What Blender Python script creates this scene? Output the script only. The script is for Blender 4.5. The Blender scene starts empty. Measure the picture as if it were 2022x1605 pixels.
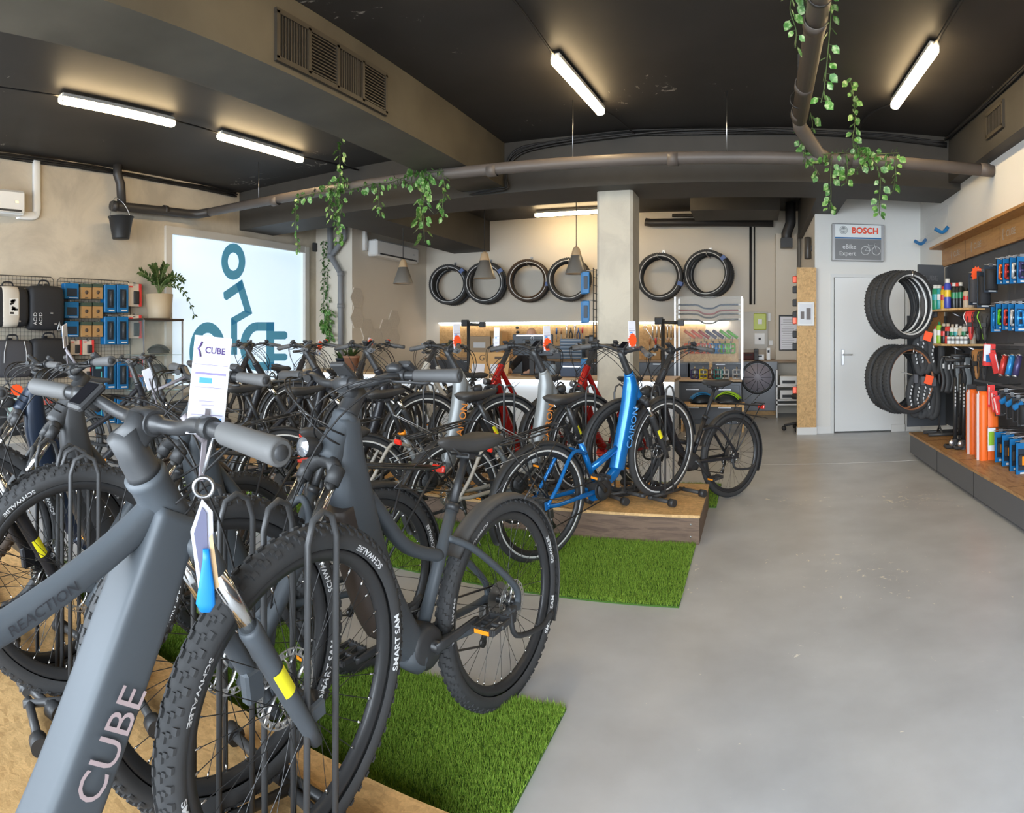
import bpy, math, random
from mathutils import Vector, Matrix, Euler
random.seed(7)
C = bpy.context.scene.collection
SC = bpy.context.scene
PI = math.pi
sin, cos, tan, atan2, hypot = math.sin, math.cos, math.tan, math.atan2, math.hypot

# ------------------------------------------------------------------ camera
H = 1.33                                        # lens height
cd = bpy.data.cameras.new('camera')
cam = bpy.data.objects.new('camera', cd); C.objects.link(cam)
cd.type = 'PANO'
cd.panorama_type = 'CENTRAL_CYLINDRICAL'        # the photo is a crop of a hand-held panorama
cd.central_cylindrical_range_u_min = -1011 / 1250
cd.central_cylindrical_range_u_max = 1011 / 1250
cd.central_cylindrical_range_v_min = -937 / 1250
cd.central_cylindrical_range_v_max = 668 / 1250
cd.central_cylindrical_radius = 1.0
cd.clip_start = 0.02
cam.location = (0, 0, H)
cam.rotation_euler = (PI / 2, 0, 474 / 1250)
SC.camera = cam

# ------------------------------------------------------------------ view + world + daylight
vs = SC.view_settings
vs.view_transform = 'Standard'; vs.look = 'None'; vs.gamma = 1; vs.use_curve_mapping = False
vs.exposure = 1.6
wd = bpy.data.worlds.new('world'); SC.world = wd; wd.use_nodes = True
bg = wd.node_tree.nodes['Background']
bg.inputs[0].default_value = (0.80, 0.90, 1.0, 1); bg.inputs[1].default_value = 5.6
SC.cycles.max_bounces = 6; SC.cycles.diffuse_bounces = 4; SC.cycles.glossy_bounces = 3
SC.cycles.transmission_bounces = 6; SC.cycles.transparent_max_bounces = 8
SC.cycles.caustics_reflective = False; SC.cycles.caustics_refractive = False
SC.cycles.sample_clamp_indirect = 6.0
SC.cycles.use_adaptive_sampling = True; SC.cycles.adaptive_threshold = 0.02

def area(name, loc, rot, sx, sy, power, col, portal=False):
    l = bpy.data.lights.new(name, 'AREA'); l.shape = 'RECTANGLE'; l.size = sx; l.size_y = sy
    l.energy = power; l.color = col
    if portal: l.cycles.is_portal = True
    o = bpy.data.objects.new(name, l); C.objects.link(o); o.location = loc; o.rotation_euler = rot
    return o
# daylight through the glazed shop front behind the camera (portal samples the sky there)
area('shopfront_daylight', (-2.4, -2.35, 1.55), (PI / 2, 0, 0), 9.2, 2.9, 100, (1, 1, 1), True)

# ------------------------------------------------------------------ picture <-> place
def az(px): return (px - 1485) / 1250
def on_z(px, py, z):
    r = (z - H) * 1250 / (668 - py); a = az(px); return Vector((r * sin(a), r * cos(a), z))
def on_r(px, py, r):
    a = az(px); return Vector((r * sin(a), r * cos(a), H + r * (668 - py) / 1250))
def on_y(px, py, Y): return on_r(px, py, Y / cos(az(px)))
def on_x(px, py, X): return on_r(px, py, X / sin(az(px)))

# ------------------------------------------------------------------ materials
MATS = {}
def mat(name, col, rough=.5, metal=0., var=0., scale=8., bump=0., emit=None, estr=0., trans=0., alpha=1., coat=0., spec=.5, ior=1.45):
    if name in MATS: return MATS[name]
    m = bpy.data.materials.new(name); m.use_nodes = True
    nt = m.node_tree; b = nt.nodes['Principled BSDF']
    b.inputs['Base Color'].default_value = (*col, 1)
    b.inputs['Roughness'].default_value = rough; b.inputs['Metallic'].default_value = metal
    b.inputs['Specular IOR Level'].default_value = spec; b.inputs['IOR'].default_value = ior
    if coat: b.inputs['Coat Weight'].default_value = coat; b.inputs['Coat Roughness'].default_value = .1
    if trans: b.inputs['Transmission Weight'].default_value = trans
    if alpha < 1: b.inputs['Alpha'].default_value = alpha
    if emit: b.inputs['Emission Color'].default_value = (*emit, 1); b.inputs['Emission Strength'].default_value = estr
    if var or bump:
        tc = nt.nodes.new('ShaderNodeTexCoord'); n = nt.nodes.new('ShaderNodeTexNoise')
        n.inputs['Scale'].default_value = scale; n.inputs['Detail'].default_value = 6
        nt.links.new(tc.outputs['Object'], n.inputs['Vector'])
        if var:
            r = nt.nodes.new('ShaderNodeValToRGB')
            r.color_ramp.elements[0].position = .3; r.color_ramp.elements[1].position = .7
            r.color_ramp.elements[0].color = (*[c * (1 - var) for c in col], 1)
            r.color_ramp.elements[1].color = (*[min(1, c * (1 + var)) for c in col], 1)
            nt.links.new(n.outputs['Fac'], r.inputs['Fac']); nt.links.new(r.outputs['Color'], b.inputs['Base Color'])
        if bump:
            bp = nt.nodes.new('ShaderNodeBump'); bp.inputs['Strength'].default_value = bump; bp.inputs['Distance'].default_value = .01
            nt.links.new(n.outputs['Fac'], bp.inputs['Height']); nt.links.new(bp.outputs['Normal'], b.inputs['Normal'])
    MATS[name] = m; return m

def ramp(nt, fac, stops):
    r = nt.nodes.new('ShaderNodeValToRGB'); e = r.color_ramp.elements
    while len(e) < len(stops): e.new(.5)
    for k, (p, c) in enumerate(stops): e[k].position = p; e[k].color = (*c, 1)
    nt.links.new(fac, r.inputs['Fac']); return r.outputs['Color']
def coords(nt, scale=(1, 1, 1), rot=(0, 0, 0)):
    tc = nt.nodes.new('ShaderNodeTexCoord'); mp = nt.nodes.new('ShaderNodeMapping')
    mp.inputs['Scale'].default_value = scale; mp.inputs['Rotation'].default_value = rot
    nt.links.new(tc.outputs['Object'], mp.inputs['Vector']); return mp.outputs['Vector']
def noise(nt, vec, scale, detail=5, rough=.55, dist=0):
    n = nt.nodes.new('ShaderNodeTexNoise'); n.inputs['Scale'].default_value = scale; n.inputs['Detail'].default_value = detail
    n.inputs['Roughness'].default_value = rough; n.inputs['Distortion'].default_value = dist
    nt.links.new(vec, n.inputs['Vector']); return n.outputs['Fac']
def mixc(nt, fac, a, b, mode='MIX'):
    m = nt.nodes.new('ShaderNodeMix'); m.data_type = 'RGBA'; m.blend_type = mode
    if isinstance(fac, float): m.inputs[0].default_value = fac
    else: nt.links.new(fac, m.inputs[0])
    for s, v in ((6, a), (7, b)):
        if isinstance(v, tuple): m.inputs[s].default_value = (*v, 1)
        else: nt.links.new(v, m.inputs[s])
    return m.outputs[2]
def base(name, rough=.6):
    m = bpy.data.materials.new(name); m.use_nodes = True; b = m.node_tree.nodes['Principled BSDF']
    b.inputs['Roughness'].default_value = rough; MATS[name] = m; return m, m.node_tree, b
def bumpit(nt, b, h, s=.3, d=.01):
    bp = nt.nodes.new('ShaderNodeBump'); bp.inputs['Strength'].default_value = s; bp.inputs['Distance'].default_value = d
    nt.links.new(h, bp.inputs['Height']); nt.links.new(bp.outputs['Normal'], b.inputs['Normal'])

def osb(name, light, dark):
    """pressed flakes: distorted cells, each cell picks a grain direction and a tone"""
    m, nt, b = base(name, .6)
    v = coords(nt)
    nz = nt.nodes.new('ShaderNodeTexNoise'); nz.inputs['Scale'].default_value = 14; nz.inputs['Detail'].default_value = 3
    nt.links.new(v, nz.inputs['Vector'])
    vm = nt.nodes.new('ShaderNodeVectorMath'); vm.operation = 'MULTIPLY_ADD'
    vm.inputs[1].default_value = (.05, .05, .05); nt.links.new(nz.outputs['Color'], vm.inputs[0]); nt.links.new(v, vm.inputs[2])
    tone = None
    for k, (sx, rz, sc) in enumerate((((1, 3.6, 2.6), .5, 21), ((3.4, 1, 1.8), -.4, 18), ((1.4, 2.8, 1), 1.1, 24))):
        mp = nt.nodes.new('ShaderNodeMapping'); mp.inputs['Scale'].default_value = sx; mp.inputs['Rotation'].default_value = (rz * .6, rz * .8, rz)
        nt.links.new(vm.outputs[0], mp.inputs['Vector'])
        vo = nt.nodes.new('ShaderNodeTexVoronoi'); vo.inputs['Scale'].default_value = sc; nt.links.new(mp.outputs['Vector'], vo.inputs['Vector'])
        sp = nt.nodes.new('ShaderNodeSeparateColor'); nt.links.new(vo.outputs['Color'], sp.inputs[0])
        c = ramp(nt, sp.outputs[k], [(.0, tuple(a * .35 + c_ * .65 for a, c_ in zip(light, dark))), (.25, tuple(a * .7 + c_ * .3 for a, c_ in zip(light, dark))), (.6, light), (1., tuple(min(1, a * 1.15) for a in light))])
        tone = c if tone is None else mixc(nt, sp.outputs[(k + 1) % 3], tone, c)
    g = noise(nt, coords(nt, (3, 3, 3)), 30, 4, .6, 1.)
    nt.links.new(mixc(nt, .5, tone, ramp(nt, g, [(.35, (.72, .68, .62)), (.6, (1., 1., 1.))]), 'MULTIPLY'), b.inputs['Base Color']); bumpit(nt, b, g, .2)
    return m
def wood(name, light, dark, sc=(1, 14, 14), rough=.5):
    m, nt, b = base(name, rough)
    v = coords(nt, sc)
    f = noise(nt, v, 2.2, 8, .6, 1.5)
    nt.links.new(ramp(nt, f, [(.3, dark), (.5, light), (.62, dark), (.75, light)]), b.inputs['Base Color']); bumpit(nt, b, f, .12)
    return m
def plaster(name, col, stain, sc=1.3, rough=.85, amt=.55, bump=.1):
    m, nt, b = base(name, rough)
    v = coords(nt)
    f = noise(nt, v, sc, 8, .62, .6); g = noise(nt, v, sc * 22, 4)
    c = ramp(nt, f, [(.42, col), (.42 + .3 * (1.2 - amt), tuple(a * (1 - amt) + s * amt for a, s in zip(col, stain)))])
    nt.links.new(c, b.inputs['Base Color']); bumpit(nt, b, g, bump)
    return m
def scuffed(name, col, mark, sc, thr, rough=.6, spec=.5):
    m, nt, b = base(name, rough); b.inputs['Specular IOR Level'].default_value = spec
    v = coords(nt)
    f = noise(nt, v, sc, 9, .7, 2.0); g = noise(nt, v, .55, 3)
    mul = nt.nodes.new('ShaderNodeMath'); mul.operation = 'MULTIPLY'; nt.links.new(f, mul.inputs[0]); nt.links.new(g, mul.inputs[1])
    h = noise(nt, v, 2.2, 5)
    cc = ramp(nt, h, [(.3, tuple(c * .86 for c in col)), (.7, tuple(c * 1.12 for c in col))])
    mk = ramp(nt, mul.outputs[0], [(thr, (0, 0, 0)), (thr + .012, (1, 1, 1))])
    nt.links.new(mixc(nt, mk, cc, mark), b.inputs['Base Color']); return m

# ------------------------------------------------------------------ mesh collector
def frame_of(t, side=None):
    t = t.normalized()
    if side is None: side = Vector((0, 0, 1)) if abs(t.z) < .9 else Vector((1, 0, 0))
    n = side - t * side.dot(t)
    if n.length < 1e-5: n = Vector((1, 0, 0)) - t * t.x
    n.normalize(); return n, t.cross(n)
class MB:
    def __init__(s): s.v = []; s.f = []; s.mi = []; s.sm = []; s.m = 0
    def add(s, vs, fs, smooth=False):
        o = len(s.v); s.v += [tuple(p) for p in vs]
        for f in fs: s.f.append(tuple(i + o for i in f)); s.mi.append(s.m); s.sm.append(smooth)
    def box(s, c, d, rot=None, bev=0.):
        x, y, z = d[0] / 2, d[1] / 2, d[2] / 2; c = Vector(c)
        R = rot if rot is not None else Matrix.Identity(3)
        if bev and bev < min(x, y, z):
            # chamfered box: 24 vertices
            vs = []; ix = {}
            for sx in (-1, 1):
                for sy in (-1, 1):
                    for sz in (-1, 1):
                        for k, p in enumerate(((x, y - bev, z - bev), (x - bev, y, z - bev), (x - bev, y - bev, z))):
                            ix[sx, sy, sz, k] = len(vs); vs.append(c + R @ Vector((p[0] * sx, p[1] * sy, p[2] * sz)))
            fs = []
            q = ((-1, -1), (1, -1), (1, 1), (-1, 1))
            for sg in (-1, 1):
                fs.append([ix[sg, a, b, 0] for a, b in q][::sg]); fs.append([ix[a, sg, b, 1] for a, b in q][::-sg]); fs.append([ix[a, b, sg, 2] for a, b in q][::sg])
            for a in (-1, 1):
                for b in (-1, 1):
                    fs.append((ix[a, b, -1, 0], ix[a, b, 1, 0], ix[a, b, 1, 1], ix[a, b, -1, 1]))
                    fs.append((ix[a, -1, b, 0], ix[a, 1, b, 0], ix[a, 1, b, 2], ix[a, -1, b, 2]))
                    fs.append((ix[-1, a, b, 1], ix[1, a, b, 1], ix[1, a, b, 2], ix[-1, a, b, 2]))
                    for d2 in (-1, 1): fs.append((ix[a, b, d2, 0], ix[a, b, d2, 1], ix[a, b, d2, 2]))
            s.add(vs, fs); return
        vs = [c + R @ Vector((a, b, e)) for a in (-x, x) for b in (-y, y) for e in (-z, z)]
        s.add(vs, [(0, 1, 3, 2), (4, 6, 7, 5), (0, 4, 5, 1), (2, 3, 7, 6), (0, 2, 6, 4), (1, 5, 7, 3)])
    def quad(s, a, b, c, d): s.add([a, b, c, d], [(0, 1, 2, 3)])
    def sweep(s, pts, secs, side=None, closed=False, cap=True, smooth=True):
        """pts: centre line; secs: one 2D section or a list of them; side: fixed side vector"""
        pts = [Vector(p) for p in pts]; n = len(pts)
        if not isinstance(secs[0][0], (tuple, list)): secs = [secs] * n
        k = len(secs[0]); vs = []; pn = None
        for i, p in enumerate(pts):
            if closed: t = pts[(i + 1) % n] - pts[i - 1]
            else: t = pts[min(i + 1, n - 1)] - pts[max(i - 1, 0)]
            if t.length < 1e-9: t = Vector((0, 0, 1))
            if side is not None: a, b = frame_of(t, Vector(side))
            elif pn is None: a, b = frame_of(t)
            else: a, b = frame_of(t, pn)
            pn = a
            for u, w in secs[i]: vs.append(p + a * u + b * w)
        fs = []
        for i in range(n if closed else n - 1):
            j = (i + 1) % n
            for q in range(k): r = (q + 1) % k; fs.append((i * k + q, i * k + r, j * k + r, j * k + q))
        o = len(s.v); s.add(vs, fs, smooth)
        if cap and not closed:
            s.f.append(tuple(o + q for q in range(k))[::-1]); s.mi.append(s.m); s.sm.append(False)
            s.f.append(tuple(o + (n - 1) * k + q for q in range(k))); s.mi.append(s.m); s.sm.append(False)
    def tube(s, pts, r, n=8, closed=False, cap=True, side=None):
        rs = r if isinstance(r, (list, tuple)) else [r] * len(pts)
        s.sweep(pts, [[(q * cos(2 * PI * k / n), q * sin(2 * PI * k / n)) for k in range(n)] for q in rs], side, closed, cap)
    def lathe(s, prof, org=(0, 0, 0), axis=(0, 0, 1), n=24, smooth=True, closed=False, arc=None):
        """prof: (radius, height along axis)"""
        org = Vector(org); ax = Vector(axis).normalized(); a, b = frame_of(ax)
        k = len(prof); vs = []; a0, a1 = arc or (0, 2 * PI); m = n + 1 if arc else n
        for i in range(m):
            t = a0 + (a1 - a0) * i / n
            for r, h in prof: vs.append(org + ax * h + (a * cos(t) + b * sin(t)) * r)
        fs = []
        for i in range(n):
            j = i + 1 if arc else (i + 1) % n
            for q in range(k if closed else k - 1):
                r = (q + 1) % k; fs.append((i * k + q, j * k + q, j * k + r, i * k + r))
        s.add(vs, fs, smooth)
    def ball(s, c, r, n=12, m=8, rot=None):
        r = r if isinstance(r, (tuple, list)) else (r, r, r); c = Vector(c); R = rot if rot is not None else Matrix.Identity(3)
        vs = []; fs = []
        for i in range(m + 1):
            t = PI * i / m
            for j in range(n):
                p = 2 * PI * j / n; vs.append(c + R @ Vector((r[0] * sin(t) * cos(p), r[1] * sin(t) * sin(p), r[2] * cos(t))))
        for i in range(m):
            for j in range(n): fs.append((i * n + j, i * n + n + j, i * n + n + (j + 1) % n, i * n + (j + 1) % n))
        s.add(vs, fs, True)
    def prism(s, poly, h0, h1, M=None):
        """poly in XY, extruded z h0..h1, through matrix M"""
        M = M or Matrix.Identity(4); n = len(poly)
        vs = [M @ Vector((x, y, h0)) for x, y in poly] + [M @ Vector((x, y, h1)) for x, y in poly]
        fs = [tuple(range(n))[::-1], tuple(range(n, 2 * n))] + [(i, (i + 1) % n, n + (i + 1) % n, n + i) for i in range(n)]
        s.add(vs, fs)
    def mesh(s, name, mats):
        me = bpy.data.meshes.new(name); me.from_pydata(s.v, [], s.f)
        for m in (mats if isinstance(mats, (list, tuple)) else [mats]): me.materials.append(m)
        me.polygons.foreach_set('use_smooth', s.sm); me.polygons.foreach_set('material_index', s.mi); me.update()
        return me
    def build(s, name, mats, parent=None, M=None):
        return put(s.mesh(name, mats), name, parent, M)
def put(me, name, parent=None, M=None):
    o = bpy.data.objects.new(name, me); C.objects.link(o)
    if parent is not None: o.parent = parent
    if M is not None: o.matrix_basis = M
    return o
def empty(name, loc=(0, 0, 0), rot=(0, 0, 0), parent=None):
    o = bpy.data.objects.new(name, None); C.objects.link(o); o.empty_display_size = .1
    o.location = loc; o.rotation_euler = rot
    if parent is not None: o.parent = parent
    return o
def tag(o, label, cat, group=None, kind=None):
    if label: o['label'] = label
    if cat: o['category'] = cat
    if group: o['group'] = group
    if kind: o['kind'] = kind
    return o
def struct(o): o['kind'] = 'structure'; return o
def dup(o, parent=None):
    c = o.copy(); C.objects.link(c)
    if parent is not None: c.parent = parent
    for ch in list(o.children): dup(ch, c)
    return c
ORD = ['first', 'second', 'third', 'fourth', 'fifth', 'sixth', 'seventh', 'eighth', 'ninth', 'tenth', 'eleventh', 'twelfth']
def sup(a, b, n=16, e=2.):
    """superellipse section"""
    out = []
    for k in range(n):
        t = 2 * PI * k / n; c, s_ = cos(t), sin(t)
        out.append((a * math.copysign(abs(c) ** (2 / e), c), b * math.copysign(abs(s_) ** (2 / e), s_)))
    return out
def bez(p0, p1, p2, p3, n=10):
    p0, p1, p2, p3 = map(Vector, (p0, p1, p2, p3)); out = []
    for i in range(n + 1):
        t = i / n; u = 1 - t; out.append(p0 * u ** 3 + p1 * 3 * u * u * t + p2 * 3 * u * t * t + p3 * t ** 3)
    return out
def smoothpath(pts, n=6):
    """Catmull-Rom through pts"""
    P = [Vector(p) for p in pts]; out = []
    for i in range(len(P) - 1):
        a, b, c, d = P[max(i - 1, 0)], P[i], P[i + 1], P[min(i + 2, len(P) - 1)]
        for k in range(n):
            t = k / n
            out.append(.5 * ((2 * b) + (c - a) * t + (2 * a - 5 * b + 4 * c - d) * t * t + (-a + 3 * b - 3 * c + d) * t ** 3))
    out.append(P[-1]); return out

# ------------------------------------------------------------------ lettering
_txt = {}
def text_geo(s, bold=0.):
    """flat triangles of a line of type; cap height 1, starts at x = 0; returns verts, faces, width"""
    k = (s, bold)
    if k not in _txt:
        cu = bpy.data.curves.new('t', 'FONT'); cu.body = s; cu.size = 1.0; cu.offset = bold; cu.resolution_u = 3
        o = bpy.data.objects.new('t', cu); C.objects.link(o)
        dg = bpy.context.evaluated_depsgraph_get(); dg.update()
        me = bpy.data.meshes.new_from_object(o.evaluated_get(dg))
        vs = [(v.co.x / .69, v.co.y / .69) for v in me.vertices]; fs = [tuple(p.vertices) for p in me.polygons]
        bpy.data.objects.remove(o); bpy.data.curves.remove(cu); bpy.data.meshes.remove(me)
        x0 = min(v[0] for v in vs); w = max(v[0] for v in vs) - x0
        _txt[k] = ([(v[0] - x0, v[1]) for v in vs], fs, w)
    return _txt[k]
def text_on(mb, s, org, right, up, h, center=True, bold=0., out=.0012, squeeze=1.):
    """lettering on a plane: org = middle of the line (or its start), right/up = unit vectors, h = cap height"""
    vs, fs, w = text_geo(s, bold); r = Vector(right).normalized(); u = Vector(up).normalized(); n = r.cross(u)
    o = Vector(org) + n * out - (r * (w * h * squeeze / 2) + u * (h / 2) if center else u * 0)
    mb.add([o + r * (x * h * squeeze) + u * (y * h) for x, y in vs], fs)
    return w * h * squeeze
# ================================================================== ROOM SHELL
ZC = 3.67; XL = -7.37; XR = 2.40; YB = 11.6; YD = 8.82; X2 = -6.55; YR = 8.95; YF = -2.4
def slab(name, x0, x1, y0, y1, z0, z1, m, rotz=0):
    mb = MB(); mb.box(((x0 + x1) / 2, (y0 + y1) / 2, (z0 + z1) / 2), (abs(x1 - x0), abs(y1 - y0), abs(z1 - z0)))
    return struct(mb.build(name, m))
m_wallL = plaster('concrete_wall', (.60, .525, .415), (.38, .33, .26), 1.1, .85, .6, .15)
m_wall = plaster('painted_wall', (.70, .63, .53), (.66, .59, .49), 1.5, .85, .3, .05)
m_white = plaster('white_wall', (.78, .765, .73), (.74, .72, .68), 1.5, .8, .3, .04)
m_col = plaster('concrete_column', (.62, .57, .47), (.48, .44, .37), 2.2, .85, .6, .12)
m_floor = scuffed('floor_paint', (.48, .495, .515), (.84, .82, .76), 6.5, .385, .34, .5)
m_ceil = scuffed('ceiling_black', (.030, .027, .025), (.30, .28, .25), 4.2, .40, .6, .4)
m_beam = scuffed('beam_paint', (.048, .044, .039), (.12, .11, .10), 3.5, .62, .6, .35)
m_dark = mat('dark_pipe', (.040, .036, .034), .45)
m_pipe = mat('grey_brown_pipe', (.115, .095, .082), .5, var=.1, scale=3)
m_gpipe = mat('grey_pipe', (.20, .20, .205), .45)
m_cab = mat('cable_black', (.014, .013, .013), .55)
m_pw = mat('white_plastic', (.78, .77, .75), .35)
m_alu = mat('aluminium', (.62, .62, .63), .3, .9)
m_steel = mat('steel', (.45, .45, .46), .3, 1.)

fl = slab('floor', XL, XR, YF, YB, -.1, 0, m_floor)
# worn paint chips in the aisle: noise specks, densest around two worn spots
_nt = m_floor.node_tree; _b = _nt.nodes['Principled BSDF']; _old = _b.inputs['Base Color'].links[0].from_socket
_v = coords(_nt); _n = noise(_nt, _v, 15, 5, .7, 1.); _acc = None
for _px, _py, _rad in ((1790, 985, .55), (1700, 1130, .9), (1560, 990, .5), (1330, 1140, .4)):
    _p = on_z(_px, _py, 0); _d = _nt.nodes.new('ShaderNodeVectorMath'); _d.operation = 'DISTANCE'; _d.inputs[1].default_value = _p; _nt.links.new(_v, _d.inputs[0])
    _m = _nt.nodes.new('ShaderNodeMapRange'); _m.inputs[1].default_value = 0; _m.inputs[2].default_value = _rad; _m.inputs[3].default_value = .15 if _rad == .55 else .10; _m.inputs[4].default_value = 0; _nt.links.new(_d.outputs['Value'], _m.inputs[0])
    if _acc is None: _acc = _m.outputs[0]
    else: _a = _nt.nodes.new('ShaderNodeMath'); _a.operation = 'MAXIMUM'; _nt.links.new(_acc, _a.inputs[0]); _nt.links.new(_m.outputs[0], _a.inputs[1]); _acc = _a.outputs[0]
_s = _nt.nodes.new('ShaderNodeMath'); _s.operation = 'ADD'; _nt.links.new(_n, _s.inputs[0]); _nt.links.new(_acc, _s.inputs[1])
_nt.links.new(mixc(_nt, ramp(_nt, _s.outputs[0], [(.705, (0, 0, 0)), (.715, (1, 1, 1))]), _old, (.80, .76, .66)), _b.inputs['Base Color'])
_y = on_z(1500, 917, 0).y; slab('trim_1', -.25, 1.78, _y - .004, _y + .004, 0, .0012, mat('floor_joint', (.62, .63, .64), .5))
slab('pavement_outside', -14, 10, -12, YF, -.12, -.02, mat('pavement', (.45, .44, .42), .9, var=.15, scale=3))
slab('ceiling', XL - .2, XR + .2, YF - .2, YB + .2, ZC, ZC + .15, m_ceil)
WIN = (on_x(333, 448, XL), on_x(601, 490, XL))       # frosted window: nearer and farther top corners
wy0, wy1 = WIN[0].y, WIN[1].y; wz1 = 2.88; wz0 = .60
# left wall around the window opening
mb = MB()
mb.box((XL - .1, (YF + wy0) / 2, ZC / 2), (.2, wy0 - YF, ZC)); mb.box((XL - .1, (wy1 + YR) / 2, ZC / 2), (.2, YR - wy1, ZC))
mb.box((XL - .1, (wy0 + wy1) / 2, wz0 / 2), (.2, wy1 - wy0, wz0)); mb.box((XL - .1, (wy0 + wy1) / 2, (wz1 + ZC) / 2), (.2, wy1 - wy0, ZC - wz1))
struct(mb.build('wall_left', m_wallL))
slab('wall_alcove', X2 - .2, X2, YR, YB, 0, ZC, m_wall)
slab('wall_return', XL - .2, X2 - .2, YR, YR + .2, 0, ZC, m_wall)
slab('wall_back', X2 - .2, XR + .2, YB, YB + .2, 0, ZC, m_wall)
slab('wall_right', XR, XR + .2, YF, YD + .2, 0, ZC, m_white)
XP = .88
# door wall with its opening
p0 = on_y(1646, 547, YD); p1 = on_y(1788, 547, YD); dx0, dx1, dz = p0.x, p1.x, p0.z
mb = MB()
mb.box(((XP + dx0) / 2, YD + .06, ZC / 2), (dx0 - XP, .12, ZC)); mb.box(((dx1 + XR) / 2, YD + .06, ZC / 2), (XR - dx1, .12, ZC))
mb.box(((dx0 + dx1) / 2, YD + .06, (dz + ZC) / 2), (dx1 - dx0, .12, ZC - dz))
struct(mb.build('wall_door', m_white))
slab('wall_partition', XP, XP + .12, YD + .12, YB, 0, ZC, m_wall)
# white flush door with frame and lever handle
mb = MB(); mb.box(((dx0 + dx1) / 2, YD + .035, dz / 2 + .008), (dx1 - dx0 - .03, .05, dz - .024))
dr = struct(mb.build('door_1', mat('door_white', (.80, .80, .79), .4)))
mb = MB()
for x in (dx0 - .02, dx1 + .02): mb.box((x, YD - .004, dz / 2), (.045, .03, dz))
mb.box(((dx0 + dx1) / 2, YD - .004, dz + .02), (dx1 - dx0 + .085, .03, .045)); mb.build('door_frame', mat('door_frame_white', (.72, .72, .71), .4), dr)
mb = MB(); hx, hz = on_y(1664, 700, YD).x, on_y(1664, 700, YD).z
mb.box((hx, YD - .0, hz - .04), (.04, .012, .22), bev=.004); mb.tube([(hx, YD, hz), (hx, YD - .05, hz), (hx + .13, YD - .05, hz)], .01, 8)
mb.build('door_handle', m_alu, dr)
slab('light_blocker_behind_door', dx0 - .1, dx1 + .1, YD + .16, YD + .2, 0, dz + .1, m_white)  # unseen slab added to stop outside light leaking under the door
# skirting
mb = MB(); mb.box(((XP + dx0) / 2, YD - .008, .05), (dx0 - XP - .04, .016, .1)); mb.box(((dx1 + 1.9) / 2 + .03, YD - .008, .05), (.2, .016, .1)); struct(mb.build('baseboard_back', m_pw))
# shop front (behind the lens): posts and lintel around open glazing
mb = MB(); mb.box(((XL + XR) / 2, YF - .1, (3.0 + ZC) / 2), (XR - XL, .2, ZC - 3.0))
for x in (XL + .15, -4.9, -2.4, .1, XR - .15): mb.box((x, YF - .06, 1.5), (.14, .12, 3.0))
mb.box(((XL + XR) / 2, YF - .06, .06), (XR - XL, .12, .12)); struct(mb.build('wall_front', mat('shopfront_frame', (.10, .10, .10), .4)))
# beams and column
slab('beam_cross', XL, XR, 7.02, 7.80, 3.07, ZC, m_beam)
mb = MB(); mb.box((-3.18, (YF + 7.02) / 2, (3.14 + ZC) / 2), (.57, 7.02 - YF, ZC - 3.14)); struct(mb.build('beam_long', mat('beam_olive', (.085, .074, .056), .6, var=.25, scale=1.6, bump=.05)))
slab('beam_right', 2.25, XR, YF, 7.02, 3.14, ZC, m_beam)
slab('beam_back_left', -5.9, -5.1, 7.8, YB, 3.07, ZC, m_beam)
slab('beam_partition', .80, 1.18, 7.8, 11.0, 3.07, ZC, m_beam)
slab('beam_back_right', -1.0, .45, 10.2, 11.1, 3.40, ZC, m_beam)
c0 = on_y(1178, 400, 7.28).x; c1 = on_y(1249, 400, 7.28).x
mb = MB(); b_ = .03; Q = [(c0 + b_, 7.28), (c1 - b_, 7.28), (c1, 7.28 + b_), (c1, 7.72), (c0, 7.72), (c0, 7.28 + b_)]
mb.prism(Q, 0, 3.07); struct(mb.build('column', m_col))
slab('pillar_back', .42, .80, 11.25, YB, 0, 3.2, m_wall)

# ---------------- frosted window with the cyclist sign
mb = MB(); w = .11
mb.box((XL + .02, wy0 - w / 2 + .03, (wz0 + wz1) / 2), (.06, w, wz1 - wz0 + .17)); mb.box((XL + .02, wy1 + w / 2 - .03, (wz0 + wz1) / 2), (.06, w, wz1 - wz0 + .17))
mb.box((XL + .019, (wy0 + wy1) / 2, wz1 + .03), (.05, wy1 - wy0 - .05, w)); mb.box((XL + .019, (wy0 + wy1) / 2, wz0 - .02), (.05, wy1 - wy0 - .05, w))
wf = struct(mb.build('window_1', mat('window_frame_white', (.62, .58, .52), .45)))
mb = MB(); mb.box((XL - .03, (wy0 + wy1) / 2, (wz0 + wz1) / 2), (.02, wy1 - wy0, wz1 - wz0))
struct(mb.build('window_1_frosted_pane', mat('frosted_pane_daylit', (.8, .85, .9), .5, emit=(.60, .80, 1.0), estr=.255), wf))
XS = XL - .019
mb = MB()
def flat(poly, x=XS, t=.004):
    P = [on_x(a, b, x) for a, b in poly]; n = len(P)
    vs = P + [p + Vector((t, 0, 0)) for p in P]
    mb.add(vs, [tuple(range(n)), tuple(range(n, 2 * n))[::-1]] + [(i, (i + 1) % n, n + (i + 1) % n, n + i) for i in range(n)])
def ring(cx, cy, rx, ry, tx, ty, a0, a1, n=40):
    for i in range(n):
        t0, t1 = a0 + (a1 - a0) * i / n, a0 + (a1 - a0) * (i + 1) / n
        flat([(cx + rx * cos(t0), cy - ry * sin(t0)), (cx + rx * cos(t1), cy - ry * sin(t1)), (cx + (rx - tx) * cos(t1), cy - (ry - ty) * sin(t1)), (cx + (rx - tx) * cos(t0), cy - (ry - ty) * sin(t0))])
ring(460.5, 516.5, 23.5, 36, 12.5, 18, 0, 2 * PI)
ring(410, 695, 36, 59, 16, 21, .35, 2 * PI - .5)
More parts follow.
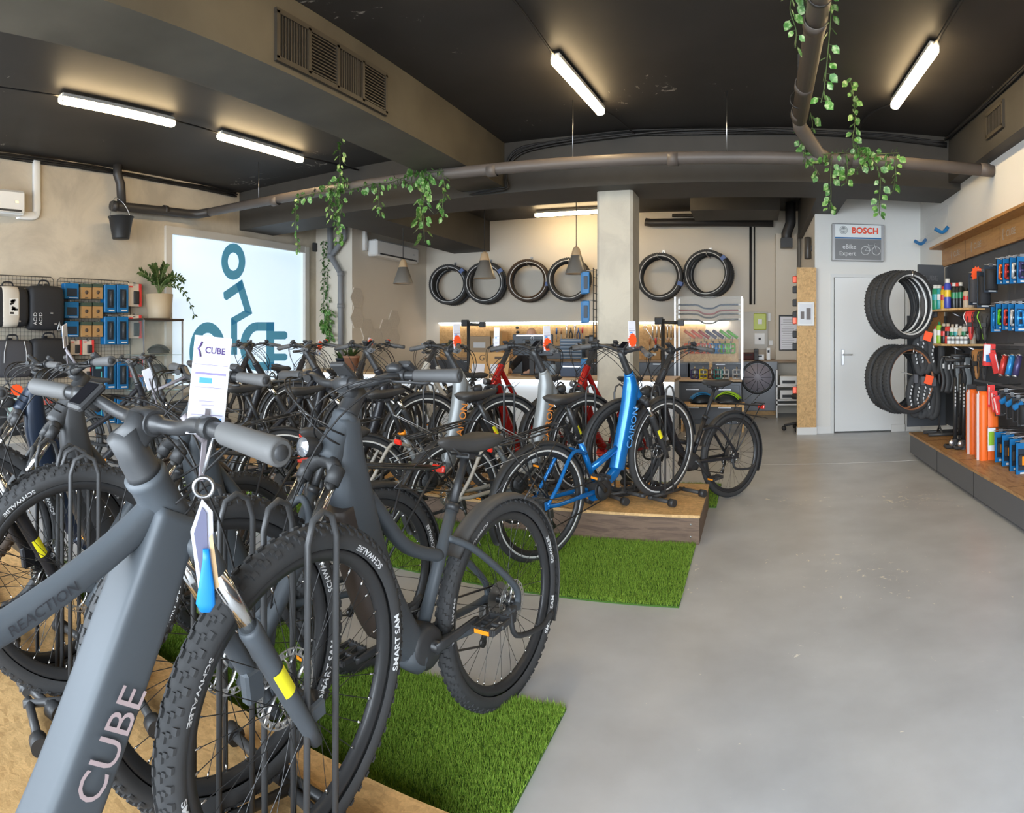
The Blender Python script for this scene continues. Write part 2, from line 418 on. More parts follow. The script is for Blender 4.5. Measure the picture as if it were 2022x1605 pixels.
flat([(441, 577), (477, 552), (480, 570), (447, 593), (442, 589)]); flat([(466, 561), (478, 552), (498, 619), (484, 617)])
flat([(498, 619), (457, 643), (456, 628), (484, 612)]); flat([(456, 628), (468, 636), (468, 700), (456, 700)])
ring(508, 684, 34, 48, 16, 17, PI / 2, PI * 1.5, 24)
flat([(507, 636), (541, 636), (541, 653), (507, 653)]); flat([(507, 715), (541, 715), (541, 731), (507, 732)]); flat([(526, 636), (541, 636), (541, 731), (526, 731)])
flat([(541, 654), (563, 654), (567, 658), (567, 666), (563, 670), (541, 670)]); flat([(541, 698), (563, 698), (567, 701), (567, 708), (563, 712), (541, 712)])
mb.build('window_1_vinyl_sign', mat('teal_vinyl_backglow', (.07, .24, .34), .5, emit=(.055, .22, .33), estr=.17), wf)  # backlight through the vinyl is put in as its own faint glow

# ---------------- pipes along and across the ceiling
zl, zm = 3.15, 3.03
L = Vector((-7.2, 5.98, zl)); S0 = on_x(226, 407, -7.2)
mb = MB()
mb.tube([S0 + Vector((0, -.05, 0)), S0, (-7.2, 5.8, zl + .0), (-7.12, 5.95, zl), (-6.9, 5.98, zl)], .065, 16)
up = on_x(232, 345, -7.2)
mb.tube([S0 + Vector((0, .12, .02)), (-7.2, up.y + .05, up.z - .12), (-7.2, up.y, up.z), (-7.2, up.y, ZC)], .062, 14)
for p in (S0, Vector((-7.2, 5.4, zl))): mb.lathe([(.066, -.03), (.072, -.03), (.072, .03), (.066, .03)], p, (0, 1, 0), 16)
pd = tag(mb.build('drain_pipe', m_dark), 'dark drain pipe elbow running along the concrete wall above the bucket', 'pipe')
mb = MB()
mb.tube([(-6.9, 5.98, zl), (-4, 5.98, zl - .05), (-1.5, 5.98, zm + .02), (1, 5.98, zm), (2.395, 5.98, zm)], .06, 18)
for x in (-5.6, -2.6, -.75, .9, 2.3): mb.lathe([(.06, -.05), (.066, -.05), (.066, .05), (.06, .05)], (x, 5.98, zm + (.08 if x < -4 else .03 if x < -2 else .005)), (1, 0, 0), 18)
pc = tag(mb.build('cross_pipe', m_pipe), 'long grey brown pipe hung across the shop below the dark beam', 'pipe')
for px in (511, 1131, 1435, 1965):
    x = tan(az(px)) * 5.98; mb = MB(); mb.tube([(min(x, 2.34), 5.98, zm + .04), (min(x, 2.34), 5.98, ZC if px < 1900 else 3.14)], .005, 6); mb.build('hanger_rod', m_steel, pc)
mb = MB()
mb.tube([(.30, -2.3, 3.32), (.38, 3, 3.30), (.42, 5.6, 3.28)], .07, 18); mb.tube([(.42, 5.6, 3.28), (.43, 5.72, 3.25), (.62, 5.95, 3.08), (.72, 5.98, zm)], .066, 16)
for y in (3.9, 4.9, 5.5): mb.lathe([(.07, -.05), (.077, -.05), (.077, .05), (.07, .05)], (.39 + (y - 3.9) * .015, y, 3.29), (0, 1, 0), 18)
p3 = tag(mb.build('ceiling_pipe', m_pipe), 'thick brown ceiling pipe running from the shop front to the cross pipe', 'pipe')
for y in (3.6, 5.2):
    mb = MB(); mb.lathe([(.071, -.012), (.075, -.012), (.075, .012), (.071, .012)], (.385, y, 3.295), (0, 1, 0), 18); mb.box((.385, y, (3.37 + ZC) / 2), (.02, .02, ZC - 3.37)); mb.build('pipe_clamp', m_dark, p3)
# grey rain pipe with a kink beside the window
mb = MB(); a = on_y(652, 455, YR - .12); a2 = on_y(653, 505, YR - .12); b2 = on_y(673, 540, YR - .12); b3 = on_y(674, 690, YR - .12)
mb.tube([a + Vector((0, 0, .5)), a, a2, b2, Vector((b2.x, b2.y, .0))], .055, 14)
c_ = on_y(680, 470, YR - .12); mb.tube([on_y(684, 452, YR - .12) + Vector((0, 0, .3)), c_, a2 + Vector((.02, 0, 0))], .05, 12)
for p in (a2, b2, Vector((b2.x, b2.y, 1.9))): mb.lathe([(.056, -.04), (.063, -.04), (.063, .04), (.056, .04)], p, (0, 0, 1), 16)
tag(mb.build('rain_pipe', m_gpipe), 'grey kinked rain pipe standing in the corner beside the frosted window', 'pipe')
# black pipe along the back wall and its downpipe
mb = MB(); q0 = on_y(1285, 440, YB - .12); q1 = on_y(1527, 440, YB - .12)
mb.tube([(q0.x - .1, q0.y, q0.z + .02), q0, q1], .075, 14); mb.tube([q0 + Vector((.4, -.02, .12)), q1 + Vector((0, -.02, .12))], .03, 8)
mb.tube([on_y(1561, 395, 10.9), on_y(1561, 440, 10.9), on_y(1553, 462, 10.9), on_y(1553, 486, 10.9)], .09, 12); mb.box(on_y(1553, 480, 10.9), (.2, .2, .16))
tag(mb.build('soil_pipe', m_dark), 'black pipe running high along the workshop back wall to the white pillar', 'pipe')
mb = MB(); q = on_y(1482, 445, YB - .03); mb.tube([q, (q.x, q.y, 1.95)], .022, 8); mb.tube([(q.x + .07, q.y, q.z), (q.x + .07, q.y, 1.95)], .012, 8)
tag(mb.build('cable_conduit', m_cab), 'thin black cable conduit dropping down the workshop wall to the electric box', 'conduit')
# bundles of black cable along the ceiling edges
def cables(name, path, k, spread, label, r=.011):
    mb = MB()
    for i in range(k):
        P = [];
        for p in path:
            P.append(Vector(p) + Vector((random.uniform(-1, 1), random.uniform(-1, 1), random.uniform(-1, 1))) * spread)
        mb.tube(smoothpath(P, 5), r * random.uniform(.7, 1.3), 6)
    return tag(mb.build(name, m_cab), label, 'cables')
cables('cable_bundle', [(XL + .06, y, ZC - .06) for y in (1.5, 2.6, 3.4, 4.3, 5.2, 6.1, 6.9)], 7, .035, 'black cable bundle along the top of the concrete wall')
cables('cable_bundle', [(x, 6.97, ZC - .05 + d) for x, d in ((-2.85, -.25), (-2.6, -.06), (-1.6, 0), (-.6, .0), (.6, 0), (1.5, -.02), (2.2, -.05))], 7, .03, 'black cable bundle along the face of the cross beam under the ceiling')
cables('cable_bundle', [(2.22, y, ZC - .05) for y in (0, 1.5, 3, 4.2, 5.4, 6.6, 6.95)], 5, .025, 'black cable bundle along the ceiling edge above the accessory wall')
cables('cable_bundle', [(-2.86, 6.96, 3.40), (-2.85, 6.97, 3.22), (-2.84, 6.95, 3.12), (-3.0, 6.93, 3.10), (-3.3, 6.93, 3.09)], 3, .02, 'black cable loop dropping round the end of the long beam')

# ---------------- ventilation grilles on beams
def grille(y0, y1, z0, z1, x, sx, label, n=4):
    mb = MB(); yc, zc = (y0 + y1) / 2, (z0 + z1) / 2; fw = .035
    for z in (z0, z1): mb.box((x, yc, z), (.03, y1 - y0 + fw, fw))
    for k in range(n + 1): mb.box((x, y0 + (y1 - y0) * k / n, zc), (.03, .03, z1 - z0))
    g = tag(mb.build('vent_grille', mat('vent_bronze', (.050, .042, .032), .5)), label, 'vent')
    mb = MB(); mb.box((x - sx * .012, yc, zc), (.006, y1 - y0, z1 - z0)); mb.build('backing', mat('vent_dark', (.012, .010, .008), .8), g)
    mb = MB()
    for k in range(n):
        a, b_ = y0 + (y1 - y0) * k / n + .02, y0 + (y1 - y0) * (k + 1) / n - .02
        if k % 2:
            for i in range(12): z = z0 + .03 + (z1 - z0 - .06) * i / 11; mb.box((x, (a + b_) / 2, z), (.022, b_ - a, .009))
        else:
            for i in range(11): y = a + (b_ - a) * i / 10; mb.box((x, y, zc), (.022, .009, z1 - z0 - .04))
    mb.build('slats', MATS['vent_bronze'], g); return g
v0 = on_x(548, 120, -2.88); v1 = on_x(762, 205, -2.88)
grille(v0.y, v1.y, 3.20, 3.52, -2.885, 1, 'bronze four panel vent grille on the side of the long ceiling beam')
grille(5.35, 5.75, 3.28, 3.5, 2.24, -1, 'small dark vent grille on the beam above the accessory wall', 1)

# ---------------- tube lamps
m_tube = mat('lamp_warm_tube', (1, 1, 1), .4, emit=(1.0, .74, .40), estr=14)
def tube_lamp(x0, y0, x1, y1, z, label, m=m_tube, cable=True):
    a, b_ = Vector((x0, y0, z)), Vector((x1, y1, z)); d = (b_ - a).normalized(); n = Vector((-d.y, d.x, 0)); ln = (b_ - a).length; mid = (a + b_) / 2
    R = Matrix((d, n, Vector((0, 0, 1)))).transposed()
    mb = MB(); mb.box(mid + Vector((0, 0, .035)), (ln, .085, .05), R, .01)
    for s in (-1, 1): mb.box(mid + d * s * (ln / 2 - .004), (.012, .075, .06), R, .01)
    t = tag(mb.build('tube_lamp', mat('lamp_housing', (.55, .54, .52), .4)), label, 'lamp', 'warm tube lamps on the black ceiling')
    mb = MB(); P = [mid + d * (-ln / 2 - .012), mid + d * (-ln / 2 + .015), mid + d * (ln / 2 - .015), mid + d * (ln / 2 + .012)]; mb.sweep(P, [sup(.030, .030, 14, 2.6), sup(.044, .042, 14, 2.6), sup(.044, .042, 14, 2.6), sup(.030, .030, 14, 2.6)], n); mb.build('diffuser', m, t)
    for s in (-1, 1): mb = MB(); mb.tube([mid + d * s * .35 + Vector((0, 0, .05)), mid + d * s * .35 + Vector((0, 0, ZC - z))], .006, 6); mb.build('suspension', m_steel, t)
    return t
zt = ZC - .085
tube_lamp(-5.30, 2.75, -5.26, 4.05, zt, 'lit tube lamp on the ceiling above the wall of bags')
tube_lamp(-5.26, 4.70, -5.22, 6.05, zt, 'lit tube lamp on the ceiling in front of the frosted window')
tube_lamp(-1.57, 4.88, -1.49, 6.12, zt, 'lit tube lamp on the ceiling right of the bronze vent grille')
tube_lamp(-1.66, 2.35, -1.59, 3.62, zt, 'lit tube lamp cut off by the top edge, near the bronze vent grille')
tube_lamp(1.40, 4.72, 1.37, 5.98, zt, 'lit tube lamp on the ceiling over the accessory wall aisle')
tube_lamp(1.44, 2.2, 1.42, 3.48, zt, 'lit tube lamp cut off by the top edge above the accessory wall aisle')
cw = on_y(1058, 437, 10.9)
tube_lamp(cw.x, 10.9, cw.x + 1.25, 10.9, zt, 'lit tube lamp above the hanging tyres in the workshop')
tube_lamp(-2.2, 9.3, -.95, 9.3, zt, 'lit tube lamp hidden behind the beam over the counter')
cables('lamp_cable', [(-5.3, 1.2, ZC - .03), (-5.31, 2.0, ZC - .07), (-5.3, 2.75, zt + .03)], 1, .005, 'black cable feeding the tube lamp above the wall of bags')
cables('lamp_cable', [(-5.26, 4.05, zt + .03), (-5.25, 4.4, ZC - .05), (-5.26, 4.7, zt + .03)], 1, .005, 'black cable linking the two tube lamps on the left ceiling')
cables('lamp_cable', [(-5.22, 6.05, zt + .03), (-5.1, 6.4, ZC - .06), (-5.0, 6.98, ZC - .06)], 1, .005, 'black cable from the tube lamp near the frosted window to the beam')
cables('lamp_cable', [(-1.59, 3.62, zt + .03), (-1.58, 4.2, ZC - .03), (-1.57, 4.88, zt + .03)], 1, .004, 'black cable linking the two tube lamps near the bronze grille')
cables('lamp_cable', [(-1.49, 6.12, zt + .03), (-1.40, 6.5, ZC - .03), (-1.3, 6.98, ZC - .06)], 1, .004, 'black cable from the middle tube lamp to the cross beam')
cables('lamp_cable', [(1.42, 3.48, zt + .03), (1.41, 4.1, ZC - .03), (1.40, 4.72, zt + .03)], 1, .004, 'black cable linking the two tube lamps over the aisle')
cables('lamp_cable', [(1.37, 5.98, zt + .03), (1.2, 6.4, ZC - .03), (1.15, 6.98, ZC - .06)], 1, .004, 'black cable from the aisle tube lamp to the cross beam')

# ---------------- display platforms and artificial turf
m_osb = osb('osb_board', (.70, .44, .19), (.42, .23, .08)); m_osb2 = osb('osb_panel', (.55, .33, .135), (.33, .17, .055))
m_plank = wood('brown_plank', (.17, .105, .065), (.095, .055, .035), (1.0, 9, 9), .55)
m_ply = wood('oak_top', (.55, .33, .14), (.40, .21, .075), (1.2, 7, 7), .45)
def platform(x0, x1, y0, y1, h, label, grp=None):
    mb = MB(); mb.box(((x0 + x1) / 2, (y0 + y1) / 2, h - .009), (x1 - x0, y1 - y0, .018))
    t = tag(mb.build('display_platform', m_osb), label, 'platform')
    mb = MB()
    mb.box(((x0 + x1) / 2, y0 + .02, (h - .018) / 2), (x1 - x0 - .01, .03, h - .018)); mb.box(((x0 + x1) / 2, y1 - .02, (h - .018) / 2), (x1 - x0 - .01, .03, h - .018))
    for x in (x0 + .02, x1 - .02): mb.box((x, (y0 + y1) / 2, (h - .018) / 2), (.03, y1 - y0 - .07, h - .018))
    mb.build('plank_side', m_plank, t)
    for x in (x1 - .06, x1 - 1.3):
        for z in (.05, h - .06): mb = MB(); mb.lathe([(0, 0), (.006, 0), (.006, .003), (0, .003)], (x, y0 + .004, z), (0, -1, 0), 8); mb.build('screw', m_alu, t)
    return t
P1H, P2H = .165, .19
platform(-4.6, -.70, .52, 1.38, P1H, 'low chipboard platform under the nearest bicycles at the lower left')
platform(-5.4, -.335, 4.06, 4.95, P2H, 'low chipboard platform with brown plank sides under the blue bicycle')
import numpy as np
def turf(x0, x1, y0, y1, label, n, hole=None, seed=1, lush=1.):
    mb = MB(); mb.box(((x0 + x1) / 2, (y0 + y1) / 2, .004), (x1 - x0, y1 - y0, .008))
    t = tag(mb.build('turf_mat', mat('turf_base', (.06, .14, .018), .9)), label, 'artificial turf')
    rg = np.random.default_rng(seed)
    x = rg.uniform(x0, x1, n); y = rg.uniform(y0, y1, n)
    if hole is not None: k = ~((x > hole[0]) & (x < hole[1]) & (y > hole[2]) & (y < hole[3])); x, y = x[k], y[k]
    n = len(x); a = rg.uniform(0, 2 * PI, n); ht = rg.uniform(.012, .028, n); w = rg.uniform(.0012, .0022, n) * lush; ln = rg.uniform(-.012, .012, (n, 2))
    V = np.zeros((n, 3, 3), np.float32)
    V[:, 0, 0] = x - w * np.cos(a); V[:, 0, 1] = y - w * np.sin(a); V[:, 1, 0] = x + w * np.cos(a); V[:, 1, 1] = y + w * np.sin(a)
    V[:, :2, 2] = .006; V[:, 2, 0] = x + ln[:, 0]; V[:, 2, 1] = y + ln[:, 1]; V[:, 2, 2] = .006 + ht
    me = bpy.data.meshes.new('pile'); me.vertices.add(3 * n); me.vertices.foreach_set('co', V.ravel()); me.loops.add(3 * n); me.loops.foreach_set('vertex_index', np.arange(3 * n, dtype=np.int32))
    me.polygons.add(n); me.polygons.foreach_set('loop_start', np.arange(0, 3 * n, 3, dtype=np.int32)); me.update()
    if 'turf_blade' not in MATS:
        m, nt, b = base('turf_blade', .7); v = coords(nt); f = noise(nt, v, 160, 2); g = noise(nt, v, 5, 4)
        c = ramp(nt, f, [(.3, (.105, .20, .018)), (.5, (.205, .35, .036)), (.72, (.37, .47, .085))])
        nt.links.new(c, b.inputs['Base Color']); b.inputs['Specular IOR Level'].default_value = .2
    me.materials.append(MATS['turf_blade']); o = put(me, 'pile', t); o['kind'] = 'stuff'
turf(-3.3, -.655, 1.385, 2.17, 'green turf mat under the rear wheel of the nearest step-through bicycle', 130000, None, 1)
turf(-5.2, -.36, 3.10, 4.055, 'green turf mat in front of the brown plank platform', 150000, None, 2)
turf(-5.2, -.28, 4.955, 5.75, 'green turf mat behind the brown plank platform', 60000, None, 3)
# ================================================================== BICYCLES
m_rub = mat('tyre_rubber', (.045, .045, .046), .72, bump=.06, scale=60)
m_rub2 = mat('tyre_rubber_brown', (.055, .036, .024), .7)
m_blk = mat('black_metal', (.028, .028, .029), .38)
m_sat = mat('black_plastic', (.032, .032, .033), .5)
m_gry = mat('grip_rubber', (.085, .083, .082), .62, bump=.08, scale=120)
m_chr = mat('chrome', (.75, .74, .72), .14, 1.)
m_rot = mat('rotor_steel', (.62, .61, .59), .3, .9)
m_spk = mat('spoke_black', (.05, .05, .05), .3, .6)
m_sads = mat('saddle_vinyl', (.045, .042, .040), .55)
m_ref = mat('reflective_stripe', (.72, .72, .70), .4)
m_letw = mat('lettering_white', (.66, .66, .66), .5)
m_org = mat('reflector_orange', (.90, .30, .02), .25)
m_red = mat('lens_red', (.75, .035, .02), .2)
m_lens = mat('lamp_lens', (.30, .31, .33), .08, .7)
m_chain = mat('chain_steel', (.10, .095, .09), .35, .8)
m_yel = mat('yellow_decal', (.80, .72, .02), .45)
m_card = mat('card_white', (.82, .82, .88), .4)
m_blu = mat('tag_blue', (.006, .17, .50), .4)
m_neon = mat('neon_orange', (.92, .10, .022), .5, emit=(1., .10, .01), estr=.03)
PAINT = {
 'slate': mat('paint_slate_grey', (.066, .075, .085), .52, .05), 'slate2': mat('paint_dark_slate', (.047, .055, .063), .52, .05),
 'blue': mat('paint_bright_blue', (.007, .165, .50), .25, .35, coat=.4), 'silver': mat('paint_cool_grey', (.25, .262, .262), .36, .2),
 'sand': mat('paint_sand_grey', (.40, .365, .31), .4, .1), 'black': mat('paint_black', (.020, .020, .023), .35),
 'red': mat('paint_dark_red', (.42, .014, .012), .22, .4, coat=.5), 'navy': mat('paint_navy', (.014, .022, .04), .3, .2),
 'graph': mat('paint_graphite', (.055, .056, .058), .45), 'cream': mat('paint_cream', (.50, .47, .41), .4)}
_mc = {}
def cached(key, fn):
    if key not in _mc: _mc[key] = fn()
    return _mc[key]
YAX = (0, 1, 0)
def tire_mesh(R, w, knob, m, stripe=None):
    def fn():
        mb = MB(); a, b_ = w / 2, w / 2; rc = R - w * .52
        prof = []
        for k in range(15):
            t = -2.35 + 4.7 * k / 14; prof.append((rc + b_ * cos(t) * 1.02, a * sin(t)))
        mb.lathe(prof, (0, 0, 0), YAX, 84)
        if knob:
            n = 66
            for i in range(n):
                for row, (yy, rr, lx, ly, off) in enumerate(((-.42, .90, .013, .010, 0), (.42, .90, .013, .010, 0), (-.17, .99, .017, .008, .5), (.17, .99, .017, .008, .5), (-.30, .96, .009, .008, .25), (.30, .96, .009, .008, .25))):
                    t = 2 * PI * (i + off) / n; y = yy * w; r = rc + sqrt_(b_ * b_ * 1.04 - y * y * 1.0)
                    er = Vector((cos(t), 0, sin(t))); et = Vector((-sin(t), 0, cos(t))); phi = yy * 1.5
                    R3 = Matrix((et, Vector((0, cos(phi), 0)) + er * -sin(phi) * 1, er)).transposed()
                    mb.box(er * (r + .0012) + Vector((0, y, 0)), (lx, ly, .007), R3)
        return mb.mesh('tire', m)
    return cached(('tire', R, w, knob, m.name), fn)
def sqrt_(x): return math.sqrt(max(x, 0))
def stripe_mesh(R, w, m):
    def fn():
        mb = MB(); r0 = R - w * .93
        for s in (-1, 1): mb.lathe([(r0, s * w * .36), (r0 + .010, s * (w * .455)), (r0 + .0115, s * (w * .455 + .001)), (r0 + .001, s * (w * .37 + .002))], (0, 0, 0), YAX, 72)
        return mb.mesh('reflective_stripe', m)
    return cached(('stripe', R, w, m.name), fn)
def rim_mesh(R, w, m):
    def fn():
        mb = MB(); ro = R - w * .88; mb.lathe([(ro, -.015), (ro - .004, -.017), (ro - .012, -.0165), (ro - .030, -.007), (ro - .032, 0), (ro - .030, .007), (ro - .012, .0165), (ro - .004, .017), (ro, .015), (ro - .008, 0)], (0, 0, 0), YAX, 72, closed=True)
        return mb.mesh('rim', m)
    return cached(('rim', R, w, m.name), fn)
def spoke_mesh(R, w):
    def fn():
        mb = MB(); rr = R - w * .88 - .030; n = 32
        for i in range(n):
            t = 2 * PI * i / n; s = 1 if i % 2 else -1; d = .55 if (i // 2) % 2 else -.55
            p = Vector((.026 * cos(t + d * 2), s * .028, .026 * sin(t + d * 2))); q = Vector((rr * cos(t), s * .003, rr * sin(t)))
            mb.m = 0; mb.tube([p, q], .00115, 4, cap=False); mb.m = 1; mb.tube([q, q + (p - q).normalized() * .016], .0023, 5)
        return mb.mesh('spokes', [m_spk, m_chr])
    return cached(('spk', R, w), fn)
def hub_mesh(rear):
    def fn():
        mb = MB(); mb.lathe([(0, -.062), (.008, -.062), (.010, -.05), (.013, -.045), (.027, -.033), (.028, -.030), (.015, -.022), (.014, .022), (.028, .030), (.027, .033), (.013, .045), (.010, .05), (.008, .062), (0, .062)], (0, 0, 0), YAX, 18)
        return mb.mesh('hub', m_blk)
    return cached(('hub', rear), fn)
def rotor_mesh(r):
    def fn():
        mb = MB(); y = .040
        def seg(r0, r1, t0, t1, n=1):
            for k in range(n):
                a, b_ = t0 + (t1 - t0) * k / n, t0 + (t1 - t0) * (k + 1) / n
                P = [(r0 * cos(a), r0 * sin(a)), (r1 * cos(a), r1 * sin(a)), (r1 * cos(b_), r1 * sin(b_)), (r0 * cos(b_), r0 * sin(b_))]
                v = [(x, y, z) for x, z in P] + [(x, y + .002, z) for x, z in P]
                mb.add(v, [(0, 1, 2, 3), (7, 6, 5, 4), (0, 4, 5, 1), (2, 6, 7, 3), (1, 5, 6, 2), (3, 7, 4, 0)])
        N = 72
        seg(r - .0035, r, 0, 2 * PI, N); seg(r - .017, r - .0135, 0, 2 * PI, N)
        for i in range(48):
            t = 2 * PI * i / 48; sk = .07 if i % 2 else -.05
            P = [(r - .0135, t), (r - .0035, t + sk), (r - .0035, t + sk + .075), (r - .0135, t + .075)]
            v = [(a * cos(b_), y, a * sin(b_)) for a, b_ in P] + [(a * cos(b_), y + .002, a * sin(b_)) for a, b_ in P]
            mb.add(v, [(0, 1, 2, 3), (7, 6, 5, 4), (0, 4, 5, 1), (2, 6, 7, 3)])
        for i in range(6):
            t = 2 * PI * i / 6; P = [Vector((a * cos(t + d), y + .001, a * sin(t + d))) for a, d in ((.018, 0), (.035, .18), (.055, .5), (r - .016, .72))]
            mb.sweep(P, [(-.0045, -.001), (.0045, -.001), (.0045, .001), (-.0045, .001)], YAX)
            P = [Vector((a * cos(t + d), y + .001, a * sin(t + d))) for a, d in ((.050, .42), (.06, .3), (r - .016, .25))]
            mb.sweep(P, [(-.003, -.001), (.003, -.001), (.003, .001), (-.003, .001)], YAX)
        mb.lathe([(.012, y - .003), (.022, y - .003), (.022, y + .003), (.012, y + .003)], (0, 0, 0), YAX, 18, closed=True)
        return mb.mesh('brake_rotor', m_rot)
    return cached(('rot', r), fn)
def tyre_text(R, w, sc=1.):
    def fn():
        mb = MB()
        for s in (-1, 1):
            for word, th0, hgt in (('SMART SAM', .05, .015), ('SCHWALBE', 2.75, .013), ('SMART SAM', 3.55, .015), ('SCHWALBE', .95, .013)):
                vs, fs, wd_ = text_geo(word, .02); rb = R - w * .78
                # baseline towards the hub
                P = []
                for x, y in vs:
                    r = rb + hgt - y * hgt; t = th0 - (x - wd_ / 2) * hgt * 1.25 / rb * s
                    a = w / 2; rc = R - w * .52; dy = r - rc; yy = a * sqrt_(1 - (dy / (w / 2 * 1.02)) ** 2) + .0012
                    P.append((r * cos(t), s * yy, r * sin(t)))
                mb.add(P, fs)
        return mb.mesh('lettering', m_letw)
    return cached(('txt', R, w), fn)

def make_wheel(parent, name, c, R, w, knob, rear, tm, stripe, rotor, M, rimm, text=False, spin=0.):
    e = bpy.data.objects.new(name, None); C.objects.link(e); e.parent = parent; e.empty_display_size = .1
    e.matrix_basis = M @ Matrix.Translation(c) @ Matrix.Rotation(spin, 4, 'Y')
    put(tire_mesh(R, w, knob, tm), 'tire', e); put(rim_mesh(R, w, rimm), 'rim', e); put(spoke_mesh(R, w), 'spokes', e); put(hub_mesh(rear), 'hub', e)
    if rotor: put(rotor_mesh(rotor), 'brake_rotor', e)
    if stripe: put(stripe_mesh(R, w, stripe), 'reflective_stripe', e)
    if text: put(tyre_text(R, w), 'lettering', e)
    return e

def saddle_mesh(m):
    def fn():
        mb = MB(); st = [(-.140, .050, .016, .028), (-.132, .072, .030, .034), (-.10, .082, .042, .034), (-.05, .066, .044, .022), (.01, .040, .040, .012), (.07, .027, .034, .010), (.118, .022, .028, .008), (.140, .014, .018, .002), (.146, .004, .006, -.004)]
        pts = []; secs = []
        for x, hw, hh, dz in st:
            pts.append((x, 0, dz)); S = []
            for k in range(18):
                t = 2 * PI * k / 18; u, v = cos(t), sin(t); S.append((hh * .45 * v if v > 0 else hh * 1.0 * v, hw * math.copysign(abs(u) ** .8, u) * (1 if v > -.3 else .92)))
            secs.append(S)
        # section axes: a = up-ish, b = sideways
        mb.sweep(pts, secs, (0, 0, 1)); return mb.mesh('saddle', m)
    return cached(('sad', m.name), fn)
def rails_mesh():
    def fn():
        mb = MB()
        for s in (-1, 1): mb.tube([(-.10, s * .035, .005), (-.06, s * .022, -.034), (.05, s * .022, -.034), (.11, s * .008, -.002)], .0038, 6)
        mb.box((-.005, 0, -.036), (.045, .055, .022), bev=.004); return mb.mesh('saddle_rails', m_blk)
    return cached('rails', fn)
def pedal_mesh():
    def fn():
        mb = MB(); mb.m = 0
        for x in (-.048, .048): mb.box((x, 0, 0), (.008, .085, .022), bev=.002)
        for y in (-.040, .040, 0): mb.box((0, y, 0), (.094, .010, .018), bev=.002)
        for x in (-.052, .052):
            for k in range(6): mb.box((x, -.036 + k * .0145, .008), (.006, .006, .012))
        mb.tube([(0, -.062, 0), (0, .05, 0)], .008, 8)
        mb.m = 1
        for x in (-.0535, .0535): mb.box((x, 0, -.001), (.004, .055, .013))
        return mb.mesh('pedal', [m_sat, m_org])
    return cached('pedal', fn)
def cassette_mesh():
    def fn():
        mb = MB()
        for k in range(7):
            r = .060 - k * .0055; n = 16 + (7 - k) * 3; y = -.022 - k * .0042; P = []
            for i in range(n * 2): t = PI * i / n; q = r + (.0025 if i % 2 else -.0015); P.append((q * cos(t), q * sin(t)))
            mb.prism(P, -.001, .001, Matrix.Translation((0, y, 0)) @ Matrix.Rotation(PI / 2, 4, 'X'))
        return mb.mesh('cassette', mat('cassette_steel', (.28, .27, .26), .35, .9))
    return cached('cas', fn)
def fender_mesh(R, w, a0, a1, m):
    def fn():
        mb = MB(); n = 40; P = []
        for i in range(n + 1): t = a0 + (a1 - a0) * i / n; P.append(((R + .016) * cos(t), 0, (R + .016) * sin(t)))
        hw = w / 2 + .006; S = [(-.006 - .012, -hw), (-.006, -hw * .93), (.0, -hw * .6), (.003, 0), (.0, hw * .6), (-.006, hw * .93), (-.018, hw), (-.018, hw - .0025), (-.007, hw * .93 - .0025), (-.0025, hw * .6), (0, 0), (-.0025, -hw * .6), (-.007, -hw * .93 + .0025), (-.018, -hw + .0025)]
        # sections want (radial, y): give radial as the side vector per point
        vs = []; fs = []; k = len(S)
        for i, p in enumerate(P):
            er = Vector(p).normalized()
            for u, v in S: vs.append(Vector(p) + er * u + Vector((0, v, 0)))
        for i in range(n):
            for q in range(k): r = (q + 1) % k; fs.append((i * k + q, i * k + r, (i + 1) * k + r, (i + 1) * k + q))
        fs += [tuple(range(k)), tuple(range(n * k, n * k + k))[::-1]]
        mb.add(vs, fs, True)
        return mb.mesh('fender', m)
    return cached(('fen', R, w, round(a0, 2), round(a1, 2), m.name), fn)

def rsec(a, b, e=3., n=18): return sup(a, b, n, e)
def V3(p, y=0.): return Vector((p[0], y, p[1]))

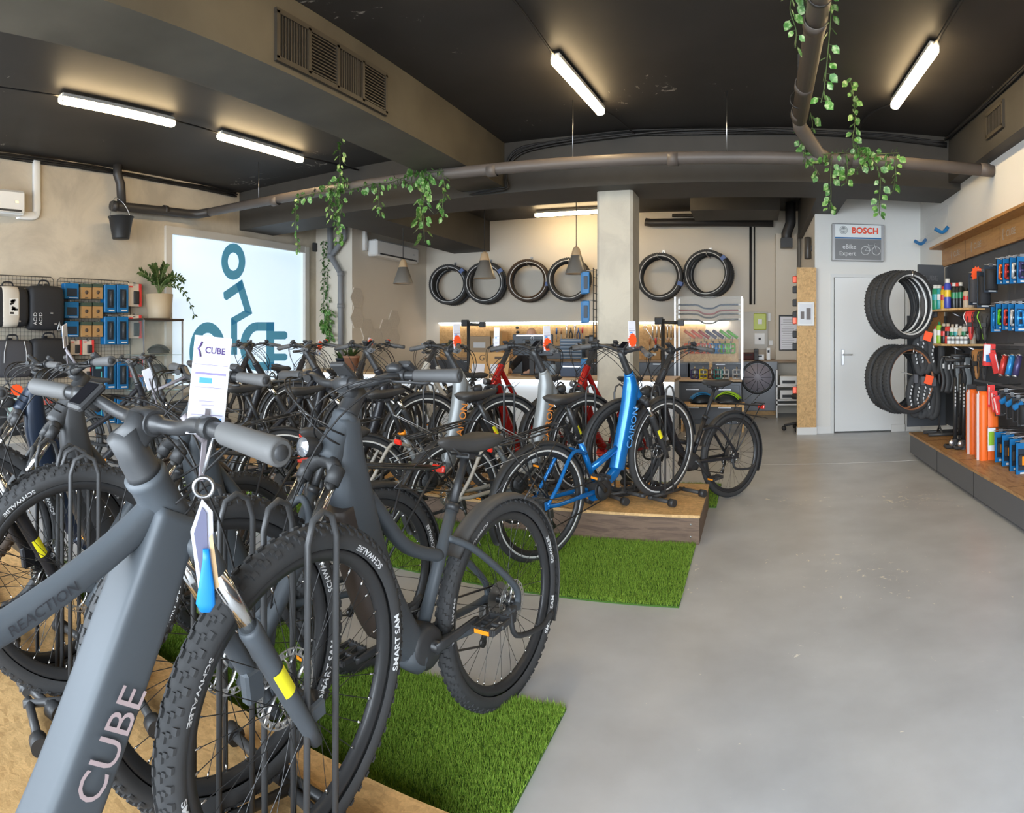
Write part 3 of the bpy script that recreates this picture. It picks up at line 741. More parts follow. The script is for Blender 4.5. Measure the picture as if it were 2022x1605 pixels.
def bicycle(name, label, kind, paint, pose, steer=0., roll=0., crank=0., stand=True, rotor=True, opts=None, tag_kind=None):
    o = dict(rear_paint=None, fender=('trek' in kind), rack=False, text=False, tiremat=m_rub, stripe=None, cover=None, word=None, wordm=m_letw, bell=False, display=True, saddle=m_sads, light=False, grip=m_gry, brown=False, low=True, accent=None)
    o.update(opts or {})
    x, y, z, yaw, pit = pose
    root = empty(name, (x, y, z), (roll, -pit, yaw)); tag(root, label, 'bicycle', 'bicycles on display in the shop')
    mtb = kind == 'mtb' or kind == 'trapmtb'
    if mtb: R, WB, ha, a2c, htl, off, bh, bfw, w = .37, 1.18, 66, .54, .14, .045, .075, .05, .058
    else: R, WB, ha, a2c, htl, off, bh, bfw, w = .355, 1.13, 69, .47, .20, .045, .16, .02, .048
    t = math.radians(ha); ax = Vector((-cos(t), 0, sin(t))); fw = Vector((sin(t), 0, cos(t)))
    fh = Vector((WB, 0, R)); hb = fh - fw * off + ax * a2c; ht = hb + ax * htl; bar = ht + ax * bh + fw * bfw
    bb = Vector((.46, 0, R - .06)); rh = Vector((0, 0, R))
    MS = Matrix.Translation(hb) @ Matrix.Rotation(steer, 4, ax) @ Matrix.Translation(-hb)   # steered parts
    pm = PAINT[paint]; rp = PAINT[o['rear_paint']] if o['rear_paint'] else pm
    I = Matrix.Identity(4)
    # ---- wheels
    rimm = m_blk
    fwh = make_wheel(root, 'front_wheel', fh, R, w, mtb, False, o['tiremat'], o['stripe'], .088 if rotor else 0, MS, rimm, o['text'], o.get('fspin', .2))
    rwh = make_wheel(root, 'rear_wheel', rh, R, w, mtb, True, o['tiremat'], o['stripe'], .080 if rotor else 0, I, rimm, o['text'], o.get('rspin', .1))
    put(cassette_mesh(), 'cassette', rwh)
    # ---- frame
    mb = MB(); st_dir = Vector((-.276, 0, .961))
    q_ = 1.22 if mtb else 1.; mb.lathe([(.028 * q_, -.002), (.034 * q_, 0), (.034 * q_, .02), (.031 * q_, .05), (.030 * q_, htl - .02), (.032 * q_, htl - .012), (.032 * q_, htl), (.026, htl + .002)], hb, ax, 24)
    if kind == 'mtb':
        sl = .50; stop = bb + st_dir * sl
        mb.sweep([bb, stop], rsec(.019, .018, 2), YAX)
        P = smoothpath([hb + ax * .075, Vector((.76, 0, .855)), Vector((.54, 0, .79)), stop - st_dir * .03], 5)
        mb.sweep(P, [rsec(.024, .026 - .006 * i / len(P), 2.6) for i in range(len(P))], YAX)
        P = smoothpath([hb + ax * .055 + Vector((.01, 0, 0)), hb + Vector((-.09, 0, -.07)), Vector((.66, 0, .51)), Vector((.55, 0, .36)), bb + Vector((.03, 0, .0))], 5)
        mb.sweep(P, [rsec(.042 + .006 * min(i, 5) / 5, .046 + .006 * min(i, 6) / 6, 6.5, 28) for i in range(len(P))], YAX)
    elif kind == 'trapmtb':
        sl = .42; stop = bb + st_dir * sl
        mb.sweep([bb, stop], rsec(.021, .020, 2), YAX)
        P = smoothpath([ht - ax * .01, hb + ax * .03 + Vector((-.06, 0, -.02)), Vector((.79, 0, .70)), Vector((.68, 0, .50)), Vector((.56, 0, .345)), bb + Vector((.03, 0, -.01))], 5)
        mb.sweep(P, [rsec(.036 + .016 * min(1, i / 8), .040 + .020 * min(1, i / 8), 3.0, 20) for i in range(len(P))], YAX)
        P = smoothpath([Vector((.82, 0, .81)), Vector((.70, 0, .71)), Vector((.56, 0, .60)), bb + st_dir * .26], 5)
        mb.sweep(P, [rsec(.020 + .006 * (1 - i / len(P)), .020 + .004 * (1 - i / len(P)), 2.4) for i in range(len(P))], YAX)
    else:
        sl = .36; stop = bb + st_dir * sl
        mb.sweep([bb, stop], rsec(.020, .019, 2), YAX)
        if kind == 'trek_tube':
            P = smoothpath([ht - ax * .012, hb + ax * .09 + Vector((-.035, 0, .0)), Vector((.80, 0, .70)), Vector((.695, 0, .45)), Vector((.655, 0, .355))], 5)
            mb.sweep(P, [rsec(.030 + .020 * min(1, i / 5), .034 + .018 * min(1, i / 5), 2.2, 20) for i in range(len(P))], YAX)
            mb.sweep(smoothpath([Vector((.70, 0, .47)), Vector((.66, 0, .365)), Vector((.58, 0, .315)), bb], 4), rsec(.030, .036, 2.6), YAX)
            mb.sweep([Vector((.70, 0, .50)), bb + st_dir * .14], rsec(.021, .022, 2.2), YAX)
        else:   # slim step-through or trapeze trekking frame
            P = smoothpath([hb + ax * .09, Vector((.80, 0, .66)), Vector((.66, 0, .44)), bb + Vector((.04, 0, .0))], 5)
            mb.sweep(P, rsec(.034, .032, 2.6), YAX)
            if kind == 'trek_trap': mb.sweep(smoothpath([ht - ax * .035, Vector((.64, 0, .72)), bb + st_dir * .27], 5), rsec(.021, .021, 2.2), YAX)
            else: mb.sweep([Vector((.66, 0, .445)), bb + st_dir * .13], rsec(.018, .018, 2), YAX)
    # motor shell
    mb.sweep([bb + Vector((.085, 0, -.005)), bb + Vector((.03, 0, -.035)), bb + Vector((-.05, 0, -.025))], [rsec(.05, .046, 3.), rsec(.062, .05, 3.), rsec(.042, .046, 3.)], YAX)
    frame = mb.build('frame', pm, root)
    mb = MB()
    for s in (-1, 1):
        mb.tube(smoothpath([bb + Vector((-.03, s * .03, -.01)), Vector((.28, s * .055, R - .045)), Vector((.08, s * .070, R - .022)), Vector((0, s * .066, R))], 4), [.016] * 5 + [.013] * 8, 10)
        top = bb + st_dir * (sl - (.10 if kind != 'mtb' else .05))
        if 'trek' in kind: mb.tube(smoothpath([top + Vector((0, s * .012, 0)), Vector((.25, s * .05, .60 if kind == 'trek_tube' else .57)), Vector((.09, s * .068, .44)), Vector((0, s * .066, R))], 5), .012, 10)
        else: mb.tube(smoothpath([top + Vector((0, s * .012, 0)), Vector((.27, s * .055, top.z - .04 if kind != 'mtb' else .70)), Vector((.04, s * .070, R + .07)), Vector((0, s * .066, R))], 5), .0125, 10)
        mb.box((0, s * .066, R), (.035, .010, .05), bev=.003)
    mb.build('rear_stays', rp, frame)
    mb = MB(); mb.lathe([(.020, -.012), (.024, -.012), (.024, .014), (.020, .014)], stop, st_dir, 16, closed=True); mb.tube([stop + Vector((-.02, .03, 0)), stop + Vector((-.03, -.035, .004))], .005, 6); mb.build('seat_clamp', m_org if o['accent'] else m_blk, frame)
    if o['cover']:
        mb = MB()
        if kind == 'trapmtb': P = [Vector((.815, 0, .745)), Vector((.745, 0, .61)), Vector((.66, 0, .465)), Vector((.60, 0, .395))]; mb.sweep(smoothpath([p + Vector((.030, 0, -.018)) for p in P], 5), rsec(.047, .046, 4.), YAX)
        else: P = [Vector((.80, 0, .66)), Vector((.70, 0, .5)), Vector((.62, 0, .39))]; mb.sweep(smoothpath([p + Vector((.022, 0, -.012)) for p in P], 5), rsec(.030, .030, 4.), YAX)
        mb.build('battery_cover', o['cover'], frame)
    if o['word']:
        mb = MB()
        if kind == 'mtb':
            a, b_ = hb + Vector((-.10, 0, -.13)), Vector((.60, 0, .44)); u = (a - b_).normalized(); mid = (a + b_) / 2
            for s in (-1, 1):
                r_ = u; up_ = Vector((0, s, 0)).cross(r_) * s
                text_on(mb, o['word'], mid + Vector((0, s * .0535, 0)), r_ * (1 if s < 0 else -1), Vector((0, s, 0)).cross(r_ * (1 if s < 0 else -1)), .052, bold=.0, out=.001)
        else:
            a, b_ = Vector((.845, 0, .76)), Vector((.72, 0, .46)); u = (a - b_).normalized(); mid = (a + b_) / 2
            for s in (-1, 1):
                r_ = u; n_ = Vector((0, s, 0)); text_on(mb, o['word'], mid + n_ * .0522, r_ , n_.cross(r_), .050, out=.001, bold=.01)
        mb.build('lettering', o['wordm'], frame)
    if o.get('toptext'):
        mb = MB(); mid = Vector((.64, 0, .822)); u = Vector((.9, 0, .27)).normalized()
        for s in (-1, 1): text_on(mb, o['toptext'], mid + Vector((0, s * .0265, 0)), u * (-s), Vector((0, s, 0)).cross(u * (-s)), .018, out=.001)
        mb.build('top_tube_lettering', mat('lettering_dark', (.03, .03, .035), .5), frame)
    # ---- motor cover, crank, pedals, chain
    mb = MB(); mb.lathe([(0, -.076), (.030, -.076), (.058, -.070), (.064, -.060), (.064, -.03), (.07, .03), (.064, .052), (.05, .06), (0, .062)], bb + Vector((.012, 0, -.006)), YAX, 26)
    mot = mb.build('motor', m_sat, root)
    if o.get('motor_text'):
        mb = MB(); text_on(mb, 'BOSCH', bb + Vector((.012, -.0762, -.004)), (1, 0, 0), (0, 0, 1), .016, bold=.03); mb.build('motor_lettering', m_red, mot)
    mb = MB(); cr = []
    for s in (-1, 1):
        q = crank + (PI if s > 0 else 0); d = Vector((cos(q), 0, sin(q))); e_ = bb + d * .170 + Vector((0, s * .098, 0))
        mb.sweep([bb + Vector((0, s * .078, 0)) - d * .012, bb + d * .03 + Vector((0, s * .082, 0)), e_ - Vector((0, s * .004, 0)), e_ + d * .012], [rsec(.007, .017, 3.), rsec(.008, .016, 3.), rsec(.007, .011, 3.), rsec(.006, .009, 3.)], YAX); cr.append(e_)
    mb.lathe([(.0, -.083), (.018, -.083), (.018, .083), (0, .083)], bb, YAX, 14)
    mb.lathe([(.05, -.064), (.072, -.064), (.0735, -.062), (.072, -.060), (.05, -.060)], bb, YAX, 40, closed=True)
    cs = mb.build('crankset', m_blk, root)
    for s, e_ in zip((-1, 1), cr): put(pedal_mesh(), 'pedal', cs, Matrix.Translation(e_ + Vector((0, s * .06, 0))) @ Matrix.Rotation(.25, 4, 'Y'))
    mb = MB(); ych = -.055; a, b_ = bb + Vector((0, ych, 0)), rh + Vector((0, -.04, 0))
    mb.tube([a + Vector((0, 0, .07)), b_ + Vector((0, 0, .045))], .0042, 6); mb.tube([a + Vector((0, 0, -.07)), Vector((.06, -.045, R - .16)), Vector((.03, -.045, R - .14))], .0042, 6)
    mb.tube([Vector((.03, -.045, R - .08)), Vector((.045, -.045, R - .15))], .010, 6); mb.lathe([(0, -.004), (.018, -.004), (.018, .004), (0, .004)], (.045, -.045, R - .15), YAX, 14); mb.lathe([(0, -.004), (.018, -.004), (.018, .004), (0, .004)], (.03, -.045, R - .08), YAX, 14)
    mb.box((.015, -.07, R - .05), (.035, .03, .06), bev=.006); mb.build('chain', m_chain, root)
    # ---- fork
    mb = MB(); dr = (fh - (hb + fw * off * 0)); cw = .062
    low_top = fh - fw * off * .4 + ax * .30
    mb.sweep([hb + ax * -.012 + Vector((0, -cw, 0)) - ax * .02, hb - ax * .004 + Vector((0, -.03, 0)), hb - ax * .002, hb - ax * .004 + Vector((0, .03, 0)), hb - ax * .032 + Vector((0, cw, 0))], [rsec(.020, .020, 2.4), rsec(.018, .022, 2.4), rsec(.018, .026, 2.4), rsec(.018, .022, 2.4), rsec(.020, .020, 2.4)], ax)
    for s in (-1, 1): mb.lathe([(.016, -.035), (.0215, -.035), (.0215, .012), (.016, .016), (0, .016)], hb - ax * .03 + Vector((0, s * cw, 0)), ax, 16)
    fork = mb.build('fork', m_sat if o.get('fork_black', True) else pm, root, MS)
    base_ = fh - fw * off
    for s in (-1, 1): mb = MB(); mb.tube([hb - ax * .05 + Vector((0, s * cw, 0)), base_ + ax * .27 + Vector((0, s * cw, 0))], .0165, 16); mb.build('stanchion', m_chr if o.get('stan_chrome', True) else m_blk, fork)
    mb = MB(); fl_ = PAINT[o['fork_paint']] if o.get('fork_paint') else m_sat
    for s in (-1, 1):
        q = base_ + Vector((0, s * cw, 0))
        mb.tube([q + ax * .325, q + ax * .315, q + ax * .28, q + ax * .10, q + ax * .01, q - ax * .045], [.0205, .0235, .0225, .020, .018, .014], 14)
        mb.box(fh + Vector((-.012, s * .058, 0)), (.05, .016, .036), bev=.004)
    # brake arch
    A = base_ + ax * .30; mb.tube(smoothpath([A + Vector((0, -cw, 0)), A + Vector((0, -cw * .85, 0)) + fw * .012 + ax * .07, A + fw * .02 + ax * .115, A + Vector((0, cw * .85, 0)) + fw * .012 + ax * .07, A + Vector((0, cw, 0))], 5), .011, 8)
    mb.box(fh + ax * .085 - fw * .055 + Vector((0, .052, 0)), (.05, .028, .075), bev=.006)
    lw = mb.build('fork_lower', fl_, fork)
    if o.get('fork_yellow'):
        mb = MB(); mm = o['fork_yellow']
        for s in (-1,):
            q = base_ + Vector((0, s * cw, 0)); c_ = q + ax * .165
            pv = [[q + ax * hh + (Vector((0, s, 0)) * cos(aa) + fw * sin(aa)) * rr_ for aa in (-.75, -.45, -.15, .15, .45, .75)] for hh, rr_ in ((.135, .0222), (.165, .0226), (.205, .0232))]
            mb.add(pv[0] + pv[1] + pv[2], [(r_ * 6 + k_, r_ * 6 + k_ + 1, r_ * 6 + k_ + 7, r_ * 6 + k_ + 6) for r_ in (0, 1) for k_ in range(5)], True)
        mb.build('fork_decal', m_org if mm == 'band' else m_yel, fork)
    # ---- stem, bar
    mb = MB()
    q_ = 1.3 if mtb else 1.; mb.lathe([(.016, 0), (.025 * q_, 0), (.024 * q_, .012), (.0235 * q_, .013), (.0235 * q_, bh - .035), (.0215 * q_, bh - .03), (.0215 * q_, bh + .012), (0, bh + .014)], ht, ax, 20)
    top = ht + ax * (bh - .012)
    mb.sweep([top, (top + bar) / 2, bar - fw * .004], [rsec(.020 * q_, .023 * q_, 3), rsec(.017 * q_, .020 * q_, 3), rsec(.021 * q_, .026 * q_, 3)], YAX); mb.tube([bar + Vector((0, -.028, 0)), bar + Vector((0, .028, 0))], .0225, 14)
    if o.get('tallstem'): mb.tube([ht + ax * .0, ht + ax * (bh - .02)], .024, 14)
    stem = mb.build('stem', mat('stem_satin', (.040, .041, .043), .45) if mtb else m_blk, root, MS)
    # bar path
    if mtb: hp = [(0, 0, 0), (0, .05, 0), (0, .10, .004), (-.012, .16, .022), (-.022, .22, .026), (-.045, .37, .028)]; g0, br = 4, .0125
    else: hp = [(0, 0, 0), (.004, .06, .004), (.0, .12, .020), (-.03, .20, .035), (-.07, .26, .030), (-.125, .345, .022)]; g0, br = 4, .0118
    right = [bar + Vector((a, -b_, c_)) for a, b_, c_ in hp]; left = [bar + Vector((a, b_, c_)) for a, b_, c_ in hp]
    P = smoothpath(right[::-1] + left[1:], 5); mb = MB(); mb.tube(P, [(.0175 if (mtb and abs(p.y) < .05) else br) for p in P], 12)
    hbar = mb.build('handlebar', m_blk, root, MS)
    for side, L_ in (('r', right), ('l', left)):
        d = (L_[5] - L_[4]).normalized(); s = -1 if side == 'r' else 1; e_ = L_[5] + d * .004; mb = MB()
        mb.m = 0; mb.tube([e_ - d * .135, e_ - d * .13, e_ - d * .06, e_ - d * .012, e_ - d * .002, e_], [.0145, .0165, .0175, .0185, .018, .015], 16)
        if not mtb: mb.sweep([e_ - d * .075, e_ - d * .03, e_ - d * .004], [rsec(.014, .014, 2), rsec(.012, .026, 2.4), rsec(.011, .028, 2.4)], (0, 0, 1))
        mb.m = 1; mb.lathe([(.0, .0025), (.009, .0025), (.0105, 0)], e_, d, 14)
        mb.build('grip', [o['grip'], m_sat], hbar)
        # brake lever + clamp + master cylinder
        c0 = e_ - d * .175; mb = MB(); f_ = Vector((1, 0, -.45)).normalized()
        mb.tube([c0 - d * .012, c0 + d * .012], .017, 12); mb.tube([c0 + f_ * .012, c0 + f_ * .035 - d * .05], .011, 8)
        mb.sweep(smoothpath([c0 + f_ * .03 - d * .01, c0 + f_ * .055 + d * .02, c0 + f_ * .058 + d * .07, c0 + f_ * .066 + d * .115, c0 + f_ * .056 + d * .125], 4), rsec(.004, .008, 2.4, 8), (0, 0, 1))
        mb.build('brake_lever', m_blk, hbar)
        if side == 'l' and o['display'] and not o.get('disp_off'):
            mb = MB(); c1 = e_ - d * .165 + Vector((-.012, -.0, .026)); mb.box(c1 - d * .01, (.035, .045, .02), Matrix.Rotation(-.5, 3, 'Y'), .005); mb.build('remote_control', m_sat, hbar)
            if o.get('redbutton'): mb = MB(); mb.ball(c1 + Vector((0, 0, .014)), (.018, .018, .010), 10, 6); mb.build('thumb_button', m_red, hbar)
    if o['display']:
        mb = MB(); c1 = bar + Vector((.012, .0, .034)) if not o.get('disp_off') else bar + Vector((-.025, .165, .028)); Rm = Matrix.Rotation(-.55, 3, 'Y')
        bs = .95 if o.get('disp_off') else 1.; mb.box(c1, (.075 * bs, .058 * bs, .017 * bs), Rm, .005); mb.tube([c1 + Vector((0, 0, -.01)), Vector((bar.x, c1.y, bar.z))], .010, 8); dsp = mb.build('display', m_sat, hbar)
        mb = MB(); mb.box(c1 + Rm @ Vector((0, 0, .0088 * bs)), (.058 * bs, .046 * bs, .002), Rm); mb.build('screen', mat('screen_glass', (.006, .006, .008), .08), dsp)
    if o['bell']: mb = MB(); c1 = left[3] + Vector((0, .02, .022)); mb.lathe([(.014, -.012), (.024, -.010), (.026, -.002), (.022, .010), (.010, .016), (0, .017)], c1, (0, 0, 1), 16); mb.build('bell', m_blk, hbar)
    # ---- cables
    mb = MB(); q = hb + Vector((-.06, 0, -.02))
    for s, k in ((-1, 0), (1, 0), (-1, 1), (1, 1)):
        c0 = (right if s < 0 else left)[4] + Vector((.03, 0, -.012)); drop = .10 + .05 * k
        mb.tube(bez(c0, c0 + Vector((.13 + .03 * k, s * -.06, .00)), hb + ax * .10 + Vector((.15 + .03 * k, -s * .03, -.02 + .03 * k)), hb + ax * (.06 + .03 * k) + Vector((.012, -s * .036, -.01)), 12), .0026, 6)
    c0 = left[4] + Vector((.03, 0, -.012)); mb.tube(bez(c0, c0 + Vector((.16, -.05, -.06)), fh + Vector((-.03, .10, .45)), fh + ax * .10 - fw * .05 + Vector((0, .062, 0)), 14), .0026, 6)
    mb.build('cables', m_cab, root, MS)
    # ---- seat
    sz = .93; sp = Vector((stop.x - (sz - .045 - stop.z) * .287, 0, sz - .045))
    mb = MB(); mb.tube([stop - st_dir * .02, sp], .0145, 14); mb.lathe([(0, -.012), (.017, -.012), (.017, .012), (0, .012)], sp, YAX, 12); spst = mb.build('seat_post', m_blk, root)
    sd = put(saddle_mesh(o['saddle']), 'saddle', root, Matrix.Translation((sp.x, 0, sz - .008))); put(rails_mesh(), 'saddle_rails', sd)
    # ---- extras
    if o['fender'] or o.get('rear_fender'):
        fm = o.get('fendermat') or m_sat
        rf = put(fender_mesh(R, w, .15 if 'trek' in kind else .5, 3.5, fm), 'rear_fender', root, Matrix.Translation(rh))
        mb = MB()
        for s in (-1, 1): mb.tube([(0, s * .07, R), (-.30, s * .036, R + .235)], .0025, 6); mb.tube([(0, s * .07, R), (-.375, s * .036, R - .02)], .0025, 6)
        mb.build('fender_stay', mat('stay_steel', (.30, .30, .30), .45, .6) if o.get('stay_chrome') else m_blk, rf)
    if o['fender'] and not o.get('rear_fender'):
        ff = put(fender_mesh(R, w, -.55, 2.2, o.get('fendermat') or m_sat), 'front_fender', root, MS @ Matrix.Translation(fh) @ Matrix.Rotation(-.5, 4, 'Y'))
    if o['rack']:
        mb = MB(); zr = 2 * R + .075
        for s in (-1, 1):
            mb.tube(smoothpath([(.24, s * .03, zr - .01), (.16, s * .055, zr), (-.20, s * .06, zr + .005), (-.29, s * .05, zr + .03)], 4), .0055, 8)
            mb.tube([(.02, s * .065, R + .02), (-.05, s * .062, zr)], .005, 8); mb.tube([(.02, s * .065, R + .02), (-.23, s * .062, zr)], .005, 8)
        for x_ in (.16, .05, -.08, -.2, -.29): mb.tube([(x_, -.058, zr + (.03 if x_ < -.25 else 0)), (x_, .058, zr + (.03 if x_ < -.25 else 0))], .0048, 8)
        mb.tube([(.15, -.02, zr + .004), (-.28, -.02, zr + .01)], .004, 6); mb.tube([(.15, .02, zr + .004), (-.28, .02, zr + .01)], .004, 6)
        rk = mb.build('luggage_rack', m_blk, root)
        mb = MB(); mb.box((-.315, 0, zr + .0), (.02, .075, .032), bev=.006); mb.build('tail_light', m_red, rk)
    if o['light']:
        mb = MB(); c1 = hb + fw * .075 - ax * .0 ; d1 = Vector((1, 0, -.08)).normalized()
        mb.m = 0; mb.lathe([(0, -.045), (.014, -.042), (.026, -.02), (.029, .01), (.027, .02)], c1, d1, 18); mb.tube([c1 - d1 * .02, hb + fw * .02], .007, 8)
        mb.m = 1; mb.lathe([(0, .024), (.015, .023), (.027, .018)], c1, d1, 18); mb.build('headlight', [m_sat, m_lens], root, MS)
    mb = MB(); mb.tube(smoothpath([Vector((.06, .075, R - .02)), Vector((.03, .085, R - .10)), Vector((-.13, .095, R - .10)), Vector((-.20, .10, R - .06))], 4), .010, 10); mb.box((.05, .072, R - .03), (.05, .02, .06), bev=.005)
    if o.get('kick', True): mb.build('kickstand', m_sat, root)
    bpy.context.view_layer.update()
    root['_MS'] = 0; del root['_MS']
    # ---- display stand holding the front wheel
    if stand:
        W = root.matrix_world; c = W @ fh; hd = (W.to_3x3() @ (MS.to_3x3() @ Vector((1, 0, 0)))); hd.z = 0; hd.normalize()
        bicycle_stand(c, hd, stand, R, o.get('short', label))
    return root, dict(M=root.matrix_world.copy(), MS=MS, bar=bar, right=right, left=left, fh=fh, hb=hb, ht=ht)

def bicycle_stand(c, hd, z0, R, owner):
    n = Vector((-hd.y, hd.x, 0)); b_ = Vector((c.x, c.y, z0)); e = Vector((0, 0, 1))
    mb = MB()
    for f, hl in ((-.17, .24), (.17, .24)):
        for s in (-1, 1): mb.tube([b_ + hd * f + e * .032 + n * s * .02, b_ + hd * f + e * .030 + n * s * hl], .014, 10)
    for s in (-1, 1): mb.tube([b_ - hd * .19 + n * s * .045 + e * .034, b_ + hd * .19 + n * s * .045 + e * .034], .012, 10)
    st = tag(mb.build('bicycle_stand', mat('stand_grey', (.055, .055, .056), .40)), 'dark floor stand holding the front wheel of the ' + owner, 'stand', 'floor stands for the bicycles')
    for s in (-1, 1):
        mb = MB(); P = [b_ + n * s * .062 - hd * .045 + e * .04]
        hgt = .80
        P += [b_ + n * s * .066 - hd * .045 + e * (hgt - .06), b_ + n * s * .066 - hd * .03 + e * (hgt - .015), b_ + n * s * .066 + e * hgt, b_ + n * s * .066 + hd * .03 + e * (hgt - .015), b_ + n * s * .066 + hd * .045 + e * (hgt - .06)]
        P.append(b_ + n * s * .062 + hd * .045 + e * .04)
        mb.tube(P, .0072, 10); mb.build('hoop', MATS['stand_grey'], st)
    for f in (-.17, .17):
        for s in (-1, 1):
            mb = MB(); q = b_ + hd * f + e * .028 + n * s * .24; mb.tube([q - n * s * .03, q + n * s * .012], .027, 12); mb.build('rubber_foot', m_sat, st)
    return st

def price_card(name, p, right, up, w, h, label, head=None, star=False, clip=True, sub=True, m=None):
    """upright price card: org p = bottom middle"""
    r, u = Vector(right).normalized(), Vector(up).normalized(); n = r.cross(u); c = Vector(p) + u * h / 2
    mb = MB(); mb.box(c, (w, .003, h), Matrix((r, -n, u)).transposed())
    t = tag(mb.build(name, m or m_card), label, 'price tag', 'price cards on the handlebars')
    mb = MB()
    for sg, rr, nn in ((1, r, n), (-1, -r, -n)):
        if head: text_on(mb, head, c + u * h * .36 + rr * w * .06 + nn * .0017, rr, u, w * .155, bold=.02)
    if head: 
        q = c + u * h * .36 - r * w * .36 + n * .003
        mb.sweep([q + u * .012 + r * .003, q + u * .005, q + u * .001 - r * .003, q - u * .003, q - u * .011 + r * .002], [(-.0005, -.0014), (.0005, -.0014), (.0005, .0014), (-.0005, .0014)], n)
        mb.build('heading', mat('print_purple', (.10, .06, .20), .5), t)
    if sub:
        mb = MB()
        for sg, rr, nn in ((1, r, n), (-1, -r, -n)):
            for k, (hh, ww) in enumerate(((.21, .9), (.12, .84), (-.02, .8), (-.16, .5), (-.2, .35), (-.30, .85))):
                mb.box(c + u * h * hh + nn * .0018, (w * ww, .0006, h * (.022 if k == 1 else .006)), Matrix((r, -n, u)).transposed())
        mb.build('small_print', mat('print_lilac', (.30, .26, .46), .5), t)
        mb = MB(); mb.box(c + u * h * .05 - r * w * .12 + n * .0018, (w * .34, .0006, h * .055), Matrix((r, -n, u)).transposed()); mb.box(c - u * h * .38 + r * w * .28 + n * .0018, (w * .22, .0006, h * .10), Matrix((r, -n, u)).transposed()); mb.build('blue_print', mat('print_blue', (.10, .38, .85), .5), t)
    if star:
        P = []
        for i in range(28): a = 2 * PI * i / 28; q = w * (.60 if i % 2 else .50); P.append((q * cos(a), q * sin(a) * 1.25))
        Mx = Matrix((r, u, n)).transposed().to_4x4(); Mx.translation = c + u * h * star + n * .003
        mb = MB(); mb.prism(P, 0, .001, Mx); mb.prism(P, -.008, -.007, Mx); mb.build('starburst', m_neon, t)
    if clip: mb = MB(); mb.box(Vector(p) - u * .015 + n * .002, (w * .12, .004, .11), Matrix((r, -n, u)).transposed()); mb.build('clip', mat('clip_grey', (.18, .16, .17), .5), t)
    return t

def shell_tyre(R, w, m, th=.055):
    """an unmounted tyre: wide tread, thin walls, two beads, open inside"""
    def fn():
        mb = MB(); a = w / 2
        mb.lathe([(R - th, -a * .62), (R - th * .75, -a * .88), (R - .014, -a), (R - .003, -a * .72), (R, 0), (R - .003, a * .72), (R - .014, a), (R - th * .75, a * .88), (R - th, a * .62), (R - th + .002, a * .52), (R - th * .7, a * .80), (R - .018, a * .86), (R - .009, 0), (R - .018, -a * .86), (R - th * .7, -a * .80), (R - th + .002, -a * .52)], (0, 0, 0), YAX, 72, closed=True)
        n = 60
        for i in range(n):
            t = 2 * PI * i / n; er = Vector((cos(t), 0, sin(t))); et = Vector((-sin(t), 0, cos(t))); R3 = Matrix((et, Vector((0, 1, 0)), er)).transposed()
            for yy in (-.30, .30): mb.box(er * (R - .001) + Vector((0, yy * w, 0)), (.012, w * .22, .006), R3)
        return mb.mesh('tyre', m)
    return cached(('shell', R, w, m.name, th), fn)
def bead_mesh(R, w, m, th=.055):
    def fn():
        mb = MB(); a = w / 2
        for s in (-1, 1): mb.lathe([(R - th - .001, s * a * .60), (R - th + .001, s * (a * .66 + .002)), (R - th * .80, s * (a * .87 + .002)), (R - th * .76, s * (a * .89 + .001))], (0, 0, 0), YAX, 64)
        return mb.mesh('bead', m)
    return cached(('bead', R, w, m.name, th), fn)
# ------------------------------------------------------------------ the nearest platform
P1 = P1H + .003
A, dA = bicycle('bicycle', 'slate grey hardtail bicycle nearest the lens, cut off at the lower left, lettered frame', 'mtb', 'slate', (-.966, -.068, 0, 1.524, .162), 0., .044, 2.6, P1, True,
    dict(short='nearest hardtail', text=True, word='CUBE', toptext='REACTION', disp_off=True, fork_paint='slate', fork_yellow='decal', fork_black=False, stan_chrome=True, grip=mat('grip_pale', (.085, .083, .081), .62), wordm=mat('lettering_pinkish', (.42, .32, .32), .4)))
B, dB = bicycle('bicycle', 'slate grey step-through bicycle facing left with its whole rear wheel on the turf', 'trapmtb', 'slate', (-.896, 2.094, 0, 4.505, .180), 0., .044, -.35, P1, True,
    dict(short='slate bicycle standing on the turf', text=True, rear_fender=True, fender=True, cover=mat('cover_brown', (.045, .034, .028), .45), bell=True, light=True, motor_text=True, fork_paint='slate', grip=mat('grip_grey', (.060, .059, .059), .6), fendermat=mat('fender_grey', (.075, .072, .07), .5)))
Cb, dC = bicycle('bicycle', 'slate grey step-through bicycle second from the right on the nearest platform', 'trapmtb', 'slate2', (-1.47, 2.05, 0, 4.43, .165), 0., -.012, .9, P1, True,
    dict(short='second slate step-through', text=True, rear_fender=True, fender=True, rack=True, fork_paint='slate2', light=True))
D, dD = bicycle('bicycle', 'dark graphite bicycle with a tall angled stem, third from the right on the nearest platform', 'trapmtb', 'graph', (-2.05, 1.86, 0, 4.52, .18), -.1, .03, .5, P1, True,
    dict(short='graphite bicycle', text=True, rack=True, tallstem=True, fork_paint='graph', saddle=m_sads, cover=mat('cover_graphite', (.035, .035, .036), .4)))
E_, dE = bicycle('bicycle', 'dark navy bicycle with brown tyres at the left edge of the photo', 'trapmtb', 'navy', (-2.55, 1.95, 0, 4.42, .165), 0., 0, .2, P1, True,
    dict(short='navy bicycle', tiremat=m_rub2, rear_fender=True, fender=True, fendermat=mat('fender_brown', (.06, .042, .030), .5), light=True))
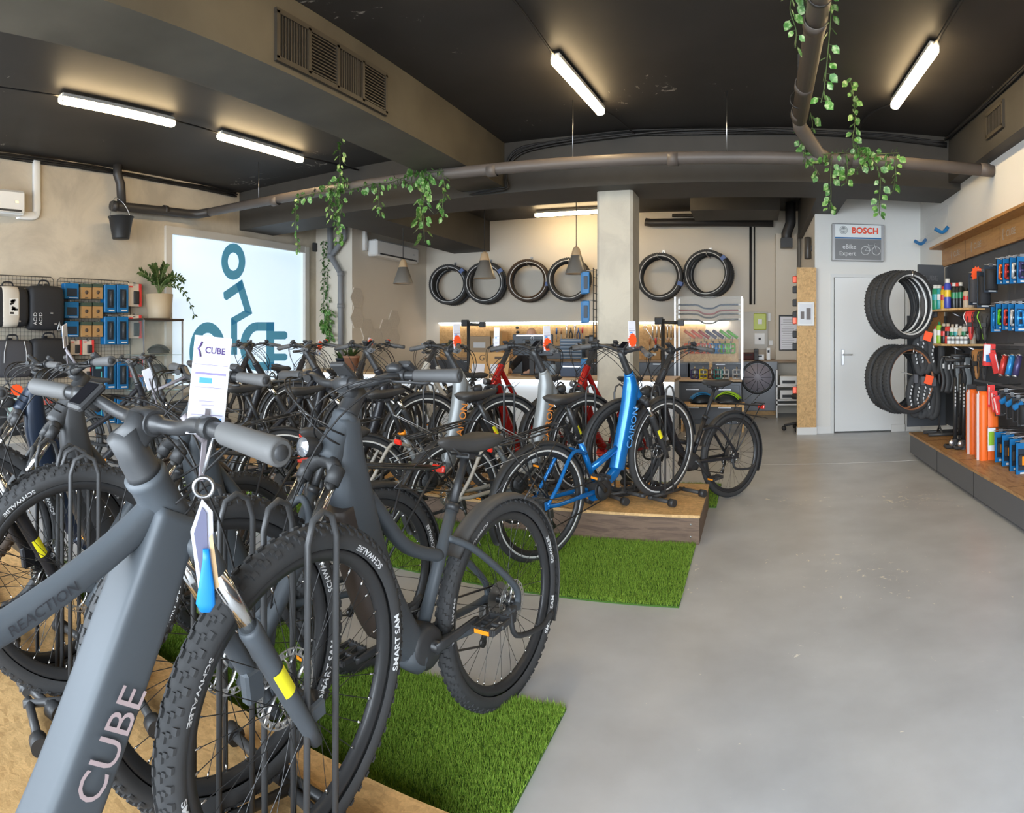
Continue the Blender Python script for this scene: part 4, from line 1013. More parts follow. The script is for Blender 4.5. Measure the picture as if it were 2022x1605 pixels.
N_, dN = bicycle('bicycle', 'black hardtail bicycle at the left edge, only its fork and front wheel in view', 'mtb', 'black', (-1.83, -.10, 0, 1.70, .137), 0., .017, 1.2, P1, True,
    dict(short='black hardtail', text=True, fork_yellow='decal', fork_paint='black'))
# ------------------------------------------------------------------ the long platform, row facing away
NEAR = 1.0; P2 = P2H + .003
m_strp = m_ref
def nb(x, y, label, paint, kind='trek_tube', yaw=NEAR, pit=.187, **k):
    k.setdefault('rack', True); k.setdefault('stripe', m_strp)
    return bicycle('bicycle', label, kind, paint, (x, y, 0, yaw, pit), k.pop('steer', 0.), k.pop('roll', 0.), k.pop('crank', 1.1), P2, True, k)
BL, dBL = nb(-1.22, 3.625, 'bright blue low step electric bicycle standing on the brown plank platform', 'blue', yaw=1.002, pit=.178, roll=.05, word='CAIRON', wordm=mat('lettering_bluish', (.10, .36, .78), .4), fork_yellow='decal', crank=2.2, light=True, stay_chrome=True, short='blue bicycle')
G2, dG2 = nb(-1.76, 3.58, 'cool grey low step bicycle with orange lettering, next to the blue bicycle', 'silver', yaw=1.019, rear_paint='sand', word='CAIRON', wordm=mat('lettering_orange', (.85, .30, .06), .45), accent=True, fork_yellow='decal', light=True, stay_chrome=True, crank=.6, short='grey bicycle next to the blue one')
G1, dG1 = nb(-2.347, 3.40, 'cool grey low step bicycle with orange lettering, second along from the blue bicycle', 'silver', yaw=.975, rear_paint='sand', word='CAIRON', wordm=MATS['lettering_orange'], accent=True, fork_yellow='decal', light=True, stay_chrome=True, crank=1.6, short='grey bicycle second from the blue one')
K1, dK1 = nb(-2.93, 3.28, 'black trekking bicycle with a luggage rack, third along from the blue bicycle', 'black', 'trek_trap', light=True, crank=.3, short='black bicycle third from the blue one')
K0, dK0 = nb(-3.38, 3.12, 'black trekking bicycle with a luggage rack, fourth along from the blue bicycle', 'black', 'trek_trap', crank=2.0, short='black bicycle fourth from the blue one')
KM, dKM = nb(-4.45, 3.55, 'black trekking bicycle farthest along from the blue bicycle, near the glass cabinet', 'black', 'trek_slim', rack=False, crank=1., short='black bicycle farthest from the blue one')
# row facing the lens
FAR = 4.244
def fb(x, y, label, paint, kind='trek_trap', yaw=FAR, pit=.178, **k):
    k.setdefault('stripe', m_strp); k.setdefault('light', True)
    return bicycle('bicycle', label, kind, paint, (x, y, 0, yaw, pit), k.pop('steer', 0.), k.pop('roll', 0.), k.pop('crank', .7), P2, True, k)
Z_, dZ = fb(-.21, 5.29, 'black bicycle with a rear rack at the right end of the long platform', 'black', 'trek_slim', yaw=3.98, pit=.16, rack=True, stripe=None, redbutton=False, short='black bicycle at the right end')
R2, dR2 = fb(-1.038, 5.62, 'dark red bicycle in front of the concrete column', 'red', cover=PAINT['red'], short='red bicycle by the column')
R1, dR1 = fb(-1.796, 5.61, 'dark red bicycle in front of the counter, left of the concrete column', 'red', cover=PAINT['red'], short='red bicycle by the counter')
W1, dW1 = fb(-2.60, 5.75, 'cream bicycle behind the grey low step bicycles', 'cream', cover=PAINT['cream'], short='cream bicycle')
H2, dH2 = fb(-3.506, 5.56, 'black bicycle with a red thumb button facing the shop front, beside the cream frames', 'black', 'trek_slim', yaw=4.78, redbutton=True, short='black bicycle beside the cream frames')
H1, dH1 = fb(-4.247, 5.6, 'black bicycle with a red thumb button in front of the frosted window edge', 'black', 'trek_slim', yaw=4.72, redbutton=True, short='black bicycle by the window edge')
M1, dM1 = fb(-5.07, 5.6, 'black bicycle in front of the cyclist sign on the frosted window', 'black', 'trek_trap', yaw=4.71, short='black bicycle before the cyclist sign')
# loose bicycles by the counter
bicycle('bicycle', 'cream bicycle parked by the lit counter below the potted plants', 'trek_trap', 'cream', (-4.75, 7.0, 0, .35, 0), .1, 0, .4, False, True, dict(rack=False))
bicycle('bicycle', 'navy bicycle parked by the frosted window behind the front row', 'trek_slim', 'navy', (-6.3, 6.5, 0, .15, 0), .1, 0, .4, False, True, dict(rack=True, display=False))
bicycle('bicycle', 'black bicycle with a brown saddle standing by the wall of bags', 'trek_trap', 'black', (-4.62, 2.15, 0, 1.15, 0), .1, 0, .4, False, True, dict(rack=True, saddle=mat('saddle_brown', (.20, .075, .045), .5), tiremat=m_rub2, stripe=None))
bicycle('bicycle', 'dark bicycle standing behind the brown saddle bicycle by the wall of bags', 'trek_trap', 'graph', (-5.45, 2.9, 0, 1.0, 0), .1, 0, 2.4, False, True, dict(rack=True))
# ================================================================== LEFT WALL
def hbox(p0, p1, X, d):
    """y/z rectangle on the plane x = X from two picture corners; returns centre, (depth, width, height)"""
    a, b_ = on_x(p0[0], p0[1], X), on_x(p1[0], p0[1], X); c_ = on_x((p0[0] + p1[0]) / 2, p1[1], X); t_ = on_x((p0[0] + p1[0]) / 2, p0[1], X)
    return Vector((X - d / 2, (a.y + b_.y) / 2, (t_.z + c_.z) / 2)), (d, abs(b_.y - a.y), abs(t_.z - c_.z))
XG = XL + .05
m_grid = mat('grid_wire', (.05, .045, .04), .5)
def wire_panel(y0, y1, z0, z1, label):
    mb = MB()
    mb.tube([(XG, y0, z0), (XG, y0, z1 - .04), (XG, y0 + .04, z1), (XG, y1 - .04, z1), (XG, y1, z1 - .04), (XG, y1, z0)], .006, 6)
    t = tag(mb.build('wire_grid_panel', m_grid), label, 'display grid', 'wire grid panels on the concrete wall')
    mb = MB(); n = int((y1 - y0) / .05)
    for k in range(1, n): y = y0 + (y1 - y0) * k / n; mb.tube([(XG, y, z0), (XG, y, z1)], .0022, 4, cap=False)
    n = int((z1 - z0) / .05)
    for k in range(n): z = z0 + (z1 - z0) * k / n; mb.tube([(XG + .003, y0, z), (XG + .003, y1, z)], .0022, 4, cap=False)
    mb.build('wire_mesh', m_grid, t)
    for k, z in enumerate((1.98, 1.52, 1.05)):
        mb = MB(); mb.box((XG + .01, (y0 + y1) / 2, z), (.015, y1 - y0, .022)); mb.build('cross_rail', m_grid, t)
    for y in (y0 + .1, y1 - .1): mb = MB(); mb.box((XG - .03, y, z1 - .1), (.05, .03, .03)); mb.build('wall_bracket', m_grid, t)
gy = [on_x(p, 550, XG).y for p in (-60, 106, 113, 257)]
wire_panel(gy[0], gy[1], .35, 2.12, 'black wire grid panel on the concrete wall carrying the bags')
wire_panel(gy[2], gy[3], .35, 2.12, 'black wire grid panel on the concrete wall carrying the blue packages')

m_bagk = mat('bag_black', (.016, .016, .018), .7, bump=.1, scale=30); m_bagg = mat('bag_grey', (.055, .055, .062), .75, bump=.1, scale=30)
m_beige = mat('bag_beige', (.56, .50, .42), .8); m_mint = mat('tag_mint', (.42, .58, .56), .6)
def soft_box(mb, c, d, e=4., pinch=.9):
    """rounded box swept along y with softened ends"""
    P = []; S = []
    for t, k in ((-.5, .80), (-.47, .93), (-.38, 1.0), (0, 1.02), (.38, 1.0), (.47, .93), (.5, .80)):
        P.append(Vector(c) + Vector((0, d[1] * t, 0))); S.append(sup(d[2] / 2 * k, d[0] / 2 * k, 20, e))
    mb.sweep(P, S, (0, 0, 1))
def bag(p0, p1, depth, m, label, flap=None, trims=False, word=None, logo=False, handle=True):
    c, d = hbox(p0, p1, XG + .03 + depth, depth); mb = MB(); soft_box(mb, c, d)
    t = tag(mb.build('pannier_bag', m), label, 'bag', 'bags hanging on the wire grid')
    if flap:
        mb = MB(); soft_box(mb, c + Vector((.008, 0, .005)), (d[0], d[1] * .5, d[2] * 1.03)); f = mb.build('flap', flap, t)
        mb = MB(); mb.box(c + Vector((d[0] / 2 + .012, .03, .0)), (.004, d[1] * .24, d[2] * .42)); mb.build('patch', mat('patch_pale', (.70, .66, .60), .6), f)
        mb = MB()
        for k in range(9): mb.box(c + Vector((d[0] / 2 + .015, .03 + random.uniform(-.3, .3) * d[1] * .2, random.uniform(-.16, .16) * d[2])), (.002, d[1] * .1, d[2] * .05), Matrix.Rotation(random.uniform(-.6, .6), 3, 'X'))
        mb.build('print', m_cab, f)
    if trims:
        for s in (-1, 1): mb = MB(); mb.tube([c + Vector((d[0] / 2 + .004, s * d[1] * .30 * k2, z)) for z, k2 in ((d[2] * .48, .8), (d[2] * .2, 1), (-d[2] * .1, 1.03))], .006, 6); mb.build('piping', mat('piping_pale', (.45, .44, .43), .6), t)
    mb = MB(); w_ = d[1] * .16
    if handle: mb.tube(smoothpath([c + Vector((0, -w_, d[2] / 2 - .01)), c + Vector((0, -w_ * .7, d[2] / 2 + .06)), c + Vector((0, w_ * .7, d[2] / 2 + .06)), c + Vector((0, w_, d[2] / 2 - .01))], 4), .011, 8)
    mb.box(c + Vector((-d[0] / 2 + .0, 0, d[2] / 2 - .03)), (.06, .06, .12), bev=.005); mb.build('handle', m_bagk, t)
    for a_, b_ in ((.22, -.36), (.1, -.12)): mb = MB(); mb.box(c + Vector((d[0] / 2 + .003, d[1] * a_, d[2] * b_)), (.006, .035, .018)); mb.build('reflector', m_alu, t)
    mb = MB()
    if word:
        for k in (0, 1): text_on(mb, word, c + Vector((d[0] / 2 + .006, -d[1] * (.40 - .16 * k), -d[2] * .25)), (0, 0, 1), (0, -1, 0), .045, out=.004)
    if logo:
        L_ = c + Vector((d[0] / 2 + .01, d[1] * (.32 if word else -.36), -d[2] * (.40 if word else .22))); h = .05
        mb.tube([L_ + Vector((0, -h * .5, -h)), L_ + Vector((0, 0, h)), L_ + Vector((0, h * .5, -h)), L_ + Vector((0, -h * .2, -h))], .006, 6)
    if word or logo: mb.build('lettering', m_letw, t)
    return t
bag((-14, 566), (58, 645), .24, m_bagk, 'black bag with a wide beige flap hanging on the wire grid', m_beige)
bag((62, 563), (128, 652), .26, m_bagk, 'black roll pannier with white lettering down its side, next to the beige flap bag', word='ACID', logo=True)
bag((-6, 672), (66, 746), .20, m_bagg, 'dark grey briefcase bag with two pale piping lines on the wire grid', trims=True)
bag((68, 668), (140, 748), .24, m_bagk, 'black pannier with a white triangle mark below the lettered pannier', logo=True)
b5 = bag((-8, 778), (62, 862), .22, m_bagk, 'black bag with a mint paper tag, lowest on the wire grid', handle=False)
c, d = hbox((14, 775), (48, 832), XG + .30, .004); mb = MB(); mb.box(c + Vector((.012, 0, 0)), d); mt = mb.build('paper_tag', m_mint, b5)
mb = MB(); mb.box(c + Vector((.016, .0, -.06)), (.003, d[1] * .4, d[2] * .35)); mb.build('paper_tag_print', mat('print_brown', (.35, .25, .22), .6), mt)
P = []
for i in range(28): a = 2 * PI * i / 28; q = .075 if i % 2 else .062; P.append((q * 1.3 * cos(a), q * sin(a)))
mb = MB(); mb.prism(P, 0, .004, Matrix.Translation(c + Vector((.014, .0, d[2] / 2 + .03))) @ Matrix.Rotation(PI / 2, 4, 'Y') @ Matrix.Rotation(PI / 2, 4, 'Z')); mb.build('starburst', m_neon, b5)
c, d = hbox((76, 788), (106, 830), XG + .24, .18); mb = MB(); soft_box(mb, c, d, 2.6); rb = tag(mb.build('dry_bag', mat('coral_red', (.80, .10, .07), .5)), 'coral red rolled bag on the lower wire grid beside the mint tag', 'bag')
mb = MB(); mb.tube(smoothpath([c + Vector((.0, -.06, d[2] / 2 - .01)), c + Vector((0, 0, d[2] / 2 + .07)), c + Vector((0, .06, d[2] / 2 - .01))], 4), .008, 6); mb.build('strap', m_bagk, rb); mb = MB(); mb.tube([c + Vector((0, 0, d[2] / 2 + .06)), (XG, c.y, c.z + d[2] / 2 + .06)], .004, 6); mb.build('hook', m_steel, rb)

m_pkb = mat('pack_blue', (.008, .145, .37), .42); m_pkd = mat('pack_dark', (.02, .03, .045), .45); m_pkbr = mat('pack_brown', (.42, .24, .095), .7); m_pkw = mat('pack_cream', (.68, .58, .48), .6)
m_pkr = mat('pack_red', (.80, .055, .05), .45); m_pkg = mat('pack_green', (.05, .08, .06), .6)
def package(p0, p1, X, depth, body, label, group, cat='package', style='blue'):
    c, d = hbox(p0, p1, X + depth, depth); t = None; mb = MB(); s = 1 if X < 0 else -1; F = Vector((s, 0, 0))
    if X > 0: c = Vector((X - depth / 2, c.y, c.z))
    if style == 'long':      # blue frame card with a dark product window
        mb.box(c, d, bev=.006); t = mb.build('package', body)
        mb = MB(); mb.box(c + F * (d[0] / 2 + .002) + Vector((0, 0, .0)), (.006, d[1] * .55, d[2] * .66)); w = mb.build('window', m_pkd, t)
        mb = MB(); mb.tube([c + F * (d[0] / 2 + .012) + Vector((0, 0, -d[2] * .28)), c + F * (d[0] / 2 + .012) + Vector((0, 0, d[2] * .28))], d[1] * .14, 8); mb.build('product', mat('pack_product', (.04, .045, .05), .4), t)
        mb = MB(); mb.box(c + F * (d[0] / 2 + .002) + Vector((0, d[1] * .1, -d[2] * .43)), (.004, d[1] * .5, d[2] * .05)); mb.build('print', m_letw, t)
    elif style == 'small':
        mb.box(c, d, bev=.006); t = mb.build('package', body)
        mb = MB(); mb.box(c + F * (d[0] / 2 + .002) + Vector((0, 0, -d[2] * .08)), (.006, d[1] * .7, d[2] * .5)); mb.build('window', m_pkd, t)
        mb = MB(); mb.box(c + F * (d[0] / 2 + .002) + Vector((0, d[1] * .1, -d[2] * .43)), (.004, d[1] * .6, d[2] * .05)); mb.build('print', m_letw, t)
    elif style == 'brown':
        mb.box(c, d, bev=.003); t = mb.build('package', body)
        mb = MB(); mb.box(c + F * .001 + Vector((0, 0, d[2] * .40)), (d[0] + .004, d[1] * 1.01, d[2] * .24)); mb.build('sleeve', m_pkg, t)
        mb = MB(); mb.lathe([(0, 0), (min(d[1], d[2]) * .17, 0), (min(d[1], d[2]) * .17, .003), (0, .003)], c + F * (d[0] / 2) + Vector((0, 0, -.01)), F, 16); mb.box(c + F * (d[0] / 2 + .001) + Vector((0, d[1] * .0, -d[2] * .42)), (.003, d[1] * .3, .012)); mb.build('print', mat('print_dark', (.10, .07, .05), .6), t)
    elif style == 'card':    # cream card, red edge, black product
        mb.box(c, (.012, d[1], d[2]), bev=.003); t = mb.build('package', body)
        mb = MB(); mb.box(c + F * .007 + Vector((0, d[1] * .40, 0)), (.006, d[1] * .2, d[2])); mb.box(c + F * .008 + Vector((0, -d[1] * .3, d[2] * .36)), (.004, d[1] * .26, d[2] * .06)); mb.build('red_edge', m_pkr, t)
        mb = MB(); mb.sweep([c + F * .02 + Vector((0, d[1] * .08, z * d[2])) for z in (-.40, -.36, .12, .17)], [sup(.015 + .003 * k, d[1] * .20, 12, 3) for k in (0, 1, 1, 0)], (1, 0, 0)); mb.build('product', m_sat, t)
        mb = MB(); mb.box(c + F * .007 + Vector((0, -d[1] * .05, d[2] * .44)), (.006, d[1] * .16, d[2] * .03)); mb.build('hang_slot', m_cab, t)
    else:
        mb.box(c, d, bev=.006); t = mb.build('package', body)
        mb = MB(); mb.box(c + F * (d[0] / 2 + .001) + Vector((0, 0, d[2] * .25)), (.004, d[1] * .5, d[2] * .08)); mb.box(c + F * (d[0] / 2 + .001) + Vector((0, d[1] * .25, -d[2] * .15)), (.004, d[1] * .06, d[2] * .5)); mb.build('print', mat('print_teal', (.12, .55, .58), .5), t)
    mb = MB(); xw = XG if X < 0 else XR - .045; x0 = c.x; mb.tube([(xw, c.y, c.z + d[2] / 2 + .012), (x0 + F.x * (d[0] / 2 + .02), c.y, c.z + d[2] / 2 + .012)], .003, 6); mb.box((c.x, c.y, c.z + d[2] / 2 + .008), (min(d[0], .03), .03, .024)); mb.build('hook', m_steel, t)
    return tag(t, label, cat, group)
rows = ['top', 'middle', 'bottom']
for k, (a, b_) in enumerate(((559, 590), (596, 628), (634, 665))):
    package((128, a), (156, b_), XG + .01, .10, m_pkb, 'small blue package, %s one in its column beside the lettered pannier' % rows[k], 'small blue packages on the wire grid', style='small')
    package((161, a + 2), (181, b_), XG + .01, .11, m_pkbr, 'brown cardboard box with a dark sleeve, %s of the left brown column' % rows[k], 'brown boxes on the wire grid', style='brown')
    package((184, a + 2), (203, b_), XG + .01, .11, m_pkbr, 'brown cardboard box with a dark sleeve, %s of the right brown column' % rows[k], 'brown boxes on the wire grid', style='brown')
for k, (a, b_) in enumerate(((562, 617), (625, 680), (712, 768), (784, 836))):
    n_ = ('topmost', 'second from the top', 'third from the top', 'lowest')[k]
    package((207, a), (229, b_), XG + .01, .12, m_pkb, 'tall blue package beside the brown boxes, %s of the left blue column' % n_, 'tall blue packages on the wire grid', style='long')
    package((232, a), (254, b_), XG + .01, .12, m_pkb, 'tall blue package beside the cream cards, %s of the right blue column' % n_, 'tall blue packages on the wire grid', style='long')
for k, (p, q) in enumerate((((254, 560), (280, 605)), ((254, 622), (280, 668)), ((140, 671), (162, 700)), ((164, 671), (186, 700)), ((164, 715), (182, 770)), ((256, 782), (280, 812)), ((160, 786), (180, 806)))):
    package(p, q, XG + .04, .03, m_pkw, 'cream card with a red edge and black light, ' + ('top right beside the tall blue packages', 'right below the topmost cream card', 'left one above the raised black grip', 'behind the raised black grip', 'beside the dark teal printed package', 'lowest, right of the tall blue packages', 'lowest, left of the blue box')[k], 'cream and red cards on the wire grid', style='card')
package((183, 713), (206, 765), XG + .01, .10, m_pkd, 'dark package with teal print left of the tall blue packages', 'packages on the wire grid', style='x')
package((182, 788), (206, 826), XG + .01, .10, m_pkb, 'plain blue box below the dark package with teal print', 'packages on the wire grid', style='x')
c, d = hbox((258, 708), (284, 745), XG + .10, .09); mb = MB(); mb.box(c, d, bev=.008); pk = tag(mb.build('package', m_pkr), 'red carton with a round black lamp beside the glass cabinet', 'package')
mb = MB(); mb.lathe([(0, 0), (d[1] * .36, 0), (d[1] * .36, .03), (d[1] * .2, .05), (0, .05)], c + Vector((d[0] / 2, 0, -.01)), (1, 0, 0), 18); mb.build('product', m_sat, pk)
mb = MB(); mb.tube([(XG, c.y, c.z), (c.x - d[0] / 2, c.y, c.z)], .004, 6); mb.build('hook', m_steel, pk)
c, d = hbox((259, 754), (279, 790), XG + .05, .02); mb = MB(); y0, z1 = d[1] / 2, d[2] / 2
mb.tube(smoothpath([c + Vector((.0, -y0, -z1)), c + Vector((0, -y0, z1 * .5)), c + Vector((0, -y0 * .5, z1)), c + Vector((0, y0 * .5, z1)), c + Vector((0, y0, z1 * .5)), c + Vector((0, y0, -z1))], 4), .012, 8)
ul = tag(mb.build('bicycle_lock', m_sat), 'black shackle lock hanging at the edge of the wire grid', 'lock'); mb = MB(); mb.tube([c + Vector((0, -y0 - .03, -z1)), c + Vector((0, y0 + .03, -z1))], .02, 10); mb.build('crossbar', m_sat, ul)
mb = MB(); mb.tube([(XG, c.y, c.z + z1 - .02), (c.x + .02, c.y, c.z + z1 - .02)], .004, 6); mb.build('hook', m_steel, ul)

# ---------------- glass cabinet with a plant on top
m_glass = mat('clear_glass', (.55, .66, .62), .03, alpha=.05, spec=.35)
m_glass_edge = mat('glass_edge', (.35, .52, .48), .1, alpha=.6)
XC = XL + .50
ga, gb = on_x(284, 630, XC), on_x(360, 630, XC); gz = ga.z - .0; cy, cw = (ga.y + gb.y) / 2, gb.y - ga.y
mb = MB(); mb.box((XL + .26, cy, gz), (.50, cw + .04, .03), bev=.004); gc = tag(mb.build('glass_cabinet', mat('cabinet_dark_wood', (.045, .03, .022), .45)), 'glass display cabinet with a dark top below the potted plant', 'cabinet')
mb = MB(); mb.box((XL + .26, cy, .12), (.50, cw + .02, .24), bev=.004); mb.build('plinth', MATS['cabinet_dark_wood'], gc)
for k, (c_, s_) in enumerate((((XC, cy, (gz + .24) / 2), (.006, cw, gz - .27)), ((XL + .26, ga.y, (gz + .24) / 2), (.48, .006, gz - .27)), ((XL + .26, gb.y, (gz + .24) / 2), (.48, .006, gz - .27)))):
    mb = MB(); mb.box(c_, s_); mb.build('glass_pane', m_glass, gc)
shz = [on_x(320, 701, XC).z, on_x(320, 738, XC).z, .62]
for z in shz: mb = MB(); mb.box((XL + .26, cy, z), (.47, cw - .02, .008)); mb.build('glass_shelf', m_glass_edge, gc)
for y in (ga.y, gb.y): mb = MB(); mb.box((XC + .002, y, (gz + .24) / 2), (.018, .018, gz - .26)); mb.build('corner_post', m_alu, gc)
def helmet(c, m, m2, label, r=.13, rot=0., group='helmets on display'):
    mb = MB(); M3 = Matrix.Rotation(rot, 3, 'Z'); n, k = 20, 9; vs = []; fs = []
    for i in range(k + 1):
        t = PI * .5 * i / k
        for j in range(n):
            p = 2 * PI * j / n; q = 1 + .06 * cos(6 * p) * sin(t); vs.append(Vector(c) + M3 @ Vector((r * 1.15 * q * sin(t) * cos(p), r * .88 * q * sin(t) * sin(p), r * .85 * cos(t))))
    for i in range(k):
        for j in range(n): fs.append((i * n + j, i * n + n + j, i * n + n + (j + 1) % n, i * n + (j + 1) % n))
    mb.add(vs, fs, True); mb.add([v - Vector((0, 0, .012)) for v in vs[-n:]] , [tuple(range(n))]); h = tag(mb.build('bicycle_helmet', m), label, 'helmet', group)
    mb = MB()
    for s in (-.6, -.3, 0, .3, .6):
        P = [Vector(c) + M3 @ Vector((r * 1.2 * cos(a), r * .9 * s * (1 - .25 * abs(cos(a))), r * .92 * sin(a) * sqrt_(1 - s * s * .8))) for a in [PI * (.12 + .76 * q / 8) for q in range(9)]]
        mb.sweep(P, rsec(.006, .013, 2.6, 8), (0, 0, 1))
    mb.build('rib', m2, h); return h
hy = lambda px: on_x(px, 690, XL + .27).y
helmet((XL + .27, hy(313), shz[0] + .02), m_bagk, m_sat, 'black helmet on the upper glass shelf of the cabinet', .13, .6, 'helmets in the glass cabinet')
helmet((XL + .27, hy(312), shz[1] + .02), m_bagg, m_sat, 'dark grey helmet on the middle glass shelf of the cabinet', .11, .2, 'helmets in the glass cabinet')
mb = MB(); mb.box((XL + .2, hy(330), shz[2] + .10), (.2, .22, .18), bev=.004); bx = tag(mb.build('camera_box', m_pkw), 'pale carton on the lowest glass shelf of the cabinet', 'box'); mb = MB(); mb.box((XL + .302, hy(330), shz[2] + .10), (.003, .1, .08)); mb.build('label_print', m_pkb, bx)
mb = MB(); mb.box((XL + .22, hy(298), shz[2] + .09), (.2, .18, .16), bev=.004); bx = tag(mb.build('light_box', m_pkb), 'blue carton on the lowest glass shelf of the cabinet', 'box'); mb = MB(); mb.box((XL + .322, hy(298), shz[2] + .09), (.003, .1, .03)); mb.build('label_print', m_letw, bx)
# potted plant
pa, pb = on_x(291, 580, XL + .26), on_x(336, 627, XL + .26); pr = (pb.y - pa.y) / 2 * .98; py_ = (pa.y + pb.y) / 2; pz = gz + .016; ph = pa.z - pz
mb = MB(); c = (XL + .27, py_, pz); mb.lathe([(0, 0), (pr * .80, 0), (pr * .84, .02), (pr, ph), (pr * .95, ph), (pr * .92, ph - .05), (0, ph - .05)], c, (0, 0, 1), 28)
pp = tag(mb.build('potted_plant', mat('pot_beige', (.42, .34, .235), .55)), 'glossy green plant in a beige pot on top of the glass cabinet', 'plant')
mb = MB(); mb.lathe([(0, 0), (pr * .91, 0)], (c[0], c[1], pz + ph - .04), (0, 0, 1), 20); mb.build('soil', mat('soil', (.03, .02, .015), .95), pp)
m_leafd = mat('leaf_dark', (.045, .085, .022), .35, var=.35, scale=20)
def leaf(mb, p, d, up, ln, wd):
    d = Vector(d).normalized(); s = d.cross(Vector(up)); s = s.normalized() if s.length > 1e-4 else Vector((1, 0, 0)); n = s.cross(d)
    p = Vector(p); vs = [p, p + d * ln * .25 + s * wd * .42 + n * ln * .03, p + d * ln * .6 + s * wd * .46 + n * ln * .02, p + d * ln, p + d * ln * .6 - s * wd * .46 + n * ln * .02, p + d * ln * .25 - s * wd * .42 + n * ln * .03, p + d * ln * .45 - n * ln * .03]
    mb.add(vs, [(0, 1, 6), (1, 2, 6), (2, 3, 6), (3, 4, 6), (4, 5, 6), (5, 0, 6)], True)
top = Vector((c[0], c[1], pz + ph - .04)); ends = [(-.05, -.28, .34), (.12, -.16, .40), (-.1, -.06, .44), (.1, .02, .42), (0, .10, .46), (.1, .16, .30), (.16, .30, .24), (.18, .42, .02), (.05, -.1, .3), (.1, .05, .25)]
ms = MB(); ml = MB()
for e_ in ends:
    e_ = Vector(e_); far = e_.y > .25
    P = bez(top, top + Vector((e_.x * .1, e_.y * .1, .22)), top + Vector((e_.x * .7, e_.y * .7, max(e_.z, .25) + (.1 if far else -.04))), top + e_ + (Vector((0, .06, -.26)) if e_.y > .4 else Vector((0, 0, 0))), 12)
    ms.tube(P, [.010 - .0055 * i / 12 for i in range(13)], 6)
    for i in range(4, 13):
        t_ = (P[min(i + 1, 12)] - P[i - 1]).normalized()
        for s in (-1, 1):
            sd = t_.cross(Vector((1, 0, .2))).normalized() * s; leaf(ml, P[i], sd * .8 + t_ * .6 + Vector((random.uniform(-.3, .3), 0, 0)), (1, 0, .3), .078 * random.uniform(.8, 1.15), .036)
ms.build('stem', mat('stem_green', (.10, .14, .04), .5), pp); lf = ml.build('leaves', m_leafd, pp)
# bucket
bt, bb_ = on_x(230, 431, -7.18), on_x(231, 474, -7.18); br_ = (on_x(252, 431, -7.18).y - on_x(208, 431, -7.18).y) / 2 * .96; bh_ = bt.z - bb_.z
bx_ = Vector((-7.07, bt.y, bb_.z))
mb = MB(); mb.lathe([(0, 0), (br_ * .66, 0), (br_ * .68, .01), (br_ * .96, bh_ - .01), (br_ * 1.04, bh_ - .008), (br_ * 1.04, bh_), (br_ * .93, bh_), (br_ * .65, .015), (0, .015)], bx_, (0, 0, 1), 28)
bk = tag(mb.build('bucket', mat('bucket_black', (.020, .020, .021), .5)), 'black bucket hanging by its wire handle from the end of the dark drain pipe', 'bucket')
mb = MB(); tz = bx_ + Vector((0, 0, bh_)); mb.tube(smoothpath([tz + Vector((0, -br_, -.02)), tz + Vector((-.05, -br_ * .6, .17)), tz + Vector((-.12, 0, .28)), tz + Vector((-.05, br_ * .6, .17)), tz + Vector((0, br_, -.02))], 5), .004, 6); mb.build('handle', m_steel, bk)
# air conditioners
def aircon(c, w, h, d, nx, label, trunk=None):
    """c: middle of the back, nx: facing unit vector"""
    n = Vector(nx); r = Vector((0, 0, 1)).cross(n); R3 = Matrix((r, n, Vector((0, 0, 1)))).transposed(); c = Vector(c); mb = MB()
    mb.sweep([c + n * d / 2 - r * w / 2, c + n * d / 2 + r * w / 2], [(h / 2, -d / 2 + 0), (h / 2, d * .36), (h * .3, d / 2), (-h * .30, d / 2), (-h * .5, d * .2), (-h / 2, -d / 2)], (0, 0, 1), smooth=False) if False else mb.box(c + n * d / 2, (w, d, h), R3, .03)
    t = tag(mb.build('air_conditioner', m_pw), label, 'air conditioner')
    mb = MB(); mb.box(c + n * (d + .004) - Vector((0, 0, h * .36)), (w * .86, .012, h * .10), R3, .003); mb.build('air_slot', mat('slot_dark', (.05, .05, .05), .6), t)
    mb = MB(); mb.box(c + n * (d + .012) - Vector((0, 0, h * .44)) , (w * .88, .05, .008), R3); mb.build('louvre', m_pw, t)
    mb = MB(); mb.box(c + n * (d + .002) + r * w * .36 + Vector((0, 0, h * .0)), (.05, .004, .03), R3); mb.build('badge', m_alu, t)
    if trunk: mb = MB(); mb.sweep(trunk, sup(.033, .05, 12, 6), n); mb.build('pipe_trunk', m_pw, t)
    return t
ay = on_x(51, 400, XL + .2).y; az_ = on_x(30, 399, XL + .2).z
ty = on_x(72, 330, XL + .04).y
aircon((XL + .002, ay - .45, az_), .90, .30, .21, (1, 0, 0), 'white wall air conditioner on the concrete wall at the left edge', smoothpath([(XL + .035, ay - .05, az_ - .12), (XL + .035, ty - .06, az_ - .12), (XL + .035, ty, az_ - .06), (XL + .035, ty, az_ + .2), (XL + .035, ty, ZC - .05)], 4))
a0, a1 = on_x(742, 480, X2 + .2), on_x(826, 510, X2 + .2)
aircon((X2 + .002, (a0.y + a1.y) / 2, on_x(785, 497, X2 + .2).z), a1.y - a0.y, .30, .22, (1, 0, 0), 'white wall air conditioner above the hexagon wall panels', [(X2 + .035, a0.y - .10, on_x(745, 490, X2).z - .1), (X2 + .035, a0.y - .1, on_x(745, 490, X2).z + .5)])
